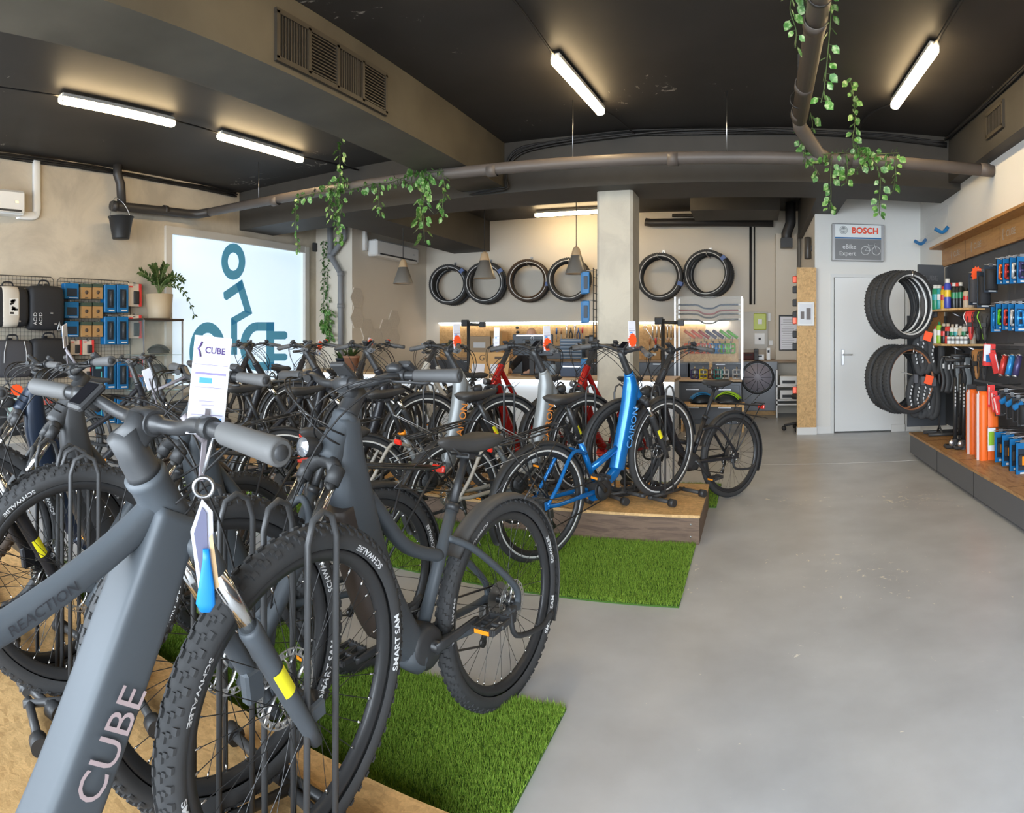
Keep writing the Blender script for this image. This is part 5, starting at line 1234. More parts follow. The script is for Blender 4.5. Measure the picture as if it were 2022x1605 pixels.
# hexagon felt panels
m_hex = mat('hex_felt', (.60, .535, .445), .9, var=.06, scale=40)
R_ = .205; S_ = sqrt_(3) * R_
c0_ = on_x(705, 588, X2 + .010)
for k, (i, j) in enumerate(((0, 0), (0, 1), (1, 1), (1, 2), (2, 2), (3, 1), (3, 2), (4, 1), (4, 2), (0, 3), (2, 3), (1, 3))):
    y = c0_.y + i * 1.5 * R_; z = c0_.z - (j + (.5 if i % 2 else 0)) * S_
    mb = MB(); mb.prism([(R_ * .98 * cos(PI / 3 * q), R_ * .98 * sin(PI / 3 * q)) for q in range(6)], -.01, .010, Matrix.Translation((X2 + .010, y, z)) @ Matrix.Rotation(PI / 2, 4, 'Y') @ Matrix.Rotation(PI / 2, 4, 'Z'))
    tag(mb.build('hexagon_panel', m_hex), 'beige felt hexagon on the wall by the counter, one of the zigzag group', 'wall panel', 'beige hexagon wall panels')
# small wall devices by the window
q = on_y(622, 489, YR); mb = MB(); mb.box(q + Vector((0, -.05, 0)), (.12, .10, .16), bev=.01); sp = tag(mb.build('speaker', m_sat), 'small black loudspeaker on the wall right of the frosted window', 'speaker'); mb = MB(); mb.lathe([(0, 0), (.035, 0), (.04, .006)], q + Vector((.0, -.101, 0)), (0, -1, 0), 16); mb.build('speaker_cone', m_cab, sp)
q = on_y(611, 535, YR); mb = MB(); mb.box(q + Vector((0, -.02, 0)), (.06, .04, .17), bev=.008); it = tag(mb.build('intercom', m_pw), 'small white intercom on the wall right of the frosted window', 'intercom'); mb = MB(); mb.lathe([(0, 0), (.012, 0), (.012, .003), (0, .003)], q + Vector((0, -.04, .05)), (0, -1, 0), 12); mb.build('lens', m_cab, it)
# ================================================================== COUNTER
YC = 8.2; cz = .80; cx0, cx1 = on_y(588, 742, YC).x, on_y(1333, 742, YC).x
m_ctop = wood('counter_wood', (.56, .38, .20), (.44, .27, .13), (1, 9, 9), .4)
mb = MB(); mb.box(((cx0 + cx1) / 2, YC + .32, cz - .02), (cx1 - cx0, .70, .04), bev=.004); ct = tag(mb.build('counter', m_ctop), 'long shop counter with a wooden top and glowing white front', 'counter')
mb = MB(); mb.box(((cx0 + cx1) / 2, YC + .10, (cz - .04) / 2), (cx1 - cx0 - .04, .04, cz - .04)); mb.build('front_panel', mat('counter_front', (.80, .82, .85), .4), ct)
mb = MB(); mb.box(((cx0 + cx1) / 2, YC + .045, cz - .048), (cx1 - cx0 - .06, .018, .012)); mb.build('light_strip', mat('led_cool', (1, 1, 1), .5, emit=(.72, .86, 1.), estr=4.5), ct)
for x in (cx0 + .04, cx1 - .04): mb = MB(); mb.box((x, YC + .38, (cz - .04) / 2), (.04, .52, cz - .04)); mb.build('side_panel', MATS['counter_front'], ct)
def pot(px, py, r, h, label, m, plant=True):
    c = on_y(px, py, YC + .3); c.z = cz; mb = MB(); mb.lathe([(0, 0), (r * .72, 0), (r, h * .85), (r * 1.08, h * .85), (r * 1.08, h), (r * .95, h), (r * .9, h * .8), (0, h * .8)], c, (0, 0, 1), 20); t = tag(mb.build('plant_pot', m), label, 'plant')
    mb = MB()
    for k in range(14): a = random.uniform(0, 2 * PI); leaf(mb, c + Vector((0, 0, h * .85)), (cos(a) * .8, sin(a) * .8, random.uniform(.4, 1.4)), (0, 0, 1), r * random.uniform(1.4, 2.4), r * .6)
    mb.build('leaves', m_leafd, t); return t
pot(694, 735, .13, .24, 'terracotta plant pot on the left end of the counter', mat('terracotta', (.40, .20, .12), .8)); pot(675, 735, .10, .20, 'dark plant pot behind the terracotta pot on the counter', m_pkd)
# wooden card stand
q = on_y(965, 742, YC + .15); q.z = cz; mb = MB(); R3 = Matrix.Rotation(.25, 3, 'X'); mb.box(q + Vector((0, .02, .16)), (.62, .02, .34), Matrix.Rotation(-.25, 3, 'X')); mb.box(q + Vector((0, 0, .012)), (.64, .16, .024)); cs_ = tag(mb.build('card_stand', mat('stand_wood', (.62, .36, .14), .55)), 'wooden leaflet stand with white cards on the counter', 'card stand')
mb = MB(); nv = Vector((0, -cos(.25), sin(.25))); uv = Vector((0, sin(.25), cos(.25)))
for s in (-.16, .13): mb.box(q + Vector((s, 0, .09)) + nv * .018, (.2, .006, .14), Matrix.Rotation(-.25, 3, 'X'))
mb.build('leaflet', m_card, cs_); mb = MB(); text_on(mb, 'G', q + Vector((-.12, .02, .16)) + uv * .09 + nv * .0125, (1, 0, 0), uv, .09); mb.box(q + Vector((.13, .02, .16)) + uv * .09 + nv * .012, (.10, .004, .04), Matrix.Rotation(-.25, 3, 'X')); mb.build('lettering', mat('print_dark', (.10, .07, .05), .6), cs_)
# monitor seen from behind
m0 = on_y(1052, 690, YC + .42); mb = MB(); zt_, zb_ = on_y(1052, 660, YC + .42).z, on_y(1052, 702, YC + .42).z; wm = .62
mb.box((m0.x, m0.y, (zt_ + zb_) / 2), (wm, .035, zt_ - zb_), bev=.008); mo = tag(mb.build('monitor', mat('monitor_slate', (.045, .055, .07), .4)), 'dark monitor seen from behind, standing on the counter in front of the seated person', 'monitor')
mb = MB(); mb.box((m0.x, m0.y - .035, (zt_ + zb_) / 2 - .02), (.3, .04, .20), bev=.01); mb.build('rear_housing', MATS['monitor_slate'], mo)
mb = MB(); mb.box((m0.x, m0.y - .03, (zb_ + cz) / 2), (.07, .03, zb_ - cz + .1)); mb.box((m0.x, m0.y - .02, cz + .008), (.28, .2, .016), bev=.004); mb.build('monitor_stand', m_sat, mo)
mb = MB(); mb.lathe([(.020, 0), (.026, 0), (.026, .003), (.020, .003)], (m0.x, m0.y - .0185, zt_ - .055), (0, -1, 0), 20, closed=True); mb.box((m0.x, m0.y - .02, zt_ - .016), (wm * .8, .004, .02)); mb.build('badge', m_alu, mo)
mb = MB(); mb.box((m0.x + .22, m0.y - .14, cz + .12), (.26, .03, .18), Matrix.Rotation(-.2, 3, 'X'), .006); kt = tag(mb.build('till_terminal', mat('till_slate', (.06, .075, .095), .45)), 'slate blue till screen beside the monitor on the counter', 'till'); mb = MB(); mb.box((m0.x + .22, m0.y - .10, cz + .03), (.18, .14, .06), bev=.006); mb.build('till_base', m_sat, kt)
# seated person behind the counter: bald head, dark sleeve, hand on the counter
def person():
    px_ = on_y(1051, 655, YC + 1.05); X, Y = px_.x, px_.y; zt2 = px_.z + .06
    bm_v = []; bm_e = []; rad = []
    def add(p, r, par=None):
        bm_v.append(Vector(p)); rad.append(r)
        if par is not None: bm_e.append((par, len(bm_v) - 1))
        return len(bm_v) - 1
    pel = add((X, Y + .05, .52), .16); sp1 = add((X, Y + .03, .72), .14, pel); ch = add((X, Y, .98), .165, sp1); nk = add((X, Y, 1.17), .06, ch); hd1 = add((X, Y - .03, 1.26), .075, nk)
    for s in (-1, 1):
        sh = add((X + s * .17, Y, 1.06), .07, ch); el = add((X + s * .28, Y - .16, .88), .05, sh); wr = add((X + s * (.14 if s > 0 else .20), Y - .44, cz + .045), .032, el); hn = add((X + s * (.12 if s > 0 else .18), Y - .51, cz + .04), .036, wr)
        hp_ = add((X + s * .10, Y - .02, .50), .10, pel); kn = add((X + s * .13, Y - .46, .50), .075, hp_); an = add((X + s * .13, Y - .42, .10), .05, kn); ft = add((X + s * .13, Y - .56, .045), .045, an)
    me = bpy.data.meshes.new('person'); me.from_pydata(bm_v, bm_e, [])
    o = bpy.data.objects.new('person', me); C.objects.link(o)
    sk = o.modifiers.new('skin', 'SKIN'); sv = me.skin_vertices[0].data
    for i, r in enumerate(rad): sv[i].radius = (r, r)
    sv[0].use_root = True; sb = o.modifiers.new('sub', 'SUBSURF'); sb.levels = 2; sb.render_levels = 2
    for p in me.polygons: p.use_smooth = True
    dg = bpy.context.evaluated_depsgraph_get(); dg.update(); m2 = bpy.data.meshes.new_from_object(o.evaluated_get(dg)); bpy.data.objects.remove(o)
    m2.materials.append(mat('skin_tone', (.62, .36, .25), .5)); m2.materials.append(mat('dark_sweater', (.035, .032, .035), .85)); m2.materials.append(mat('dark_trousers', (.03, .033, .045), .85))
    for p in m2.polygons:
        p.use_smooth = True; c = p.center; arm_end = c.y < Y - .40 and c.z > .7
        p.material_index = 0 if (c.z > 1.155 or arm_end) else (2 if c.z < .6 else 1)
    o = put(m2, 'person'); tag(o, 'bald person in a dark sweater sitting behind the counter monitor', 'person')
    # head with face
    hc = Vector((X, Y - .035, zt2 - .115)); mb = MB(); n, k = 22, 16; vs = []; fs = []
    for i in range(k + 1):
        t = PI * i / k
        for j in range(n):
            p = 2 * PI * j / n; rz = cos(t); rr = sin(t); wx = .078 * (1 - .18 * max(0, -rz)); wy = .098 * (1 - .15 * max(0, -rz)); vs.append(hc + Vector((wx * rr * cos(p), wy * rr * sin(p), .118 * rz)))
    for i in range(k):
        for j in range(n): fs.append((i * n + j, i * n + n + j, i * n + n + (j + 1) % n, i * n + (j + 1) % n))
    mb.add(vs, fs, True)
    mb.sweep([hc + Vector((0, -.088, .015)), hc + Vector((0, -.108, -.022)), hc + Vector((0, -.096, -.032))], [rsec(.006, .008, 2, 8), rsec(.010, .015, 2, 8), rsec(.006, .012, 2, 8)], (1, 0, 0))
    for s in (-1, 1): mb.ball(hc + Vector((s * .080, .005, -.012)), (.010, .020, .030), 10, 6)
    mb.tube([hc + Vector((0, 0, -.06)), hc + Vector((0, .02, -.22))], .055, 14)
    hd = mb.build('head', MATS['skin_tone'], o); mb = MB()
    for s in (-1, 1): mb = MB(); mb.ball(hc + Vector((s * .030, -.085, .005)), .011, 8, 6); mb.build('eye', mat('eye_dark', (.05, .04, .035), .2), hd)
    mb = MB(); mb.ball(hc + Vector((0, -.082, -.058)), (.024, .008, .006), 10, 6); mb.build('mouth', mat('lip', (.42, .18, .15), .5), hd)
    for s in (-1, 1):
        hx = X + s * (.12 if s > 0 else .18); mb = MB()
        for f in range(4): mb.tube([(hx - .027 + f * .018, Y - .525, cz + .040), (hx - .029 + f * .020, Y - .565, cz + .040), (hx - .029 + f * .020, Y - .60 + abs(f - 1.5) * .008, cz + .016)], [.010, .0095, .008], 8)
        mb.tube([(hx - s * .03, Y - .49, cz + .035), (hx - s * .055, Y - .53, cz + .03), (hx - s * .05, Y - .56, cz + .02)], [.011, .011, .009], 8); mb.build('fingers', MATS['skin_tone'], o)
person()
# stool under the person
q = on_y(1051, 655, YC + 1.05); mb = MB(); mb.lathe([(0, .34), (.19, .34), (.20, .37), (.18, .40), (0, .40)], (q.x, q.y + .05, 0), (0, 0, 1), 24); so = tag(mb.build('stool', m_sat), 'round black stool behind the counter under the seated person', 'stool'); mb = MB(); mb.tube([(q.x, q.y + .05, .03), (q.x, q.y + .05, .35)], .025, 10)
mb.build('post', m_alu, so); mb = MB()
for k in range(5): a = 2 * PI * k / 5; mb.tube([(q.x, q.y + .05, .06), (q.x + .22 * cos(a), q.y + .05 + .22 * sin(a), .02)], .018, 8)
mb.build('foot_star', m_sat, so)
# small things on the counter
q = on_y(1092, 742, YC + .2); mb = MB(); mb.lathe([(0, 0), (.045, 0), (.05, .13), (.04, .15), (.04, .17), (0, .17)], (q.x, q.y, cz), (0, 0, 1), 16); cu = tag(mb.build('spray_bottle', mat('bottle_bluegrey', (.30, .36, .42), .3)), 'grey bottle on the counter right of the seated person', 'bottle'); mb = MB(); mb.lathe([(.03, .17), (.03, .21), (0, .215)], (q.x, q.y, cz), (0, 0, 1), 12); mb.build('cap', m_sat, cu)
q = on_y(1135, 742, YC + .3); mb = MB(); mb.box((q.x, q.y, cz + .10), (.36, .22, .2), bev=.006); pr_ = tag(mb.build('receipt_printer', mat('printer_navy', (.03, .05, .10), .4)), 'dark printer on the counter behind the second red bicycle', 'printer'); mb = MB(); mb.box((q.x, q.y - .112, cz + .14), (.28, .004, .02)); mb.build('paper_slot', m_alu, pr_)

# ================================================================== WORKSHOP BACK WALL
bz = .95; BY = 10.9; w0, w1 = on_y(838, 712, BY).x, on_y(1572, 712, BY).x; sx = on_y(1263, 712, BY).x
m_btop = wood('bench_wood', (.30, .20, .115), (.22, .135, .075), (1, 8, 8), .5); m_bpan = mat('bench_steel', (.085, .090, .10), .35, .3)
mb = MB(); mb.box(((w0 + .41) / 2, BY + .345, bz - .02), (.41 - w0, .69, .04), bev=.004); mb.box(((w1 + .40) / 2, BY + .17, bz - .02), (w1 - .40, .34, .04), bev=.004); wb = tag(mb.build('workbench', m_btop), 'long workbench with a wooden top along the workshop back wall', 'workbench')
xs = [w0 + .03, -4.4, -3.3, -2.2, -1.1, 0.0, .45]
for k in range(6):
    mb = MB(); a, b_ = xs[k] + .012, xs[k + 1] - .012
    mb.box(((a + b_) / 2, BY + .38, .52), (b_ - a, .58, .80), bev=.004); cbt = mb.build('cabinet_unit', m_bpan, wb)
    for j in range(3): mb = MB(); mb.box(((a + b_) / 2, BY + .085, .30 + .25 * j), (b_ - a - .04, .012, .22), bev=.003); dw = mb.build('drawer', m_bpan, wb); mb = MB(); mb.box(((a + b_) / 2, BY + .07, .38 + .25 * j), (.16, .02, .014)); mb.build('drawer_handle', m_alu, dw)
mb = MB(); mb.box(((w0 + .45) / 2, BY + .12, .06), (.45 - w0, .04, .12)); mb.build('kick_board', m_osb2, wb)
mb = MB(); 
for x in (w0 + .03, .82): mb = MB(); mb.box((x, BY + .17, bz / 2 - .02), (.05, .3, bz - .04)); mb.build('leg_panel', m_bpan, wb)
# dark steel panel with a flat wheel figure: black ring, spokes, paler disc
a, b_ = on_y(1466, 715, BY - .02), on_y(1535, 805, BY - .02); mb = MB(); mb.box(((a.x + b_.x) / 2, BY - .01, (a.z + b_.z) / 2 - .02), (b_.x - a.x, .025, a.z - b_.z + .06), bev=.003); pd_ = tag(mb.build('wheel_panel', mat('panel_slate', (.075, .075, .085), .3)), 'dark panel with a flat bicycle wheel figure under the workbench top', 'panel')
mb = MB(); wx = (a.x + b_.x) / 2 + .06
mb.lathe([(.25, 0), (.29, 0), (.29, .004), (.25, .004)], (wx - .10, BY - .024, .66), (0, -1, 0), 36, closed=True)
for k in range(12): t = 2 * PI * k / 12; mb.tube([(wx - .10 + .06 * cos(t), BY - .026, .66 + .06 * sin(t)), (wx - .10 + .25 * cos(t), BY - .026, .66 + .25 * sin(t))], .004, 4)
mb.build('wheel_figure', mat('figure_black', (.012, .012, .014), .4), pd_)
mb = MB(); mb.lathe([(0, 0), (.24, 0), (.24, .001), (0, .001)], (wx - .10, BY - .0235, .66), (0, -1, 0), 32); mb.build('wheel_figure_disc', mat('figure_pale', (.30, .28, .32), .4), pd_)
# splash boards: chipboard left of the column, pegboard right of it
def zy(px, py): return on_y(px, py, YB - .02).z
o0, o1 = on_y(868, 650, YB - .02).x, on_y(1180, 650, YB - .02).x
mb = MB(); mb.box(((o0 + o1) / 2 + .3, YB - .012, (zy(1030, 642) + bz) / 2), (o1 - o0 + .6, .02, zy(1030, 642) - bz)); tag(mb.build('tool_board', m_osb2), 'chipboard tool board behind the workbench, left of the column', 'tool board')
r0, r1 = on_y(1262, 650, YB - .02).x, on_y(1345, 650, YB - .02).x
mb = MB(); mb.box(((r0 + r1) / 2, YB - .012, (zy(1300, 640) + bz) / 2), (r1 - r0 + .9, .02, zy(1300, 640) - bz)); tag(mb.build('tool_board', m_osb2), 'chipboard tool board behind the workbench, right of the column', 'tool board')
for a, b_, lab in ((o0, sx - .9, 'left'), (r0 - .1, r1 + .9, 'right')):
    zz = zy(1030 if lab == 'left' else 1300, 639) + .01; mb = MB(); mb.box(((a + b_) / 2, YB - .05, zz + .03), (b_ - a, .10, .015)); sh = tag(mb.build('light_shelf', m_pw), 'thin white shelf with a light strip above the tool board, %s of the column' % lab, 'shelf')
    mb = MB(); mb.box(((a + b_) / 2, YB - .085, zz + .014), (b_ - a - .04, .02, .014)); mb.build('light_strip', mat('led_white', (1, 1, 1), .5, emit=(1, .96, .88), estr=7), sh)
# hand tools
m_hand = [mat('tool_blue', (.03, .08, .22), .4), mat('tool_red', (.45, .03, .03), .4), m_steel, m_sat, mat('tool_wood', (.34, .17, .07), .6)]
def tool(px, py, kind, mi, label):
    p = on_y(px, py, YB - .045); mb = MB(); h = .20
    if kind == 'screwdriver': mb.tube([p, p + Vector((0, 0, -.11))], [.018, .016], 10); t = mb.build('screwdriver', m_hand[mi]); mb = MB(); mb.tube([p + Vector((0, 0, -.11)), p + Vector((0, 0, -.26))], .006, 8); mb.build('shaft', m_steel, t)
    elif kind == 'spanner':
        mb.tube([p, p + Vector((0, 0, -.20))], .009, 8); mb.lathe([(.014, -.006), (.026, -.006), (.026, .006), (.014, .006)], p + Vector((0, 0, .015)), (0, 1, 0), 14, closed=True); mb.lathe([(.012, -.006), (.022, -.006), (.022, .006), (.012, .006)], p + Vector((0, 0, -.215)), (0, 1, 0), 14, closed=True, arc=(.5, 5.2)); t = mb.build('spanner', m_steel)
    elif kind == 'pliers':
        for s in (-1, 1): mb.tube([p + Vector((s * .006, 0, 0)), p + Vector((-s * .008, 0, -.06)), p + Vector((-s * .03, 0, -.12)), p + Vector((-s * .025, 0, -.20))], .010, 8)
        t = mb.build('pliers', m_hand[mi])
    elif kind == 'ring':
        mb.lathe([(.034, -.004), (.042, -.004), (.042, .004), (.034, .004)], p, (0, 1, 0), 20, closed=True); mb.tube([p + Vector((.02, 0, -.03)), p + Vector((.22, 0, -.34))], .007, 8); t = mb.build('chain_whip', m_steel)
    else:
        mb.lathe([(0, 0), (.028, 0), (.028, .04), (0, .04)], p, (0, -1, 0), 16); t = mb.build('tape_roll', m_hand[mi])
    tm = MB(); tm.tube([p + Vector((0, .03, .012)), p + Vector((0, -.02, .012))], .004, 6); tm.build('peg', m_steel, t); return tag(t, label, 'tool', 'hand tools on the tool board')
for k, (px, py, kd, mi) in enumerate(((1022, 647, 'roll', 3), (1023, 656, 'roll', 3), (1099, 648, 'screwdriver', 0), (1108, 648, 'screwdriver', 4), (1119, 646, 'spanner', 2), (1127, 647, 'pliers', 3), (1135, 646, 'spanner', 2), (1142, 648, 'pliers', 0), (1150, 646, 'screwdriver', 1))):
    tool(px, py, kd, mi, '%s hung on the chipboard left of the column, %s from its left end' % ({'roll': 'black roll', 'screwdriver': ('blue', 'red', 'grey', 'black', 'brown')[mi] + ' handled screwdriver', 'spanner': 'steel spanner', 'pliers': ('blue', 'red', 'grey', 'black', 'brown')[mi] + ' pliers'}[kd], ORD[k]))
for k, (px, py, kd, mi) in enumerate(((1274, 646, 'ring', 2), (1289, 645, 'spanner', 2), (1297, 645, 'spanner', 2), (1304, 645, 'spanner', 2), (1311, 645, 'spanner', 2), (1318, 645, 'spanner', 2), (1325, 645, 'spanner', 2), (1333, 645, 'pliers', 4), (1283, 668, 'screwdriver', 4), (1295, 668, 'screwdriver', 1), (1308, 668, 'pliers', 4), (1320, 668, 'pliers', 4))):
    tool(px, py, kd, mi, '%s hung on the chipboard right of the column, %s one there' % ({'ring': 'ringed chain whip', 'spanner': 'steel spanner', 'pliers': 'brown pliers', 'screwdriver': 'short screwdriver'}[kd], ORD[k]))
# stacked blue parts trays
for k in range(6):
    p = on_y(1131, 706 - 6.2 * k, BY + .3); p.z = bz + .002 + .062 * k; mb = MB(); w_ = .42
    mb.box(p + Vector((0, 0, .030)), (w_, .28, .058), bev=.004); t = tag(mb.build('parts_tray', mat('tray_blue', (.14, .22, .34), .4)), 'blue parts tray in the stack on the workbench, %s from the bottom' % ORD[k], 'tray', 'blue parts trays on the workbench')
    mb = MB(); mb.box(p + Vector((0, -.142, .034)), (w_ * .9, .004, .016)); mb.build('label_strip', mat('tray_pale', (.45, .52, .60), .5), t)
for k, (px, h_, m_) in enumerate(((1160, .42, m_gpipe), (1168, .44, mat('tube_blue', (.20, .26, .36), .4)), (1176, .40, m_gpipe))):
    p = on_y(px, 706, BY + .35); p.z = bz; mb = MB(); mb.lathe([(0, 0), (.045, 0), (.045, h_), (0, h_)], p, (0, 0, 1), 14); t = tag(mb.build('supply_tube', m_), 'upright %s tube on the workbench beside the column' % ('pale grey', 'blue grey', 'grey, nearest the column')[k], 'tube'); mb = MB(); mb.lathe([(.047, h_ - .03), (.047, h_ + .004), (0, h_ + .004)], p, (0, 0, 1), 14); mb.build('cap', m_sat, t)
def crate(px, py, w_, d_, h_, m_, label, name='bench_box', zz=None, YY=None):
    p = on_y(px, py, YY or BY + .35); p.z = bz if zz is None else zz; mb = MB(); mb.box(p + Vector((0, 0, h_ / 2)), (w_, d_, h_), bev=.006); t = tag(mb.build(name, m_), label, 'box'); mb = MB(); mb.box(p + Vector((0, -d_ / 2 - .001, h_ * .6)), (w_ * .5, .003, h_ * .25)); mb.build('label_print', m_letw, t); return t
crate(953, 706, .50, .3, .42, mat('box_card', (.40, .30, .20), .7), 'cardboard box with a pale front on the workbench behind the leaflet stand'); crate(985, 706, .25, .3, .52, m_pkbr, 'tall brown box on the workbench left of the monitor'); crate(1098, 706, .3, .25, .24, m_bpan, 'grey metal box on the workbench beside the blue parts trays')
crate(1290, 708, .3, .25, .16, m_pkbr, 'brown box on the workbench right of the column'); crate(1320, 708, .22, .25, .2, m_bpan, 'grey box on the workbench in front of the chain whip')
# repair stands
def repair_stand(px, YY, ztop, label):
    x = on_y(px, 700, YY).x; mb = MB(); mb.tube([(x, YY, .05), (x, YY, ztop)], .028, 12); t = tag(mb.build('repair_stand', m_sat), label, 'repair stand')
    mb = MB(); mb.tube([(x - .05, YY, ztop - .05), (x + .26, YY - .02, ztop - .06)], .025, 10); mb.box((x - .06, YY, ztop - .03), (.12, .09, .11), bev=.01); mb.box((x + .27, YY - .02, ztop - .06), (.10, .07, .09), bev=.008); mb.build('clamp_head', m_blk, t)
    mb = MB(); mb.box((x, YY, .03), (.5, .36, .05), bev=.01); mb.build('base_plate', m_blk, t); return t
repair_stand(925, 9.7, 1.62, 'black repair stand with a clamp head standing behind the counter'); repair_stand(1309, 9.3, 1.62, 'black repair stand with a clamp head right of the column')
# ---------------- tyres on wall hooks
m_tan = mat('tyre_tan', (.17, .095, .045), .7)
def plain_tyre(R, w, m, stripe):
    return cached(('pt', R, w, m.name), lambda: tire_mesh(R, w, False, m))
def tyre_bundle(px, py, R, n, ax_, Y0, where, step=.09, w=.082, mats=None, tilt=.05, strp=(1, 0, 1, 1)):
    c = on_y(px, py, Y0); a = Vector(ax_).normalized()
    for k in range(n):
        cc = c + a * (step * k) + Vector((random.uniform(-.03, .03), 0, random.uniform(-.02, .01))); m = (mats or [m_rub])[k % len(mats or [1])]
        M = Matrix.Translation(cc) @ Vector((0, 1, 0)).rotation_difference(a + Vector((random.uniform(-tilt, tilt), 0, random.uniform(-tilt, tilt)))).to_matrix().to_4x4()
        t = put(shell_tyre(R, w, m, .085), 'tyre', None, M); tag(t, 'tyre %s, %s' % (where, ('nearest the wall', 'second from the wall', 'third from the wall', 'outermost')[k]), 'tyre', 'tyres ' + where)
        if strp[k]: put(stripe_of(R, w, m_ref), 'reflective_stripe', t)
        if k == n - 1:
            mb = MB(); th = random.choice((3.6, 4.0, .4, 2.4)); mb.box((R * .955 * cos(th), 0, R * .955 * sin(th)), (.09, w * 1.12, .07), Matrix.Rotation(-th, 3, 'Y')); mb.build('paper_band', mat('band_blue', (.10, .16, .38), .5), t)
    p = c + Vector((0, 0, R - .10)); mb = MB(); e_ = p + a * (step * n); wall = Vector((p.x, YB, p.z)); mb.tube([wall, e_, e_ + Vector((0, 0, .05))], .010, 8); mb.tube([wall + Vector((0, -.02, 0)), wall + Vector((0, -.02, .16))], .010, 8); hk = tag(mb.build('wall_hook', m_steel), 'steel wall hook for the tyres ' + where, 'hook', 'steel tyre hooks'); mb = MB(); mb.box(wall + Vector((0, -.008, .14)), (.05, .014, .10)); mb.build('back_plate', m_steel, hk)
def stripe_of(R, w, m):
    def fn():
        mb = MB(); r0 = R - .058
        for s in (-1, 1): mb.lathe([(r0, s * (w * .445 + .002)), (r0 + .009, s * (w * .455 + .0025)), (r0 + .010, s * (w * .457 + .0015))], (0, 0, 0), YAX, 64)
        return mb.mesh('reflective_stripe', m)
    return cached(('so', R, w), fn)
TB = YB - .15; ayb = (.10, -1, 0)
for px, py, wh, mm in ((893, 564, 'on the hook nearest the hexagon wall', [m_rub]), (964, 560, 'on the hook behind the middle pendant lamp', [m_rub]), (1045, 556, 'with brown sides, third hook left of the column', [m_rub2, m_rub, m_tan, m_rub2]), (1125, 553, 'on the hook just left of the column', [m_rub])):
    tyre_bundle(px, py, .40, 4, (.22, -1, 0), TB, wh, mats=mm)
for px, py, wh in ((1308, 547, 'on the hook just right of the column'), (1402, 543, 'on the hook above the clear pedal display')): tyre_bundle(px, py, .42, 4, (-.12, -1, 0), TB, wh)
# ---------------- pendant lamps
def pendant(px, py_top, py_bot, YY, label):
    p = on_y(px, py_bot, YY); zt2 = on_y(px, py_top, YY).z; h_ = zt2 - p.z; r = h_ * .42; mb = MB()
    mb.lathe([(r, 0), (r * .98, .01), (r * .45, h_ * .68), (r * .40, h_ * .68), (r * .94, .006)], p, (0, 0, 1), 28, closed=True); t = tag(mb.build('pendant_lamp', mat('lamp_grey', (.19, .175, .155), .35)), label, 'lamp', 'pendant lamps over the counter')
    mb = MB(); mb.lathe([(r * .46, h_ * .67), (r * .30, h_ * .93), (r * .15, h_), (0, h_)], p, (0, 0, 1), 24); mb.build('wooden_neck', mat('neck_wood', (.55, .38, .22), .5), t)
    mb = MB(); mb.tube([p + Vector((0, 0, h_ * .98)), (p.x, p.y, ZC)], .006, 6); mb.build('cord', m_cab, t)
    mb = MB(); mb.ball(p + Vector((0, 0, h_ * .22)), .045, 14, 10); mb.build('bulb', mat('bulb_warm', (1, 1, 1), .4, emit=(1, .66, .32), estr=5), t)
pendant(796, 512, 560, 8.5, 'grey cone pendant lamp in front of the air conditioner by the counter'); pendant(957, 497, 550, 8.5, 'grey cone pendant lamp in front of the second tyre bundle'); pendant(1138, 487, 541, 8.5, 'grey cone pendant lamp just left of the column')
# ---------------- grid on the column side with blue gloves
mb = MB(); x_ = c0 - .045
for y in (7.30, 7.45, 7.60): mb.tube([(x_, y, .9), (x_, y, 2.17)], .006, 6)
for k in range(14): mb.tube([(x_, 7.28, .92 + .095 * k), (x_, 7.62, .92 + .095 * k)], .004, 6)
for z in (1.0, 2.1): mb.box((c0 - .02, 7.45, z), (.05, .03, .03))
cg = tag(mb.build('side_grid', m_grid), 'narrow dark wire grid fixed to the left side of the concrete column', 'display grid')
for k, z in enumerate((2.03, 1.68, .98)):
    for j in range(2):
        mb = MB(); c = Vector((x_ - .10 - .05 * j, 7.33 + .12 * j, z - .03)); mb.box(c, (.09, .02, .26), bev=.006); t = tag(mb.build('package', m_pkb), 'blue glove pack on the column side grid, %s, %s' % (('top pair', 'middle pair', 'lowest pair')[k], ('in front', 'behind')[j]), 'package', 'blue packs on the column side grid')
        mb = MB(); mb.box(c + Vector((0, -.012, .0)), (.05, .008, .15), bev=.003); mb.build('product', m_pkd, t); mb = MB(); mb.tube([(x_, c.y, z + .11), (c.x - .05, c.y, z + .11)], .004, 6); mb.build('hook', m_steel, t)
# ---------------- clear pedal display
DY = 9.75
d0, d1 = on_y(1333, 586, DY), on_y(1465, 586, DY); zb2 = on_y(1400, 792, DY).z; zs = on_y(1400, 749, DY).z
m_acr = mat('acrylic', (.90, .95, .95), .04, alpha=.07, spec=.4)
mb = MB(); mb.box(((d0.x + d1.x) / 2, DY + .28, zs - .02), (d1.x - d0.x, .56, .03), bev=.003); dp = tag(mb.build('pedal_display', m_ctop), 'clear display case of handlebars and coloured pedals in front of the workbench', 'display case')
for x in (d0.x, d1.x):
    for y in (DY, DY + .55): mb = MB(); mb.box((x, y, (zs + d0.z) / 2), (.025, .025, d0.z - zs)); mb.build('corner_post', m_alu, dp)
mb = MB(); mb.box(((d0.x + d1.x) / 2, DY - .006, (zs + d0.z) / 2 + .12), (d1.x - d0.x, .008, d0.z - zs - .24)); mb.build('clear_panel', m_acr, dp)
mb = MB(); mb.box(((d0.x + d1.x) / 2, DY + .28, d0.z), (d1.x - d0.x, .56, .012)); mb.build('clear_top', m_acr, dp)
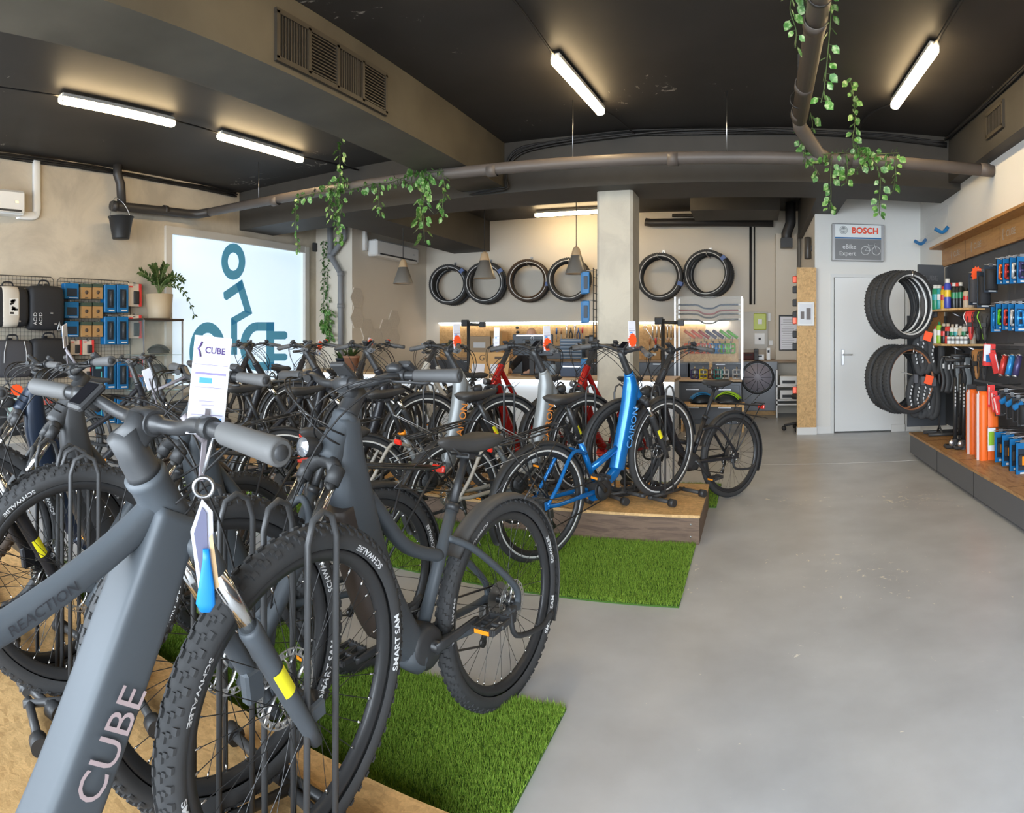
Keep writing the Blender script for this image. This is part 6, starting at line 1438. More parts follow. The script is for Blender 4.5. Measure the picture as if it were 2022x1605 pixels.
zb1, zb0 = on_y(1400, 669, DY + .3).z, on_y(1400, 714, DY + .3).z; mb = MB(); mb.box(((d0.x + d1.x) / 2 + .02, DY + .30, (zb0 + zb1) / 2), (d1.x - d0.x - .16, .014, zb1 - zb0)); mb.build('back_board', m_osb, dp); mb = MB(); mb.box(((d0.x + d1.x) / 2 + .02, DY + .30, (zb0 + zs) / 2), (.05, .014, zb0 - zs)); mb.build('board_post', m_osb, dp)
mb = MB(); mb.box(((d0.x + d1.x) / 2, DY + .30, (zs - .05) / 2), (d1.x - d0.x - .02, .5, zs - .05), bev=.004); mb.build('drawer_base', m_bpan, dp)
for j in range(2):
    for s in (-1, 1): mb = MB(); mb.box(((d0.x + d1.x) / 2 + s * .25, DY + .045, zs - .22 - .28 * j), (.46, .012, .25), bev=.003); dw = mb.build('drawer', m_bpan, dp); mb = MB(); mb.box(((d0.x + d1.x) / 2 + s * .25, DY + .03, zs - .16 - .28 * j), (.2, .02, .014)); mb.build('drawer_handle', m_alu, dw)
for k, (py, mm) in enumerate(((604, mat('bar_navy', (.03, .05, .10), .3)), (615, mat('bar_red', (.25, .03, .03), .3)), (622, m_blk), (633, m_blk))):
    z = on_y(1400, py, DY + .12).z; xc = (d0.x + d1.x) / 2; hw = .47; mb = MB()
    mb.tube(smoothpath([(xc - hw, DY + .12, z + .02), (xc - hw * .4, DY + .12, z + .012), (xc - hw * .16, DY + .11, z - .035), (xc + hw * .16, DY + .11, z - .035), (xc + hw * .4, DY + .12, z + .012), (xc + hw, DY + .12, z + .02)], 6), .014, 10)
    t = tag(mb.build('handlebar', mm), ('navy', 'dark red', 'black upper', 'black lower')[k] + ' loose handlebar lying across the top of the clear pedal display', 'handlebar', 'handlebars in the clear pedal display'); mb = MB()
    for s in (-1, 1): mb = MB(); mb.tube([(xc + s * hw * .98, DY + .12, z + .02), (xc + s * (hw + .06), DY + .12, z + .02)], .017, 8); mb.build('end_clip', m_pw, t)
cols = {'orange': (.92, .17, .03), 'coral': (.85, .12, .06), 'red': (.55, .05, .04), 'blue': (.03, .25, .60), 'green': (.12, .55, .02), 'yellow': (.75, .58, .02), 'brown': (.14, .05, .05), 'teal': (.03, .30, .28), 'silver': (.55, .56, .57), 'navy': (.06, .05, .14)}
def loose_pedal(p, col, label, s=1.):
    s *= 1.15; m = mat('anodised_' + col, cols[col], .3, .3); mb = MB(); w = .055 * s
    for x in (-w, w): mb.tube([p + Vector((x, 0, -w * 1.1)), p + Vector((x * 1.0, 0, w * 1.1))], .011 * s, 8)
    for z in (-w * 1.1, 0, w * 1.1): mb.tube([p + Vector((-w, 0, z)), p + Vector((w, 0, z))], .011 * s, 8)
    t = tag(mb.build('loose_pedal', m), label, 'pedal', 'coloured pedals in the clear display'); mb = MB(); mb.tube([p + Vector((0, 0, -w * 1.3)), p + Vector((0, 0, w * 1.9))], .012 * s, 8); mb.build('axle', m_steel, t); return t
for k, (px, col) in enumerate(((1360, 'orange'), (1371, 'orange'), (1384, 'coral'), (1395, 'coral'), (1408, 'blue'), (1421, 'blue'), (1432, 'green'), (1443, 'green'))):
    p = on_y(px, 688, DY + .26); loose_pedal(p, col, '%s pedal on the board of the clear display, %s of its pair' % (col, ('left', 'right')[k % 2]), 1.0)
for k, (px, col) in enumerate(((1372, 'navy'), (1389, 'yellow'), (1405, 'brown'), (1418, 'teal'), (1431, 'silver'), (1455, 'silver'))):
    p = on_y(px, 738, DY + .12); p.z = zs + .075; loose_pedal(p, col, '%s pedal standing on the shelf of the clear display%s' % (col, ', at its right end' if k == 5 else ''), .95)
for k, (px, col) in enumerate(((1362, 'orange'), (1376, 'coral'), (1390, 'red'), (1404, 'navy'), (1418, 'navy'), (1432, 'green'), (1446, 'green'))):
    p = on_y(px, 660, DY + .24); mb = MB(); d_ = Vector((.085, 0, -.06)); mb.tube([p - d_, p + d_], .026, 10); t = tag(mb.build('grip_pair', mat('anodised_' + col, cols[col], .3, .3)), '%s rubber grip above the pedals in the clear display, %s from the left' % (col, ORD[k]), 'grip', 'grips in the clear display'); mb = MB(); mb.tube([p + Vector((0, 0, 0)), p + Vector((0, .05, -.0)), p + Vector((0, .055, -.12))], .006, 6); mb.build('peg', m_steel, t)
# ---------------- low helmet shelf in front of the display
hx0, hx1 = on_y(1345, 810, 9.0).x, on_y(1470, 810, 9.0).x; hz2 = on_y(1400, 798, 9.0).z
mb = MB(); mb.box(((hx0 + hx1) / 2, 9.15, hz2 - .015), (hx1 - hx0, .42, .03)); hs = tag(mb.build('helmet_shelf', m_osb), 'low chipboard shelf with two helmets in front of the clear display', 'shelf')
for x in (hx0 + .02, hx1 - .02): mb = MB(); mb.box((x, 9.15, (hz2 - .03) / 2), (.03, .40, hz2 - .03)); mb.build('side_panel', m_osb, hs)
p = on_y(1386, 795, 9.1); helmet((p.x, p.y, hz2 + .025), mat('helmet_dark', (.02, .025, .03), .35), mat('helmet_blue', (.02, .22, .50), .3), 'black and blue helmet on the low chipboard shelf', .15, .4)
p = on_y(1438, 795, 9.1); helmet((p.x, p.y, hz2 + .025), MATS['helmet_dark'], mat('helmet_lime', (.42, .72, .02), .3), 'black and lime green helmet on the low chipboard shelf', .16, -.3)
# ---------------- electric boxes, notice board, shelves at the right of the workshop
def wallbox(p0, p1, Y, d, m, label, name, cat):
    a, b_ = on_y(*p0, Y), on_y(*p1, Y); mb = MB(); mb.box(((a.x + b_.x) / 2, Y - d / 2, (a.z + b_.z) / 2), (abs(b_.x - a.x), d, abs(a.z - b_.z)), bev=.004); return tag(mb.build(name, m), label, cat)
eb = wallbox((1466, 616), (1516, 690), YB, .06, mat('box_grey', (.58, .56, .52), .5), 'pale grey electric box on the back wall under the conduit', 'electric_box', 'electric box')
mb = MB(); a, b_ = on_y(1488, 619, YB - .06), on_y(1513, 651, YB - .06); mb.box(((a.x + b_.x) / 2, YB - .075, (a.z + b_.z) / 2), (b_.x - a.x, .03, a.z - b_.z), bev=.01); mtr = mb.build('meter', mat('meter_lime', (.50, .58, .02), .35), eb)
mb = MB(); mb.box(((a.x + b_.x) / 2 - .0, YB - .092, (a.z + b_.z) / 2), (.075, .008, .09)); mb.build('meter_window', m_pw, mtr)
mb = MB(); a, b_ = on_y(1490, 658, YB - .06), on_y(1510, 680, YB - .06); mb.box(((a.x + b_.x) / 2, YB - .07, (a.z + b_.z) / 2), (b_.x - a.x, .02, a.z - b_.z), bev=.003); sk_ = mb.build('breaker', m_pw, eb); mb = MB(); mb.box(((a.x + b_.x) / 2, YB - .083, (a.z + b_.z) / 2), (.04, .008, .04)); mb.build('breaker_switch', m_cab, sk_)
wallbox((1518, 672), (1526, 682), YB, .03, m_pw, 'white wall socket beside the electric box', 'wall_socket', 'socket'); wallbox((1516, 618), (1522, 634), YB, .03, m_pw, 'white thermostat beside the electric box', 'thermostat', 'thermostat')
nb_ = wallbox((1538, 622), (1578, 692), 11.25, .02, m_sat, 'black framed notice board with white sheets on the back pillar', 'notice_board', 'notice board')
a, b_ = on_y(1541, 625, 11.23), on_y(1575, 690, 11.23); mb = MB(); mb.box(((a.x + b_.x) / 2, 11.226, (a.z + b_.z) / 2), (b_.x - a.x, .006, a.z - b_.z)); sh_ = mb.build('sheet', m_card, nb_)
mb = MB()
for k in range(14): mb.box(((a.x + b_.x) / 2 - .02, 11.222, a.z - .06 - k * .04), ((b_.x - a.x) * random.uniform(.5, .85), .002, .008))
mb.build('print', mat('print_grey', (.35, .35, .38), .6), sh_)
shx0, shx1 = on_y(1533, 760, 10.6).x, on_y(1580, 760, 10.6).x
for k, py in enumerate((762, 784, 816)):
    pass
mb = MB()
zz = [.22, on_y(1550, 790, 10.6).z, on_y(1550, 762, 10.6).z]
for z in zz: mb.box(((shx0 + .84) / 2, 10.85, z), (.84 - shx0, .5, .025))
us = tag(mb.build('printer_shelf', m_pw), 'white shelves with printers under the end of the workbench', 'shelf'); mb = MB()
for x in (shx0 + .01, .83): mb.box((x, 10.85, .40), (.02, .5, .80))
mb.build('side_panel', m_pw, us)
for k, (z, m_, lb) in enumerate(((zz[2] + .014, m_pw, 'small white router on the upper white shelf under the workbench'), (zz[1] + .014, m_pw, 'white printer on the middle white shelf under the workbench'))):
    mb = MB(); mb.box((.62, 10.8, z + .075), (.3, .34, .15), bev=.01); t = tag(mb.build('printer', m_), lb, 'printer'); mb = MB(); mb.box((.62, 10.628, z + .05), (.22, .006, .05)); mb.build('paper_tray', m_sat, t)
# charger and dark bag on the bench end
for k, (px, w_, h_, m_, lb, nm) in enumerate(((1478, .24, .13, mat('bag_brown', (.10, .03, .03), .7), 'dark red pouch on the workbench in front of the electric box', 'pouch'), (1500, .16, .10, m_pw, 'white charging dock on the workbench below the meter', 'charging_dock'), (1517, .07, .22, m_pw, 'white handset standing at the right end of the workbench', 'handset'), (1493, .08, .2, m_sat, 'black radio standing on the workbench below the meter', 'radio'))):
    p = on_y(px, 708, BY + .3); mb = MB(); mb.box((p.x, p.y - .05 * k, bz + h_ / 2), (w_, .14, h_), bev=.01); t = tag(mb.build(nm, m_), lb, 'device' if k else 'bag'); mb = MB(); mb.box((p.x, p.y - .05 * k - .072, bz + h_ * .7), (w_ * .5, .006, h_ * .2)); mb.build('front_mark', m_cab, t)
# ---------------- chipboard fin at the partition end, with goods on its far side
fx0, fx1 = on_y(1574, 700, 8.72).x, on_y(1612, 700, 8.72).x; fz = on_y(1590, 528, 8.72).z
mb = MB(); mb.box(((fx0 + fx1) / 2, 8.76, fz / 2 + .05), (fx1 - fx0, .08, fz - .10)); fn_ = tag(mb.build('chipboard_panel', m_osb), 'tall chipboard panel standing at the end of the white partition', 'panel'); mb = MB(); mb.box(((fx0 + fx1) / 2, 8.755, .05), (fx1 - fx0 + .01, .09, .10)); mb.build('skirting_board', m_pw, fn_)
a, b_ = on_y(1575, 596, 8.70), on_y(1608, 643, 8.70); mb = MB(); cc = Vector(((a.x + b_.x) / 2, 8.71, (a.z + b_.z) / 2)); mb.box(cc, (b_.x - a.x, .02, a.z - b_.z), bev=.004); fr = tag(mb.build('picture_frame', m_pw), 'white framed certificate on the tall chipboard panel', 'picture'); mb = MB(); mb.box(cc + Vector((0, -.011, 0)), (b_.x - a.x - .05, .004, a.z - b_.z - .05)); mb.build('print', mat('print_pale', (.62, .62, .64), .3), fr)
mb = MB(); mb.box(cc + Vector((.035, -.0135, 0)), (.06, .003, .16)); mb.box(cc + Vector((-.05, -.0135, -.02)), (.05, .003, .10)); mb.build('photo', mat('print_umber', (.12, .09, .08), .4), fr)
for k, (py, col) in enumerate(((552, 'coral'), (572, 'navy'), (598, 'navy'), (622, 'navy'), (633, 'coral'), (660, 'navy'), (684, 'navy'), (770, 'coral'))):
    p = on_y(1567, py, 8.95); mb = MB(); mb.box(p + Vector((.02, 0, 0)), (.07, .05, .10), bev=.01); t = tag(mb.build('tape_pack', m_sat if col == 'navy' else mat('anodised_' + col, cols[col], .3, .3)), 'small %s pack hanging behind the edge of the chipboard panel, %s from the top' % ('red' if col == 'coral' else 'dark', ORD[k]), 'package', 'small packs behind the chipboard panel'); mb = MB(); mb.tube([p + Vector((.03, 0, .065)), Vector((XP, p.y, p.z + .065))], .005, 6); mb.build('hook', m_steel, t)
p = on_y(1598, 490, 9.3); p.x = XP - .06; mb = MB(); mb.lathe([(.045, -.16), (.05, -.15), (.05, .15), (.045, .16), (.04, .15), (.04, -.15)], p, (0, 0, 1), 18, closed=True); mb.box(p + Vector((.05, 0, 0)), (.04, .05, .08)); sc_ = tag(mb.build('wall_sconce', mat('sconce_brown', (.06, .05, .04), .4)), 'dark cylinder wall lamp on the partition above the chipboard panel', 'lamp'); mb = MB(); mb.ball(p, .03, 10, 8); mb.build('bulb', MATS['bulb_warm'], sc_)
# castor stool peeking out behind the panel
cx_, cy_ = .70, 9.12; mb = MB(); mb.lathe([(0, .46), (.13, .46), (.14, .50), (.12, .53), (0, .53)], (cx_, cy_, 0), (0, 0, 1), 20); oc = tag(mb.build('castor_stool', m_sat), 'black castor stool mostly hidden behind the tall chipboard panel', 'stool')
mb = MB(); mb.tube([(cx_, cy_, .08), (cx_, cy_, .47)], .025, 12); mb.build('post', m_alu, oc)
for k in range(5):
    q_ = PI + 2 * PI * k / 5; mb = MB(); ln_ = .22 if k else .24; e_ = Vector((min(cx_ + ln_ * cos(q_), .84), cy_ + ln_ * sin(q_), .075)); mb.tube([(cx_, cy_, .12), e_], .018, 8); lg = mb.build('leg', m_sat, oc); mb = MB(); mb.lathe([(0, -.018), (.034, -.018), (.034, .018), (0, .018)], (e_.x, e_.y, .035), (0, 1, 0), 14); mb.build('castor', m_cab, lg)
# ---------------- dealer sign on the door wall
a, b_ = on_y(1641, 443, YD), on_y(1743, 518, YD); sc = Vector(((a.x + b_.x) / 2, YD - .05, (a.z + b_.z) / 2)); sw, shh = b_.x - a.x, a.z - b_.z
mb = MB(); mb.box(sc, (sw, .10, shh), bev=.008); sg = tag(mb.build('dealer_sign', mat('sign_silver', (.42, .42, .43), .35, .3)), 'white and grey sign box with red lettering above the white door', 'sign')
f = Vector((0, -.051, 0)); mb = MB(); mb.box(sc + f + Vector((.0, 0, shh * .30)), (sw * .88, .006, shh * .34)); mb.build('white_face', mat('sign_white', (.85, .88, .88), .3), sg)
mb = MB(); mb.box(sc + f + Vector((0, 0, shh * .115)), (sw * .88, .007, shh * .035)); mb.build('blue_line', m_pkb, sg)
mb = MB(); mb.box(sc + f - Vector((0, 0, shh * .19)), (sw * .88, .006, shh * .55)); mb.build('grey_face', mat('sign_grey', (.20, .20, .205), .35), sg)
mb = MB(); text_on(mb, 'BOSCH', sc + f + Vector((sw * .13, -.004, shh * .32)), (1, 0, 0), (0, 0, 1), shh * .155, bold=.035); mb.build('red_lettering', mat('sign_red', (.90, .08, .03), .4), sg)
mb = MB(); q = sc + f + Vector((-sw * .28, -.004, shh * .32)); mb.lathe([(.050, 0), (.058, 0), (.058, .002), (.050, .002)], q, (0, -1, 0), 28, closed=True); mb.lathe([(0, 0), (.042, 0), (.042, .001), (0, .001)], q, (0, -1, 0), 24); mb.build('emblem', mat('emblem_grey', (.38, .40, .41), .4), sg)
mb = MB(); mb.box(q + Vector((0, -.0025, 0)), (.07, .002, .012)); mb.box(q + Vector((-.022, -.0025, 0)), (.010, .002, .05)); mb.box(q + Vector((.022, -.0025, 0)), (.010, .002, .05)); mb.build('emblem_bars', MATS['sign_white'], sg)
mb = MB(); text_on(mb, 'eBike', sc + f + Vector((-sw * .17, -.004, -shh * .12)), (1, 0, 0), (0, 0, 1), shh * .115, bold=.012); text_on(mb, 'Expert', sc + f + Vector((-sw * .20, -.004, -shh * .30)), (1, 0, 0), (0, 0, 1), shh * .115, bold=.012); mb.build('white_lettering', m_letw, sg)
mb = MB(); q = sc + f + Vector((sw * .24, -.004, -shh * .22)); k_ = shh * .12
for s in (-1, 1): mb.lathe([(k_ * .85, 0), (k_, 0), (k_, .002), (k_ * .85, .002)], q + Vector((s * k_ * 1.25, 0, 0)), (0, -1, 0), 28, closed=True)
L2 = lambda *P: mb.tube([q + Vector((x * k_, -.002, z * k_)) for x, z in P], .004, 5)
L2((-1.25, 0), (-.55, 1.2), (.85, 1.35), (-.1, .05), (-1.25, 0)); L2((1.25, 0), (.8, 1.6), (1.05, 1.65)); L2((-.1, .05), (-.6, 1.45)); L2((-.8, 1.5), (-.4, 1.5)); mb.build('bicycle_icon', m_letw, sg)
# clear leaflet holder with blue ends on the right wall
a, b_ = on_x(1808, 470, XR - .16), on_x(1849, 448, XR - .16); mb = MB(); m_ = (a + b_) / 2
mb.box((XR - .02, m_.y, m_.z + .10), (.012, abs(a.y - b_.y), .34)); lh = tag(mb.build('clear_holder', m_acr), 'clear plastic holder with blue end caps high on the right wall', 'holder')
mb = MB(); mb.box((XR - .10, m_.y, m_.z - .06), (.16, abs(a.y - b_.y), .02), bev=.004); mb.build('tray', m_acr, lh)
for s in (a, b_): mb = MB(); mb.sweep(smoothpath([(XR - .01, s.y, m_.z + .0), (XR - .08, s.y, m_.z - .07), (XR - .18, s.y, m_.z - .03)], 4), rsec(.02, .022, 3), (0, 1, 0)); mb.build('end_cap', m_pkb, lh)
# ================================================================== ACCESSORY WALL (right)
m_slat = mat('panel_graphite', (.060, .064, .072), .5); m_plin = mat('plinth_slate', (.115, .118, .128), .45)
m_oak = wood('oak_header', (.46, .235, .075), (.36, .165, .045), (7, 1.2, 7), .45); m_oak2 = wood('oak_platform', (.50, .29, .12), (.32, .16, .06), (6, 1.2, 6), .45)
PX, PY1, PH = 1.78, 7.03, .255
mb = MB(); mb.box(((PX + XR) / 2, (PY1 - 2) / 2, PH - .011), (XR - PX, PY1 + 2, .022)); wp = tag(mb.build('wall_platform', m_oak2), 'long low platform with an oak top under the accessory wall', 'platform')
mb = MB(); mb.box((PX + .022, (PY1 - 2) / 2, (PH - .022) / 2 + .015), (.025, PY1 + 1.98, PH - .052)); mb.box(((PX + XR) / 2, PY1 - .022, (PH - .022) / 2 + .015), (XR - PX - .02, .025, PH - .052)); mb.build('front_panel', m_plin, wp)
for y in (5.95, 4.9, 3.8): mb = MB(); mb.box((PX + .0085, y, (PH - .022) / 2 + .01), (.003, .006, PH - .04)); mb.build('panel_joint', m_cab, wp)
mb = MB()
for y in (6.4, 5.3, 4.2, 3.1, 2.0): mb = MB(); mb.box((2.09, y, PH + .0005), (.58, .003, .002)); mb.build('board_joint', mat('joint_dark', (.07, .04, .02), .7), wp)
for y in (6.9, 5.8, 4.7): mb = MB(); mb.lathe([(0, 0), (.018, 0), (.018, .03), (0, .03)], (PX + .05, y, 0), (0, 0, 1), 10); mb.build('levelling_foot', m_steel, wp)
XW = XR - .045; AY1 = 7.48
for k in range(8):
    y1 = AY1 - 1.0 * k; mb = MB(); mb.box((XR - .024, y1 - .5, 1.24), (.042, .994, 1.93)); tag(mb.build('wall_cladding', m_slat), 'graphite wall panel behind the accessories, %s from the door' % ORD[k], 'wall panel', 'graphite panels of the accessory wall')
# oak header with its ledge
mb = MB(); mb.box((2.33, (AY1 - 2) / 2, 2.315), (.03, AY1 + 2, .21)); oh = tag(mb.build('oak_header', m_oak), 'oak header board with pale lettering along the top of the accessory wall', 'header board')
mb = MB(); mb.box((2.275, (AY1 - 2) / 2, 2.43), (.245, AY1 + 2, .025)); mb.build('ledge', m_oak, oh)
m_pl = mat('lettering_silver', (.46, .42, .38), .35, .3)
for px in (1889, 1930, 1996):
    p = on_x(px, 500 - (px - 1889) * .38, 2.313); mb = MB(); p.z = 2.312; text_on(mb, 'CUBE', (2.3145, p.y, 2.312), (0, -1, 0), (0, 0, 1), .062, out=.0015)
    q = Vector((2.312, p.y + .19, 2.312)); mb.sweep([q + Vector((0, -.012, .055)), q + Vector((0, -.004, .03)), q + Vector((0, -.004, .008)), q + Vector((0, .012, 0)), q + Vector((0, -.004, -.008)), q + Vector((0, -.004, -.03)), q + Vector((0, -.012, -.055))], [(-.001, -.005), (.001, -.005), (.001, .005), (-.001, .005)], (1, 0, 0)); mb.build('lettering', m_pl, oh)
for y in (6.6, 5.6, 4.6): mb = MB(); mb.box((2.3145, y, 2.315), (.002, .004, .21)); mb.build('board_joint', MATS['joint_dark'], oh)
# end panel facing the lens, carrying the tyre arms
e0 = on_y(1814, 540, 7.42).x; mb = MB(); mb.box(((e0 + 2.33) / 2, 7.46, 2.05), (2.33 - e0, .04, .36)); ep = tag(mb.build('end_board', m_slat), 'graphite end board with a faint logo above the hanging tyres', 'wall panel')
mb = MB(); mb.box(((e0 + 2.33) / 2 + .04, 7.465, 1.55), (2.33 - e0 - .08, .03, .66)); mb.build('oak_backing', m_oak, ep); mb = MB(); text_on(mb, 'CUBE', ((e0 + 2.33) / 2 - .02, 7.439, 2.07), (1, 0, 0), (0, 0, 1), .06); mb.build('lettering', mat('lettering_dim', (.13, .13, .14), .4), ep)
mb = MB(); mb.box((2.12, 7.48, .93), (.5, .03, 1.35)); mb.build('lower_board', m_slat, ep)
# tyre bundles on arms
def arm_bundle(px, py, n, mats, strp, where):
    c = on_y(px, py, 6.62); a = Vector((.55, -1, 0)).normalized(); R = .37
    for k in range(n):
        cc = c - a * (.094 * (n - 1 - k)); M = Matrix.Translation(cc + Vector((0, 0, random.uniform(-.012, .012)))) @ Vector((0, 1, 0)).rotation_difference(a + Vector((random.uniform(-.06, .06), 0, random.uniform(-.06, .06)))).to_matrix().to_4x4()
        t = put(shell_tyre(R, .088, mats[k % len(mats)], .058), 'tyre', None, M); tag(t, 'tyre on the %s arm by the white door, %s' % (where, ('farthest back', 'second from the back', 'third from the back', 'frontmost')[k]), 'tyre', 'tyres on the arms by the door')
        if strp[k]: put(bead_mesh(R, .088, strp[k], .058), 'bead', t)
    b_ = c - a * (.094 * (n - 1) + .06); e_ = c + a * .06; up_ = Vector((0, 0, R - .075)); mb = MB(); w_ = Vector((2.06, 7.435, 0)); w_.z = (c + up_).z
    mb.tube([w_, b_ + up_, e_ + up_, e_ + up_ + Vector((0, 0, .05))], .014, 10); ar = tag(mb.build('tyre_hook', m_steel), '%s steel arm carrying the tyres beside the white door' % where, 'hook', 'steel tyre arms'); mb = MB(); mb.box(w_ + Vector((0, -.008, 0)), (.07, .02, .18)); mb.build('arm_plate', m_blk, ar)
m_bead = mat('bead_tan', (.36, .15, .07), .6)
arm_bundle(1795, 600, 4, [m_rub], [None, m_ref, m_ref, m_ref], 'upper'); arm_bundle(1797, 750, 4, [m_rub], [None, None, m_bead, m_bead], 'lower')
# shelves with cans and bottles
def shelf(py, label):
    a, b_ = on_x(1838, py, 1.97), on_x(1946, py, 2.36); z = on_x(1900, py, 2.15).z; mb = MB(); mb.prism([(1.97, a.y), (1.99, 6.45), (2.18, b_.y), (XW, b_.y), (XW, a.y)], z - .022, z); s = tag(mb.build('corner_shelf', m_osb), label, 'shelf'); mb = MB()
    for y in (a.y - .05, b_.y + .1): mb = MB(); mb.sweep([(XW, y, z - .10), (XW - .15, y, z - .025)], rsec(.006, .012), (0, 1, 0)); mb.build('shelf_bracket', m_steel, s)
    return z, a.y, b_.y
z1, sa, sb_ = shelf(608, 'upper chipboard shelf of spray cans on the accessory wall'); z2, sa, sb_ = shelf(679, 'lower chipboard shelf of bottles on the accessory wall')
def can(x, y, z, r, h, body, cap, label, band=None, grp='cans and bottles on the corner shelves', neck=.75):
    mb = MB(); mb.lathe([(0, 0), (r * .95, 0), (r, .006), (r, h * .80), (r * neck, h * .86), (0, h * .86)], (x, y, z), (0, 0, 1), 16); t = tag(mb.build('spray_can' if neck > .6 else 'bottle', body), label, 'can' if neck > .6 else 'bottle', grp)
    mb = MB(); mb.lathe([(r * neck * .92, h * .84), (r * neck * .92, h), (0, h)], (x, y, z), (0, 0, 1), 14); mb.build('cap', cap, t)
    if band: mb = MB(); mb.lathe([(r * 1.012, h * .38), (r * 1.012, h * .62)], (x, y, z), (0, 0, 1), 16); mb.build('label_band', band, t)
    return t
cg_ = mat('can_green', (.02, .22, .10), .3); cb_ = mat('can_blue', (.05, .07, .38), .3); cw_ = mat('can_white', (.65, .65, .62), .35); cr_ = mat('can_red', (.62, .05, .04), .3); ck_ = mat('can_black', (.015, .018, .016), .3); cy_2 = mat('can_yellow', (.75, .50, .03), .35); ct_ = mat('can_teal', (.03, .30, .33), .3); ce_ = mat('can_beige', (.55, .45, .33), .4)
spec = [(1847, 1.99, .038, .27, cg_, cw_, ct_, 'green can with a teal band'), (1855, 2.03, .036, .27, ct_, cw_, cw_, 'teal can with a white band'), (1863, 2.05, .032, .25, cy_2, cr_, cr_, 'yellow can with a red band'), (1871, 2.03, .038, .31, cb_, cw_, cy_2, 'tall blue can with a yellow band'), (1877, 2.10, .034, .28, cb_, cr_, cw_, 'blue can with a red cap'), (1884, 2.10, .032, .27, ck_, cw_, cg_, 'black can with a green band'), (1890, 2.13, .032, .27, ck_, cr_, cg_, 'black can with a red cap'), (1897, 2.15, .032, .27, ck_, cw_, cg_, 'slim black can with a green band'), (1908, 2.18, .036, .20, ce_, ck_, cr_, 'beige can with a black cap'), (1917, 2.22, .036, .20, ce_, ck_, None, 'plain beige can')]
for px, x, r, h, b_, c_, bd, lb in spec: can(x, x / tan(az(px)), z1, r, h, b_, c_, lb + ' on the upper corner shelf', bd)
spec = [(1848, 2.00, .030, .19, cw_, cr_, None, 'small white bottle with a red cap', .5), (1855, 2.03, .034, .24, mat('can_lime', (.30, .55, .05), .3), cg_, cw_, 'lime bottle with a green cap', .45), (1864, 2.06, .036, .22, ck_, ce_, cr_, 'black bottle with a beige cap', .6), (1872, 2.09, .036, .22, cr_, ce_, ck_, 'red bottle with a beige cap', .6), (1881, 2.12, .034, .21, cw_, ce_, cg_, 'white bottle with a green band', .5), (1889, 2.14, .034, .21, cw_, cw_, ct_, 'white bottle with a teal band', .5), (1897, 2.16, .034, .19, ce_, cw_, None, 'beige bottle with a white cap', .5), (1905, 2.18, .034, .21, cw_, m_gpipe, cg_, 'white bottle with a grey cap', .5), (1913, 2.20, .032, .16, ck_, cw_, cw_, 'short black bottle with a white band', .5), (1921, 2.23, .032, .16, ce_, ck_, cw_, 'short beige bottle with a black cap', .5)]
for px, x, r, h, b_, c_, bd, lb, nk in spec: can(x, x / tan(az(px)), z2, r, h, b_, c_, lb + ' on the lower corner shelf', bd, neck=nk)
for k, (px, x) in enumerate(((1874, 1.99), (1882, 2.03), (1891, 2.05), (1899, 2.08), (1907, 2.11))): can(x, x / tan(az(px)), z2, .022, .09, cw_, ck_, 'tiny white bottle at the front of the lower corner shelf, %s from the door end' % ORD[k], m_gpipe, 'tiny bottles on the lower corner shelf')
# helmet box peeking between the tyres
p = on_y(1828, 602, 6.95); mb = MB(); mb.box((p.x + .02, p.y, p.z + .02), (.20, .16, .33), bev=.01); hb_ = tag(mb.build('lamp_carton', mat('carton_taupe', (.085, .075, .068), .5)), 'taupe carton between the upper hanging tyres and the cans', 'box'); mb = MB(); mb.lathe([(0, 0), (.08, 0), (.08, .004), (0, .004)], (p.x + .05, p.y - .081, p.z), (0, -1, 0), 20); mb.build('print', m_sat, hb_)
mb = MB(); mb.tube([(p.x + .1, p.y + .08, p.z + .12), (p.x + .2, 7.44, p.z + .12)], .008, 6); mb.build('support_arm', m_steel, hb_)
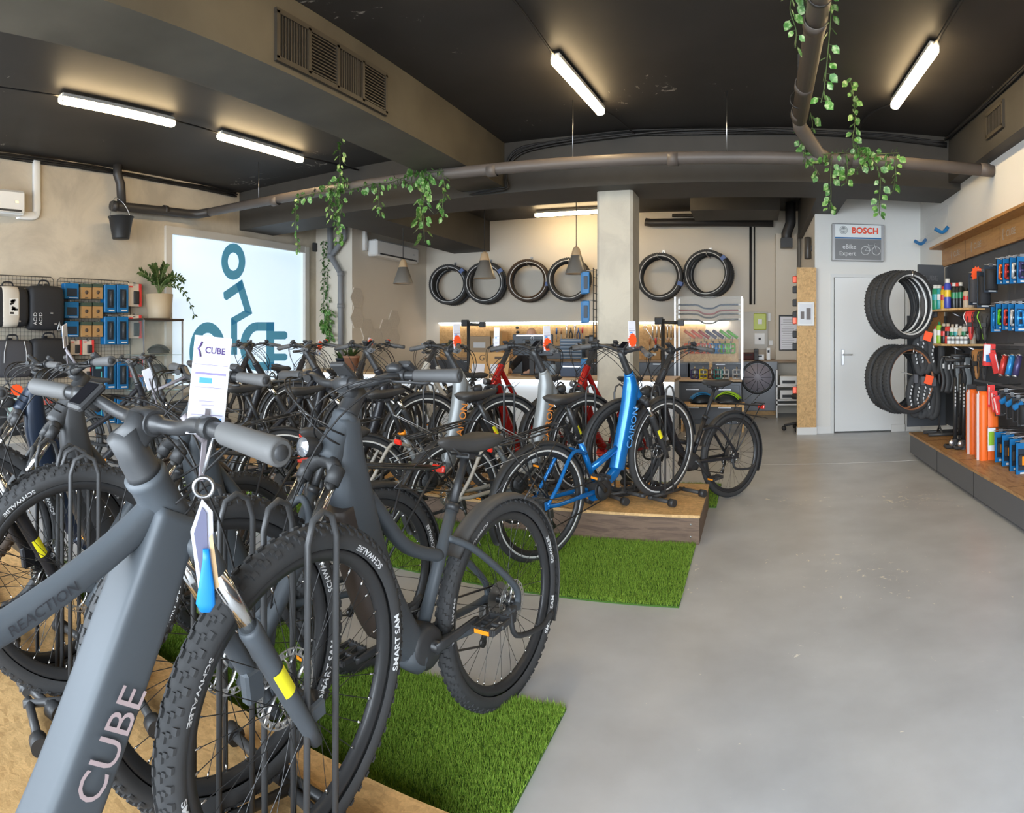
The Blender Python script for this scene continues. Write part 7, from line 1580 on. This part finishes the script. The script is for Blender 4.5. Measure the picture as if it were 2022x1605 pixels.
# hanging goods: rails and hooks
def rail(py, y0, y1, label):
    z = on_x(1990, py, XW).z; mb = MB(); mb.box((XW - .006, (y0 + y1) / 2, z), (.012, abs(y1 - y0), .022)); return tag(mb.build('hook_rail', mat('rail_grey', (.20, .20, .21), .35, .4)), label, 'rail', 'hook rails on the accessory wall'), z
for py, n_ in ((520, 'top'), (596, 'second'), (680, 'third'), (762, 'fourth'), (850, 'lowest')): rail(py, 4.2, 6.4, '%s pale hook rail on the graphite wall panels' % n_)
def hang(px, py, X=None): return on_x(px, py, X or 2.16)
def hook_to(t, p): mb = MB(); mb.tube([(XW, p.y, p.z), (p.x - .03, p.y, p.z), (p.x - .035, p.y, p.z + .015)], .0035, 6); mb.build('hook', m_steel, t)
def carded(px, py, h, w, col, label, grp, card=None, shape='pedal', X=2.14):
    p = hang(px, py, X); mb = MB(); mb.box(p - Vector((0, 0, h / 2)), (.012, w, h), bev=.002) if False else mb.box(p - Vector((0, 0, h / 2)), (w, .012, h)); t = tag(mb.build('package', card or m_pkd), label, 'package', grp)
    if not card: mb = MB(); mb.box(p - Vector((0, .001, h * .09)), (w, .016, h * .18)); mb.box(p - Vector((0, .001, h * .92)), (w, .016, h * .16)); mb.box(p - Vector((w * .42, .001, h * .5)), (w * .16, .015, h)); mb.build('blue_border', m_pkb, t)
    m = mat('anodised_' + col, cols[col], .3, .3) if col in cols else MATS[col]; q = p + Vector((0, -.02, -h * .52)); mb = MB()
    if shape == 'pedal':
        for x in (-w * .28, w * .28): mb.tube([q + Vector((x, 0, -h * .26)), q + Vector((x * .8, 0, h * .26))], .014, 8)
        for z in (-.26, 0, .26): mb.tube([q + Vector((-w * .28, 0, h * z)), q + Vector((w * .28, 0, h * z))], .012, 8)
    elif shape == 'bag': mb.sweep([q + Vector((0, 0, z * h)) for z in (-.40, -.36, .2, .34, .38)], [sup(.03 + .02 * k, w * .44, 14, 3) for k in (.5, 1, 1, .5, .2)], (0, 1, 0))
    elif shape == 'lamp':
        mb.box(q, (w * .7, .05, h * .34), bev=.01)
    else: mb.tube([q + Vector((0, 0, -h * .36)), q + Vector((0, 0, h * .30))], w * .26, 10)
    pr = mb.build('product', m, t)
    if shape == 'lamp': mb = MB(); mb.box(q + Vector((0, -.027, 0)), (w * .34, .008, h * .26)); mb.build('amber_reflector', m_org, pr)
    mb = MB(); mb.box(p + Vector((w * .1, -.008, -h * .93)), (w * .55, .004, h * .07)); mb.build('print', m_letw, t)
    mb = MB(); mb.tube([(XW, p.y, p.z + .012), (p.x - .06, p.y, p.z + .012)], .0035, 6); mb.box(p + Vector((0, -.002, .008)), (.035, .010, .03)); mb.build('hook', m_steel, t); return t
for k, (px, col) in enumerate(((1978, 'orange'), (1990, 'red'), (2004, 'silver'), (2018, 'navy'))): carded(px, 513 - k * 2, .215, .10, col, '%s pedal on a blue card, %s along the top row of the accessory wall' % (col, ORD[k]), 'carded pedals on the accessory wall')
for k, (px, col) in enumerate(((1966, 'blue'), (1976, 'green'), (1988, 'red'), (2001, 'silver'), (2014, 'blue'))): carded(px, 600 + (6 if k == 0 else 0), .225, .10, col, '%s pedal on a blue card, %s along the second row of the accessory wall' % (col, ORD[k]), 'carded pedals on the accessory wall')
for k, px in enumerate((1925, 1942, 1956)): carded(px, (541, 536, 525)[k], (.30, .34, .24)[k], .13, ('clear_pack', 'bag_black', 'bag_black')[k] if k else 'bag_grey', ('clear pack with a grey pad under the orange starburst', 'black saddle bag hanging beside the starburst pack', 'black bottle bag with a blue tab near the pedals')[k], 'packs on the upper accessory wall', m_pkd, 'bag', 2.10)
p = hang(1921, 541, 2.06); Q_ = [((.062 if i % 2 else .05) * cos(2 * PI * i / 24), (.062 if i % 2 else .05) * sin(2 * PI * i / 24) * 1.25) for i in range(24)]
mb = MB(); mb.prism(Q_, 0, .004, Matrix.Translation((2.10, p.y, p.z)) @ Matrix.Rotation(PI / 2, 4, 'X')); st_ = tag(mb.build('starburst_tag', m_neon), 'neon orange starburst tag on the accessory wall above the cans', 'tag'); mb = MB(); mb.tube([(XW, p.y + .01, p.z), (2.10, p.y, p.z)], .004, 6); mb.build('hook', m_steel, st_)
# saddles hanging nose down
def hung_saddle(px, py, m, trim, label, rz=0.):
    p = hang(px, py, 2.14); M = Matrix.Translation(p - Vector((0, 0, .15))) @ Matrix.Rotation(rz, 4, 'Z') @ Matrix.Rotation(PI / 2, 4, 'Y'); t = put(saddle_mesh(m), 'saddle', None, M); tag(t, label, 'saddle', 'saddles on the accessory wall'); put(rails_mesh(), 'saddle_rails', t)
    mb = MB(); mb.tube(smoothpath([(x, w_, .004) for x, w_ in ((-.13, .06), (-.08, .079), (-.02, .052), (.06, .028), (.13, .018))], 4), .005, 6); mb.build('piping', trim, t)
    mb = MB(); L_ = M.inverted(); mb.tube([L_ @ Vector((XW, p.y, p.z - .05)), L_ @ (p - Vector((-.02, 0, .05)))], .005, 6); mb.build('hook', m_steel, t); return t
hung_saddle(1917, 612, mat('saddle_red', (.75, .06, .05), .4), m_letw, 'red and black saddle hanging under the upper corner shelf end', .9); hung_saddle(1931, 612, m_sads, m_sat, 'plain black saddle hanging between the red and lime ones', .6); hung_saddle(1945, 611, m_sads, mat('trim_lime', (.25, .55, .02), .4), 'black saddle with lime green piping hanging left of the pedals', .9)
hung_saddle(1929, 688, mat('saddle_tan', (.36, .17, .06), .5), m_sat, 'tan and black saddle hanging below the lower corner shelf', .7); hung_saddle(1943, 690, m_sads, m_sat, 'black saddle hanging beside the red glove box', .6)
# red glove box, bottle grips
p = hang(1953, 679, 2.10); mb = MB(); mb.box(p - Vector((0, 0, .10)), (.10, .06, .20), Matrix.Rotation(.06, 3, 'Y'), .004); t = tag(mb.build('package', m_pkr), 'red and white box with a blue print hanging on the third row', 'package'); mb = MB(); mb.box(p + Vector((-.035, -.037, -.08)), (.06, .004, .15), Matrix.Rotation(.06, 3, 'Y')); mb.build('white_field', m_card, t); mb = MB(); mb.box(p + Vector((-.02, -.039, -.13)), (.05, .004, .07)); mb.build('blue_field', m_pkb, t); hook_to(t, p)
p = hang(1964, 690, 2.12); mb = MB(); mb.box(p - Vector((0, 0, .12)), (.06, .02, .19), Matrix.Rotation(-.25, 3, 'Y')); t = tag(mb.build('package', m_pkr), 'narrow red card leaning beside the red and white box', 'package'); mb = MB(); mb.box(p + Vector((.02, -.011, -.12)), (.010, .004, .16), Matrix.Rotation(-.25, 3, 'Y')); mb.build('white_edge', m_card, t); hook_to(t, p)
for k, (px, col) in enumerate(((1985, 'red'), (1999, 'blue'), (2013, 'navy'))):
    p = hang(px, 703, 2.12); d_ = Vector((-.03, -.02, -.085)).normalized(); mb = MB(); mb.tube([p, p + d_ * .05, p + d_ * .17], [.026, .029, .027], 12); t = tag(mb.build('grip', mat('anodised_' + col, cols[col], .3, .3)), '%s rubber grip hanging on the third row, %s of three' % ({'navy': 'black'}.get(col, col), ORD[k]), 'grip', 'grips on the third row'); hook_to(t, p)
    for u_ in (.17, -.012): mb = MB(); mb.tube([p + d_ * u_, p + d_ * (u_ + .014)], .022, 10); mb.build('lock_ring', m_alu, t)
# orange bags and red cards
for k, (px, X) in enumerate(((1919, 2.02), (1938, 2.00))):
    p = hang(px, 764 + k * 3, X); mb = MB(); mb.sweep([p + Vector((0, 0, z)) for z in (-.72, -.70, -.62, -.06, -.02)], [sup(.088 * q + .01 * (1 - q), .04 * q, 16, 4) for q in (.4, .85, 1, 1, .8)], (0, 1, 0)); t = tag(mb.build('dry_bag', mat('bag_orange', (.92, .16, .02), .45)), 'tall orange dry bag with a pale stripe, %s from the door' % ORD[k], 'bag', 'orange dry bags on the accessory wall')
    mb = MB(); mb.box(p + Vector((-.045, -.041, -.34)), (.032, .004, .60)); mb.box(p + Vector((-.045, -.043, -.12)), (.012, .003, .2)); mb.build('pale_stripe', mat('stripe_pale', (.62, .58, .55), .5), t); mb = MB(); mb.tube([(XW, p.y, p.z - .02), (p.x, p.y, p.z - .02)], .005, 6); mb.box(p, (.09, .02, .05), bev=.004); mb.build('buckle', m_sat, t)
p = hang(1957, 764, 2.08); mb = MB(); mb.sweep([p + Vector((0, 0, z)) for z in (-.72, -.68, -.2, -.12)], [sup(.035, .055, 14, 3), sup(.045, .065, 14, 3), sup(.045, .065, 14, 3), sup(.03, .05, 14, 3)], (0, 1, 0)); t = tag(mb.build('dry_bag', MATS['bag_orange']), 'orange roll bag behind the tall dry bags under the red card', 'bag'); hook_to(t, p - Vector((0, 0, .12)))
for k, (px, py, h) in enumerate(((1957, 760, .19), (1964, 772, .18), (1970, 782, .16))):
    p = hang(px, py, 2.06); mb = MB(); mb.box(p - Vector((0, 0, h / 2)), (.065, .012, h), Matrix.Rotation(-.12 * k, 3, 'Y')); t = tag(mb.build('package', m_pkr), 'red card with pale print beside the orange bags, %s of the fanned three' % ORD[k], 'package', 'fanned red cards by the orange bags'); mb = MB(); mb.box(p + Vector((-.022, -.008, -h / 2)), (.012, .003, h * .8), Matrix.Rotation(-.12 * k, 3, 'Y')); mb.build('pale_edge', mat('edge_pink', (.85, .55, .50), .5), t); hook_to(t, p)
p = hang(1958, 845, 2.04); mb = MB(); mb.box(p - Vector((0, 0, .10)), (.07, .012, .2)); t = tag(mb.build('package', m_card), 'white and lime card hanging below the orange bags', 'package'); mb = MB(); mb.box(p + Vector((-.005, -.008, -.09)), (.05, .004, .12)); mb.build('lime_field', MATS['can_lime'], t); hook_to(t, p)
for k, (px, py) in enumerate(((1975, 776), (1986, 772), (1998, 780), (2010, 785), (2020, 792))): carded(px, py, .20, .10, 'bag_black', 'black strap light with a blue band on the fourth row, %s along' % ORD[k], 'strap lights on the fourth row', m_sat, 'bag', 2.12); p = hang(px, py, 2.12); t = bpy.data.objects[-1] if False else None
for k, (px, py) in enumerate(((1972, 778), (1984, 781), (1996, 786), (2010, 792))): p = hang(px, py + 8, 2.08); mb = MB(); mb.box(p, (.10, .04, .045), Matrix.Rotation(-.5, 3, 'Y'), .008); t = tag(mb.build('light_clip', m_pkb), 'bright blue clip among the black strap lights, %s along' % ORD[k], 'clip', 'blue clips on the fourth row'); mb = MB(); mb.tube([p + Vector((.02, 0, 0)), (XW, p.y, p.z)], .004, 6); mb.build('hook', m_steel, t)
for k, (px, py) in enumerate(((1976, 852), (1990, 858), (2005, 866), (2018, 874))): carded(px, py, .26, .11, 'black_plastic', 'black pedal with an amber reflector on a blue card, %s along the lowest row' % ORD[k], 'reflector pedals on the lowest row', None, 'lamp', 2.08)
# folded tyres hanging below the shelves
def folded(px, py, label, Y=6.75):
    p = on_y(px, py, Y); mb = MB(); P = smoothpath([p + Vector(v) for v in ((0, 0, 0), (-.05, .01, -.08), (-.07, 0, -.22), (-.03, .0, -.38), (.0, 0, -.41), (.04, 0, -.36), (.06, .02, -.2), (.04, .01, -.06), (0, 0, 0))], 4); mb.sweep(P[:-1], sup(.030, .040, 12, 2.5), (0, 1, 0), closed=True); t = tag(mb.build('folded_tyre', m_rub), label, 'tyre', 'folded tyres below the corner shelves')
    mb = MB()
    for k in range(6): mb.box(p + Vector((-.067 + .008 * abs(k - 3), -.041, -.10 - .04 * k)), (.014, .003, .026), Matrix.Rotation(.12 * (k - 3), 3, 'Y'))
    mb.build('white_lettering', m_letw, t); mb = MB(); mb.box(p + Vector((0, -.03, -.02)), (.05, .06, .10), bev=.008); mb.build('paper_band', mat('band_dark', (.10, .10, .11), .5), t); mb = MB(); mb.tube([p + Vector((0, 0, .02)), (p.x, 7.44, p.z + .02)], .006, 6); mb.build('hook', m_steel, t); return t
for k, (px, py) in enumerate(((1818, 662), (1829, 660), (1850, 660))): folded(px, py, 'folded black tyre between the two hanging tyre bundles, %s from the door' % ORD[k])
for k, (px, py) in enumerate(((1807, 744), (1821, 748), (1833, 746), (1842, 750))): folded(px, py, 'folded black tyre in front of the lower tyre bundle, %s from the door' % ORD[k])
for k, (px, py) in enumerate(((1832, 664), (1834, 750))):
    p = on_y(px, py, 6.66); mb = MB(); mb.box(p, (.09, .012, .10), Matrix.Rotation(.3, 3, 'Y')); t = tag(mb.build('price_label', m_neon), 'neon orange label on the folded tyres, %s' % ('upper one', 'lower one')[k], 'tag'); mb = MB(); mb.tube([p, (p.x, 7.44, p.z + .02)], .004, 6); mb.build('hook', m_steel, t)
# free standing rack, floor pumps, inner tube strips
p = on_z(1866, 858, PH); mb = MB(); x, y = p.x, p.y
for s in (-.06, .13): mb.tube(smoothpath([(x + s, y + .02, PH + .09), (x + s, y + .02, PH + .95), (x + s + .02, y + .02, PH + 1.02), (x + s + .06, y + .02, PH + 1.04)], 3), .012, 8)
for q in (-.10, .10): mb.tube([(x - .22, y + q, PH + .022), (x + .14, y + q, PH + .022)], .020, 10)
mb.tube([(x - .06, y - .1, PH + .02), (x - .06, y + .02, PH + .10), (x - .06, y + .1, PH + .02)], .012, 8); mb.tube([(x + .13, y - .1, PH + .02), (x + .13, y + .02, PH + .10), (x + .13, y + .1, PH + .02)], .012, 8)
tag(mb.build('tube_stand', MATS['stand_grey']), 'grey tubular bicycle stand on the oak platform below the shelves', 'stand')
for k, (px, py, ht) in enumerate(((1886, 884, .86), (1903, 886, .80), (1896, 876, .90))):
    p = on_z(px, py, PH); x, y = p.x, p.y; mb = MB(); mb.box((x, y, PH + .02), (.22, .10, .035), bev=.012); mb.lathe([(.055, .0), (.05, .05), (.03, .09)], (x, y, PH), (0, 0, 1), 16); t = tag(mb.build('floor_pump', m_sat), 'black floor pump on the oak platform, %s' % ('leftmost of three', 'in front with white lettering', 'the tall one behind')[k], 'pump', 'floor pumps on the oak platform')
    mb = MB(); mb.tube([(x, y, PH + .05), (x, y, PH + ht * .80)], .019, 12); mb.build('barrel', m_blk, t); mb = MB(); mb.tube([(x, y, PH + ht * .8), (x, y, PH + ht)], .007, 8); mb.tube([(x - .10, y, PH + ht), (x + .10, y, PH + ht)], .016, 10); mb.build('handle', m_sat, t)
    mb = MB(); mb.tube(smoothpath([(x + .03, y - .03, PH + .06), (x + .09, y - .05, PH + .25), (x + .06, y - .03, PH + .5), (x + .03, y - .02, PH + .3)], 4), .006, 6); mb.build('hose', m_cab, t)
    mb = MB()
    for j in range(6): mb.box((x - .004, y - .0195, PH + .42 + .035 * j), (.012, .002, .022))
    mb.build('white_lettering', m_letw, t); mb = MB(); mb.lathe([(0, 0), (.032, 0), (.032, .01), (0, .01)], (x - .05, y - .055, PH + .06), (0, -1, 0), 16); mb.build('gauge', m_alu, t)
for k, (px, py) in enumerate(((1862, 704), (1872, 706), (1880, 705), (1893, 703), (1904, 702), (1912, 705))):
    p = on_y(px, py, 6.45); mb = MB(); mb.sweep(smoothpath([p, p + Vector((-.02, 0, -.10)), p + Vector((.01, 0, -.25)), p + Vector((-.015, 0, -.38))], 4), sup(.012, .035 if k % 2 else .02, 10, 3), (0, 1, 0)); t = tag(mb.build('fender_strip', m_sat if k not in (3, 5) else mat('strap_grey', (.22, .24, .25), .5)), '%s strap hanging above the floor pumps, %s from the door' % ('black' if k not in (3, 5) else 'grey', ORD[k]), 'strap', 'straps above the floor pumps')
    mb = MB(); mb.box(p + Vector((0, -.02, -.1)), (.02, .004, .05)); mb.build('label_print', m_letw, t); mb = MB(); mb.tube([p, (XW, p.y, p.z)], .004, 6); mb.build('hook', m_steel, t)
# ================================================================== IVY GARLANDS
m_iv, _nt, _b = base('ivy_leaf', .45)
_f = noise(_nt, coords(_nt), 34, 3); _nt.links.new(ramp(_nt, _f, [(.36, (.045, .165, .026)), (.5, (.11, .28, .055)), (.66, (.44, .54, .27))]), _b.inputs['Base Color'])
m_ivd = mat('ivy_leaf_dark', (.05, .15, .03), .45, var=.4, scale=18)
m_vine = mat('vine_stem', (.07, .11, .035), .7)
def ivy(label, strands, size=.06, dens=26, m=None):
    """strands: lists of points; one garland"""
    ms, ml = MB(), MB()
    for P in strands:
        P = smoothpath(P, 5); ms.tube(P, .0035, 5); L_ = sum((P[i + 1] - P[i]).length for i in range(len(P) - 1)); n = max(6, int(L_ * dens * 1.15))
        for k in range(n):
            f = (k + random.random() * .5) / n * (len(P) - 1); i = min(int(f), len(P) - 2); p = P[i].lerp(P[i + 1], f - i); t = (P[i + 1] - P[i]).normalized()
            a = random.uniform(0, 2 * PI); o_, o2 = frame_of(t); d = (o_ * cos(a) + o2 * sin(a)) * .8 + Vector((0, 0, -.75)); s = size * 1.25 * random.uniform(.65, 1.15); q = p + (o_ * cos(a) + o2 * sin(a)) * s * .35
            ms.tube([p, q], .0015, 4, cap=False); leaf(ml, q, d, (cos(a + 1.2), sin(a + 1.2), .35), s, s * .78)
    t = tag(ms.build('ivy_garland', m_vine), label, 'ivy garland', 'trailing ivy garlands'); o = ml.build('leaves', m or m_iv, t); return t
CP = 5.9
def cp(px, py, Y=CP): return on_y(px, py, Y)
ivy('ivy garland hanging from the ceiling down to the cross pipe, left of the long beam', [[(cp(672, 292).x, CP, ZC), cp(671, 330), cp(668, 375)]], .062, 34)
ivy('ivy garland trailing along the left half of the cross pipe and drooping in the middle', [[cp(585, 392), cp(610, 384), cp(650, 376), cp(690, 374), cp(740, 362)], [cp(660, 368), cp(664, 420), cp(668, 455), cp(671, 480)], [cp(655, 372), cp(650, 410), cp(655, 435)], [cp(640, 372), cp(672, 355), cp(690, 362)], [cp(668, 362), cp(662, 385), cp(676, 400), cp(670, 430)]], .062, 36)
ivy('thin ivy strand hanging straight down beside the frosted window corner', [[cp(585, 392), cp(583, 430), cp(586, 470), cp(588, 498)]], .05, 30)
ivy('ivy garland trailing along the cross pipe in front of the long beam end', [[cp(735, 364), cp(770, 360), cp(810, 346), cp(850, 340), cp(876, 338)], [cp(749, 364), cp(748, 395), cp(750, 428)], [cp(780, 352), cp(800, 358), cp(815, 362)], [cp(872, 340), cp(878, 370), cp(874, 400), cp(876, 430)]], .06, 36)
ivy('bold ivy garland with large pale leaves drooping lowest from the cross pipe', [[cp(833, 338), cp(831, 380), cp(836, 430), cp(838, 478)], [cp(840, 340), cp(838, 385), cp(832, 440)], [cp(815, 348), cp(826, 340), cp(850, 345)]], .085, 30)
Y3 = 3.8
ivy('ivy garland wound round the thick ceiling pipe at the top edge', [[cp(1565, -12, Y3), cp(1560, 20, Y3), cp(1572, 60, Y3), cp(1570, 95, Y3)], [cp(1580, -10, Y3), cp(1600, 8, Y3), cp(1620, 12, Y3), cp(1640, 0, Y3)], [cp(1590, -8, Y3), cp(1596, 25, Y3)], [cp(1640, -10, Y3), cp(1640, 40, Y3), cp(1634, 110, Y3), cp(1628, 170, Y3), cp(1621, 203, Y3)]], .055, 30)
ivy('ivy garland hanging from the ceiling to the right part of the cross pipe', [[(cp(1678, 200, 5.6).x, 5.6, ZC), cp(1686, 200, 5.7), cp(1688, 240), cp(1684, 280), cp(1700, 300)]], .062, 36)
ivy('ivy garland climbing beside the elbow of the thick ceiling pipe', [[cp(1600, 222), cp(1604, 250), cp(1590, 275), cp(1600, 290)], [cp(1582, 255), cp(1580, 275), cp(1586, 288)]], .06, 34)
ivy('ivy garland trailing along the right part of the cross pipe with long drooping ends', [[cp(1585, 306), cp(1620, 305), cp(1660, 302), cp(1700, 305), cp(1740, 304), cp(1775, 302)], [cp(1586, 306), cp(1605, 325), cp(1618, 345)], [cp(1642, 310), cp(1640, 350), cp(1641, 390), cp(1637, 416)], [cp(1668, 308), cp(1674, 335), cp(1670, 366)], [cp(1698, 300), cp(1722, 318), cp(1738, 350), cp(1736, 400), cp(1737, 424)], [cp(1770, 306), cp(1768, 340), cp(1764, 378)], [cp(1720, 305), cp(1700, 322), cp(1690, 345)], [cp(1700, 298), cp(1715, 310), cp(1760, 320)]], .062, 38)
ivy('long narrow leaf garland hanging down the wall right of the frosted window', [[cp(638, 475, 8.9), cp(640, 540, 8.9), cp(639, 600, 8.9), cp(643, 660, 8.9)], [cp(645, 475, 8.9), cp(646, 540, 8.9), cp(648, 600, 8.9), cp(651, 675, 8.9)]], .055, 30, m_ivd)
ivy('dense bright green ivy clump on the garland near the rain pipe', [[cp(648, 608, 8.8), cp(652, 630, 8.8), cp(645, 650, 8.8), cp(655, 672, 8.8)], [cp(642, 612, 8.8), cp(640, 640, 8.8), cp(648, 660, 8.8)]], .085, 60)
# ================================================================== PRICE CARDS AND TAGS
def W_(d, p): return d['M'] @ (d['MS'] @ p)
def card_on(d, pt, px, py, w, h, yaw, label, lean=.12, **k):
    r = hypot(*W_(d, pt).xy); p = on_r(px, py, r); right = Vector((cos(yaw), sin(yaw), 0)); up = (Vector((0, 0, 1)) + right * lean).normalized(); right = (right - up * right.dot(up)).normalized()
    t = price_card('price_card', p, right, up, w, h, label, **k); mb = MB(); mb.tube([W_(d, pt), p + Vector((0, 0, -.01))], .006, 6); mb.build('clip_stem', MATS['clip_grey'], t); return t
vy = lambda px: az(px) * -1          # yaw of a card squarely facing the lens at picture column px
card_on(dA, dA['right'][3] + Vector((0, .03, .01)), 404, 858, .060, .150, vy(415) + .35, 'white price card with a purple logo standing on the nearest handlebar', .10, head='CUBE')
card_on(dC, dC['right'][2], 300, 768, .034, .075, vy(290) + .5, 'plain white price card leaning beside the second slate bicycle', -.35, clip=True, sub=False)
card_on(dD, dD['left'][2], 130, 684, .055, .085, vy(128) + 1.25, 'white price card seen nearly edge on above the graphite bicycle', -.22, sub=False)
for d, pt, px, py, lab, st in ((dG1, 'right', 903, 688, 'white price card with a starburst on the second grey low step bicycle', -.22), (dG2, 'right', 1081, 692, 'white price card with a starburst on the grey bicycle beside the blue one', -.25), (dBL, 'right', 1249, 684, 'white price card with a starburst on the blue bicycle', -.25)):
    card_on(d, d[pt][2], px, py, .062, .165, vy(px) + .75, lab, -.05, star=st, sub=True, clip=False)
for d, px, py, lab in ((dH1, 628, 700, 'white price card with an orange starburst on the black bicycle by the window edge'), (dH2, 727, 698, 'white price card with an orange starburst on the black bicycle by the plant pots')): card_on(d, d['bar'], px, py, .07, .15, vy(px) + .9, lab, .3, star=.15, sub=True, clip=False)
card_on(dR1, dR1['bar'], 980, 692, .05, .2, vy(980) + .2, 'narrow pale price card on the dark red bicycle by the counter', .02, sub=True, clip=False)
# key ring with booklet and blue strap below the nearest grip
e_ = W_(dA, dA['right'][4]); r_ = hypot(e_.x, e_.y); p = on_r(402, 962, r_); nv = Vector((-p.x, -p.y, 0)).normalized(); rv = Vector((0, 0, 1)).cross(nv) * 1.0
mb = MB(); mb.tube([p + (rv * cos(a) + Vector((0, 0, 1)) * sin(a)) * .014 for a in [2 * PI * i / 20 for i in range(20)]], .003, 6, closed=True); kr = tag(mb.build('key_ring', m_steel), 'steel key ring with a booklet and bright blue strap hanging from the nearest handlebar', 'key ring')
mb = MB(); mb.tube([p + Vector((0, 0, .02)), p.lerp(e_, .5) + Vector((0, 0, .01)), e_], .003, 6); mb.build('hanger', m_steel, kr)
def at_(px, py): return on_r(px, py, r_ - .02)
mb = MB(); q = [at_(399, 985), at_(376, 1050), at_(392, 1168), at_(424, 1150), at_(420, 1010)]; mb.add(q + [a - nv * .004 for a in q], [(0, 1, 2, 3, 4), (9, 8, 7, 6, 5)] + [(i, i + 5, (i + 1) % 5 + 5, (i + 1) % 5) for i in range(5)]); bkl = mb.build('booklet', mat('booklet_white', (.42, .42, .50), .4), kr)
mb = MB(); q = [at_(399, 1000) + nv * .003, at_(383, 1052) + nv * .003, at_(398, 1150) + nv * .003, at_(412, 1140) + nv * .003, at_(408, 1012) + nv * .003]; mb.add(q + [a - nv * .002 for a in q], [(0, 1, 2, 3, 4), (9, 8, 7, 6, 5)] + [(i, i + 5, (i + 1) % 5 + 5, (i + 1) % 5) for i in range(5)]); mb.build('booklet_photo', mat('booklet_dark', (.10, .10, .16), .4), kr)
mb = MB(); q = [at_(419, 1050) + nv * .006, at_(413, 1060) + nv * .006, at_(424, 1160) + nv * .006, at_(433, 1155) + nv * .006]; mb.add(q + [a - nv * .003 for a in q], [(0, 1, 2, 3), (7, 6, 5, 4)] + [(i, i + 4, (i + 1) % 4 + 4, (i + 1) % 4) for i in range(4)]); mb.build('manual_card', mat('card_tan', (.55, .36, .18), .5), kr)
mb = MB(); P = [at_(407, 1078) + nv * .012, at_(408, 1100) + nv * .012, at_(408, 1150) + nv * .012, at_(406, 1185) + nv * .012, at_(406, 1200) + nv * .012]; mb.sweep(P, [sup(.0045 * s_, .003, 12, 2.4) for s_ in (1, 1.2, 2.4, 3.0, 1.6)], rv); mb.build('blue_strap', m_blu, kr)
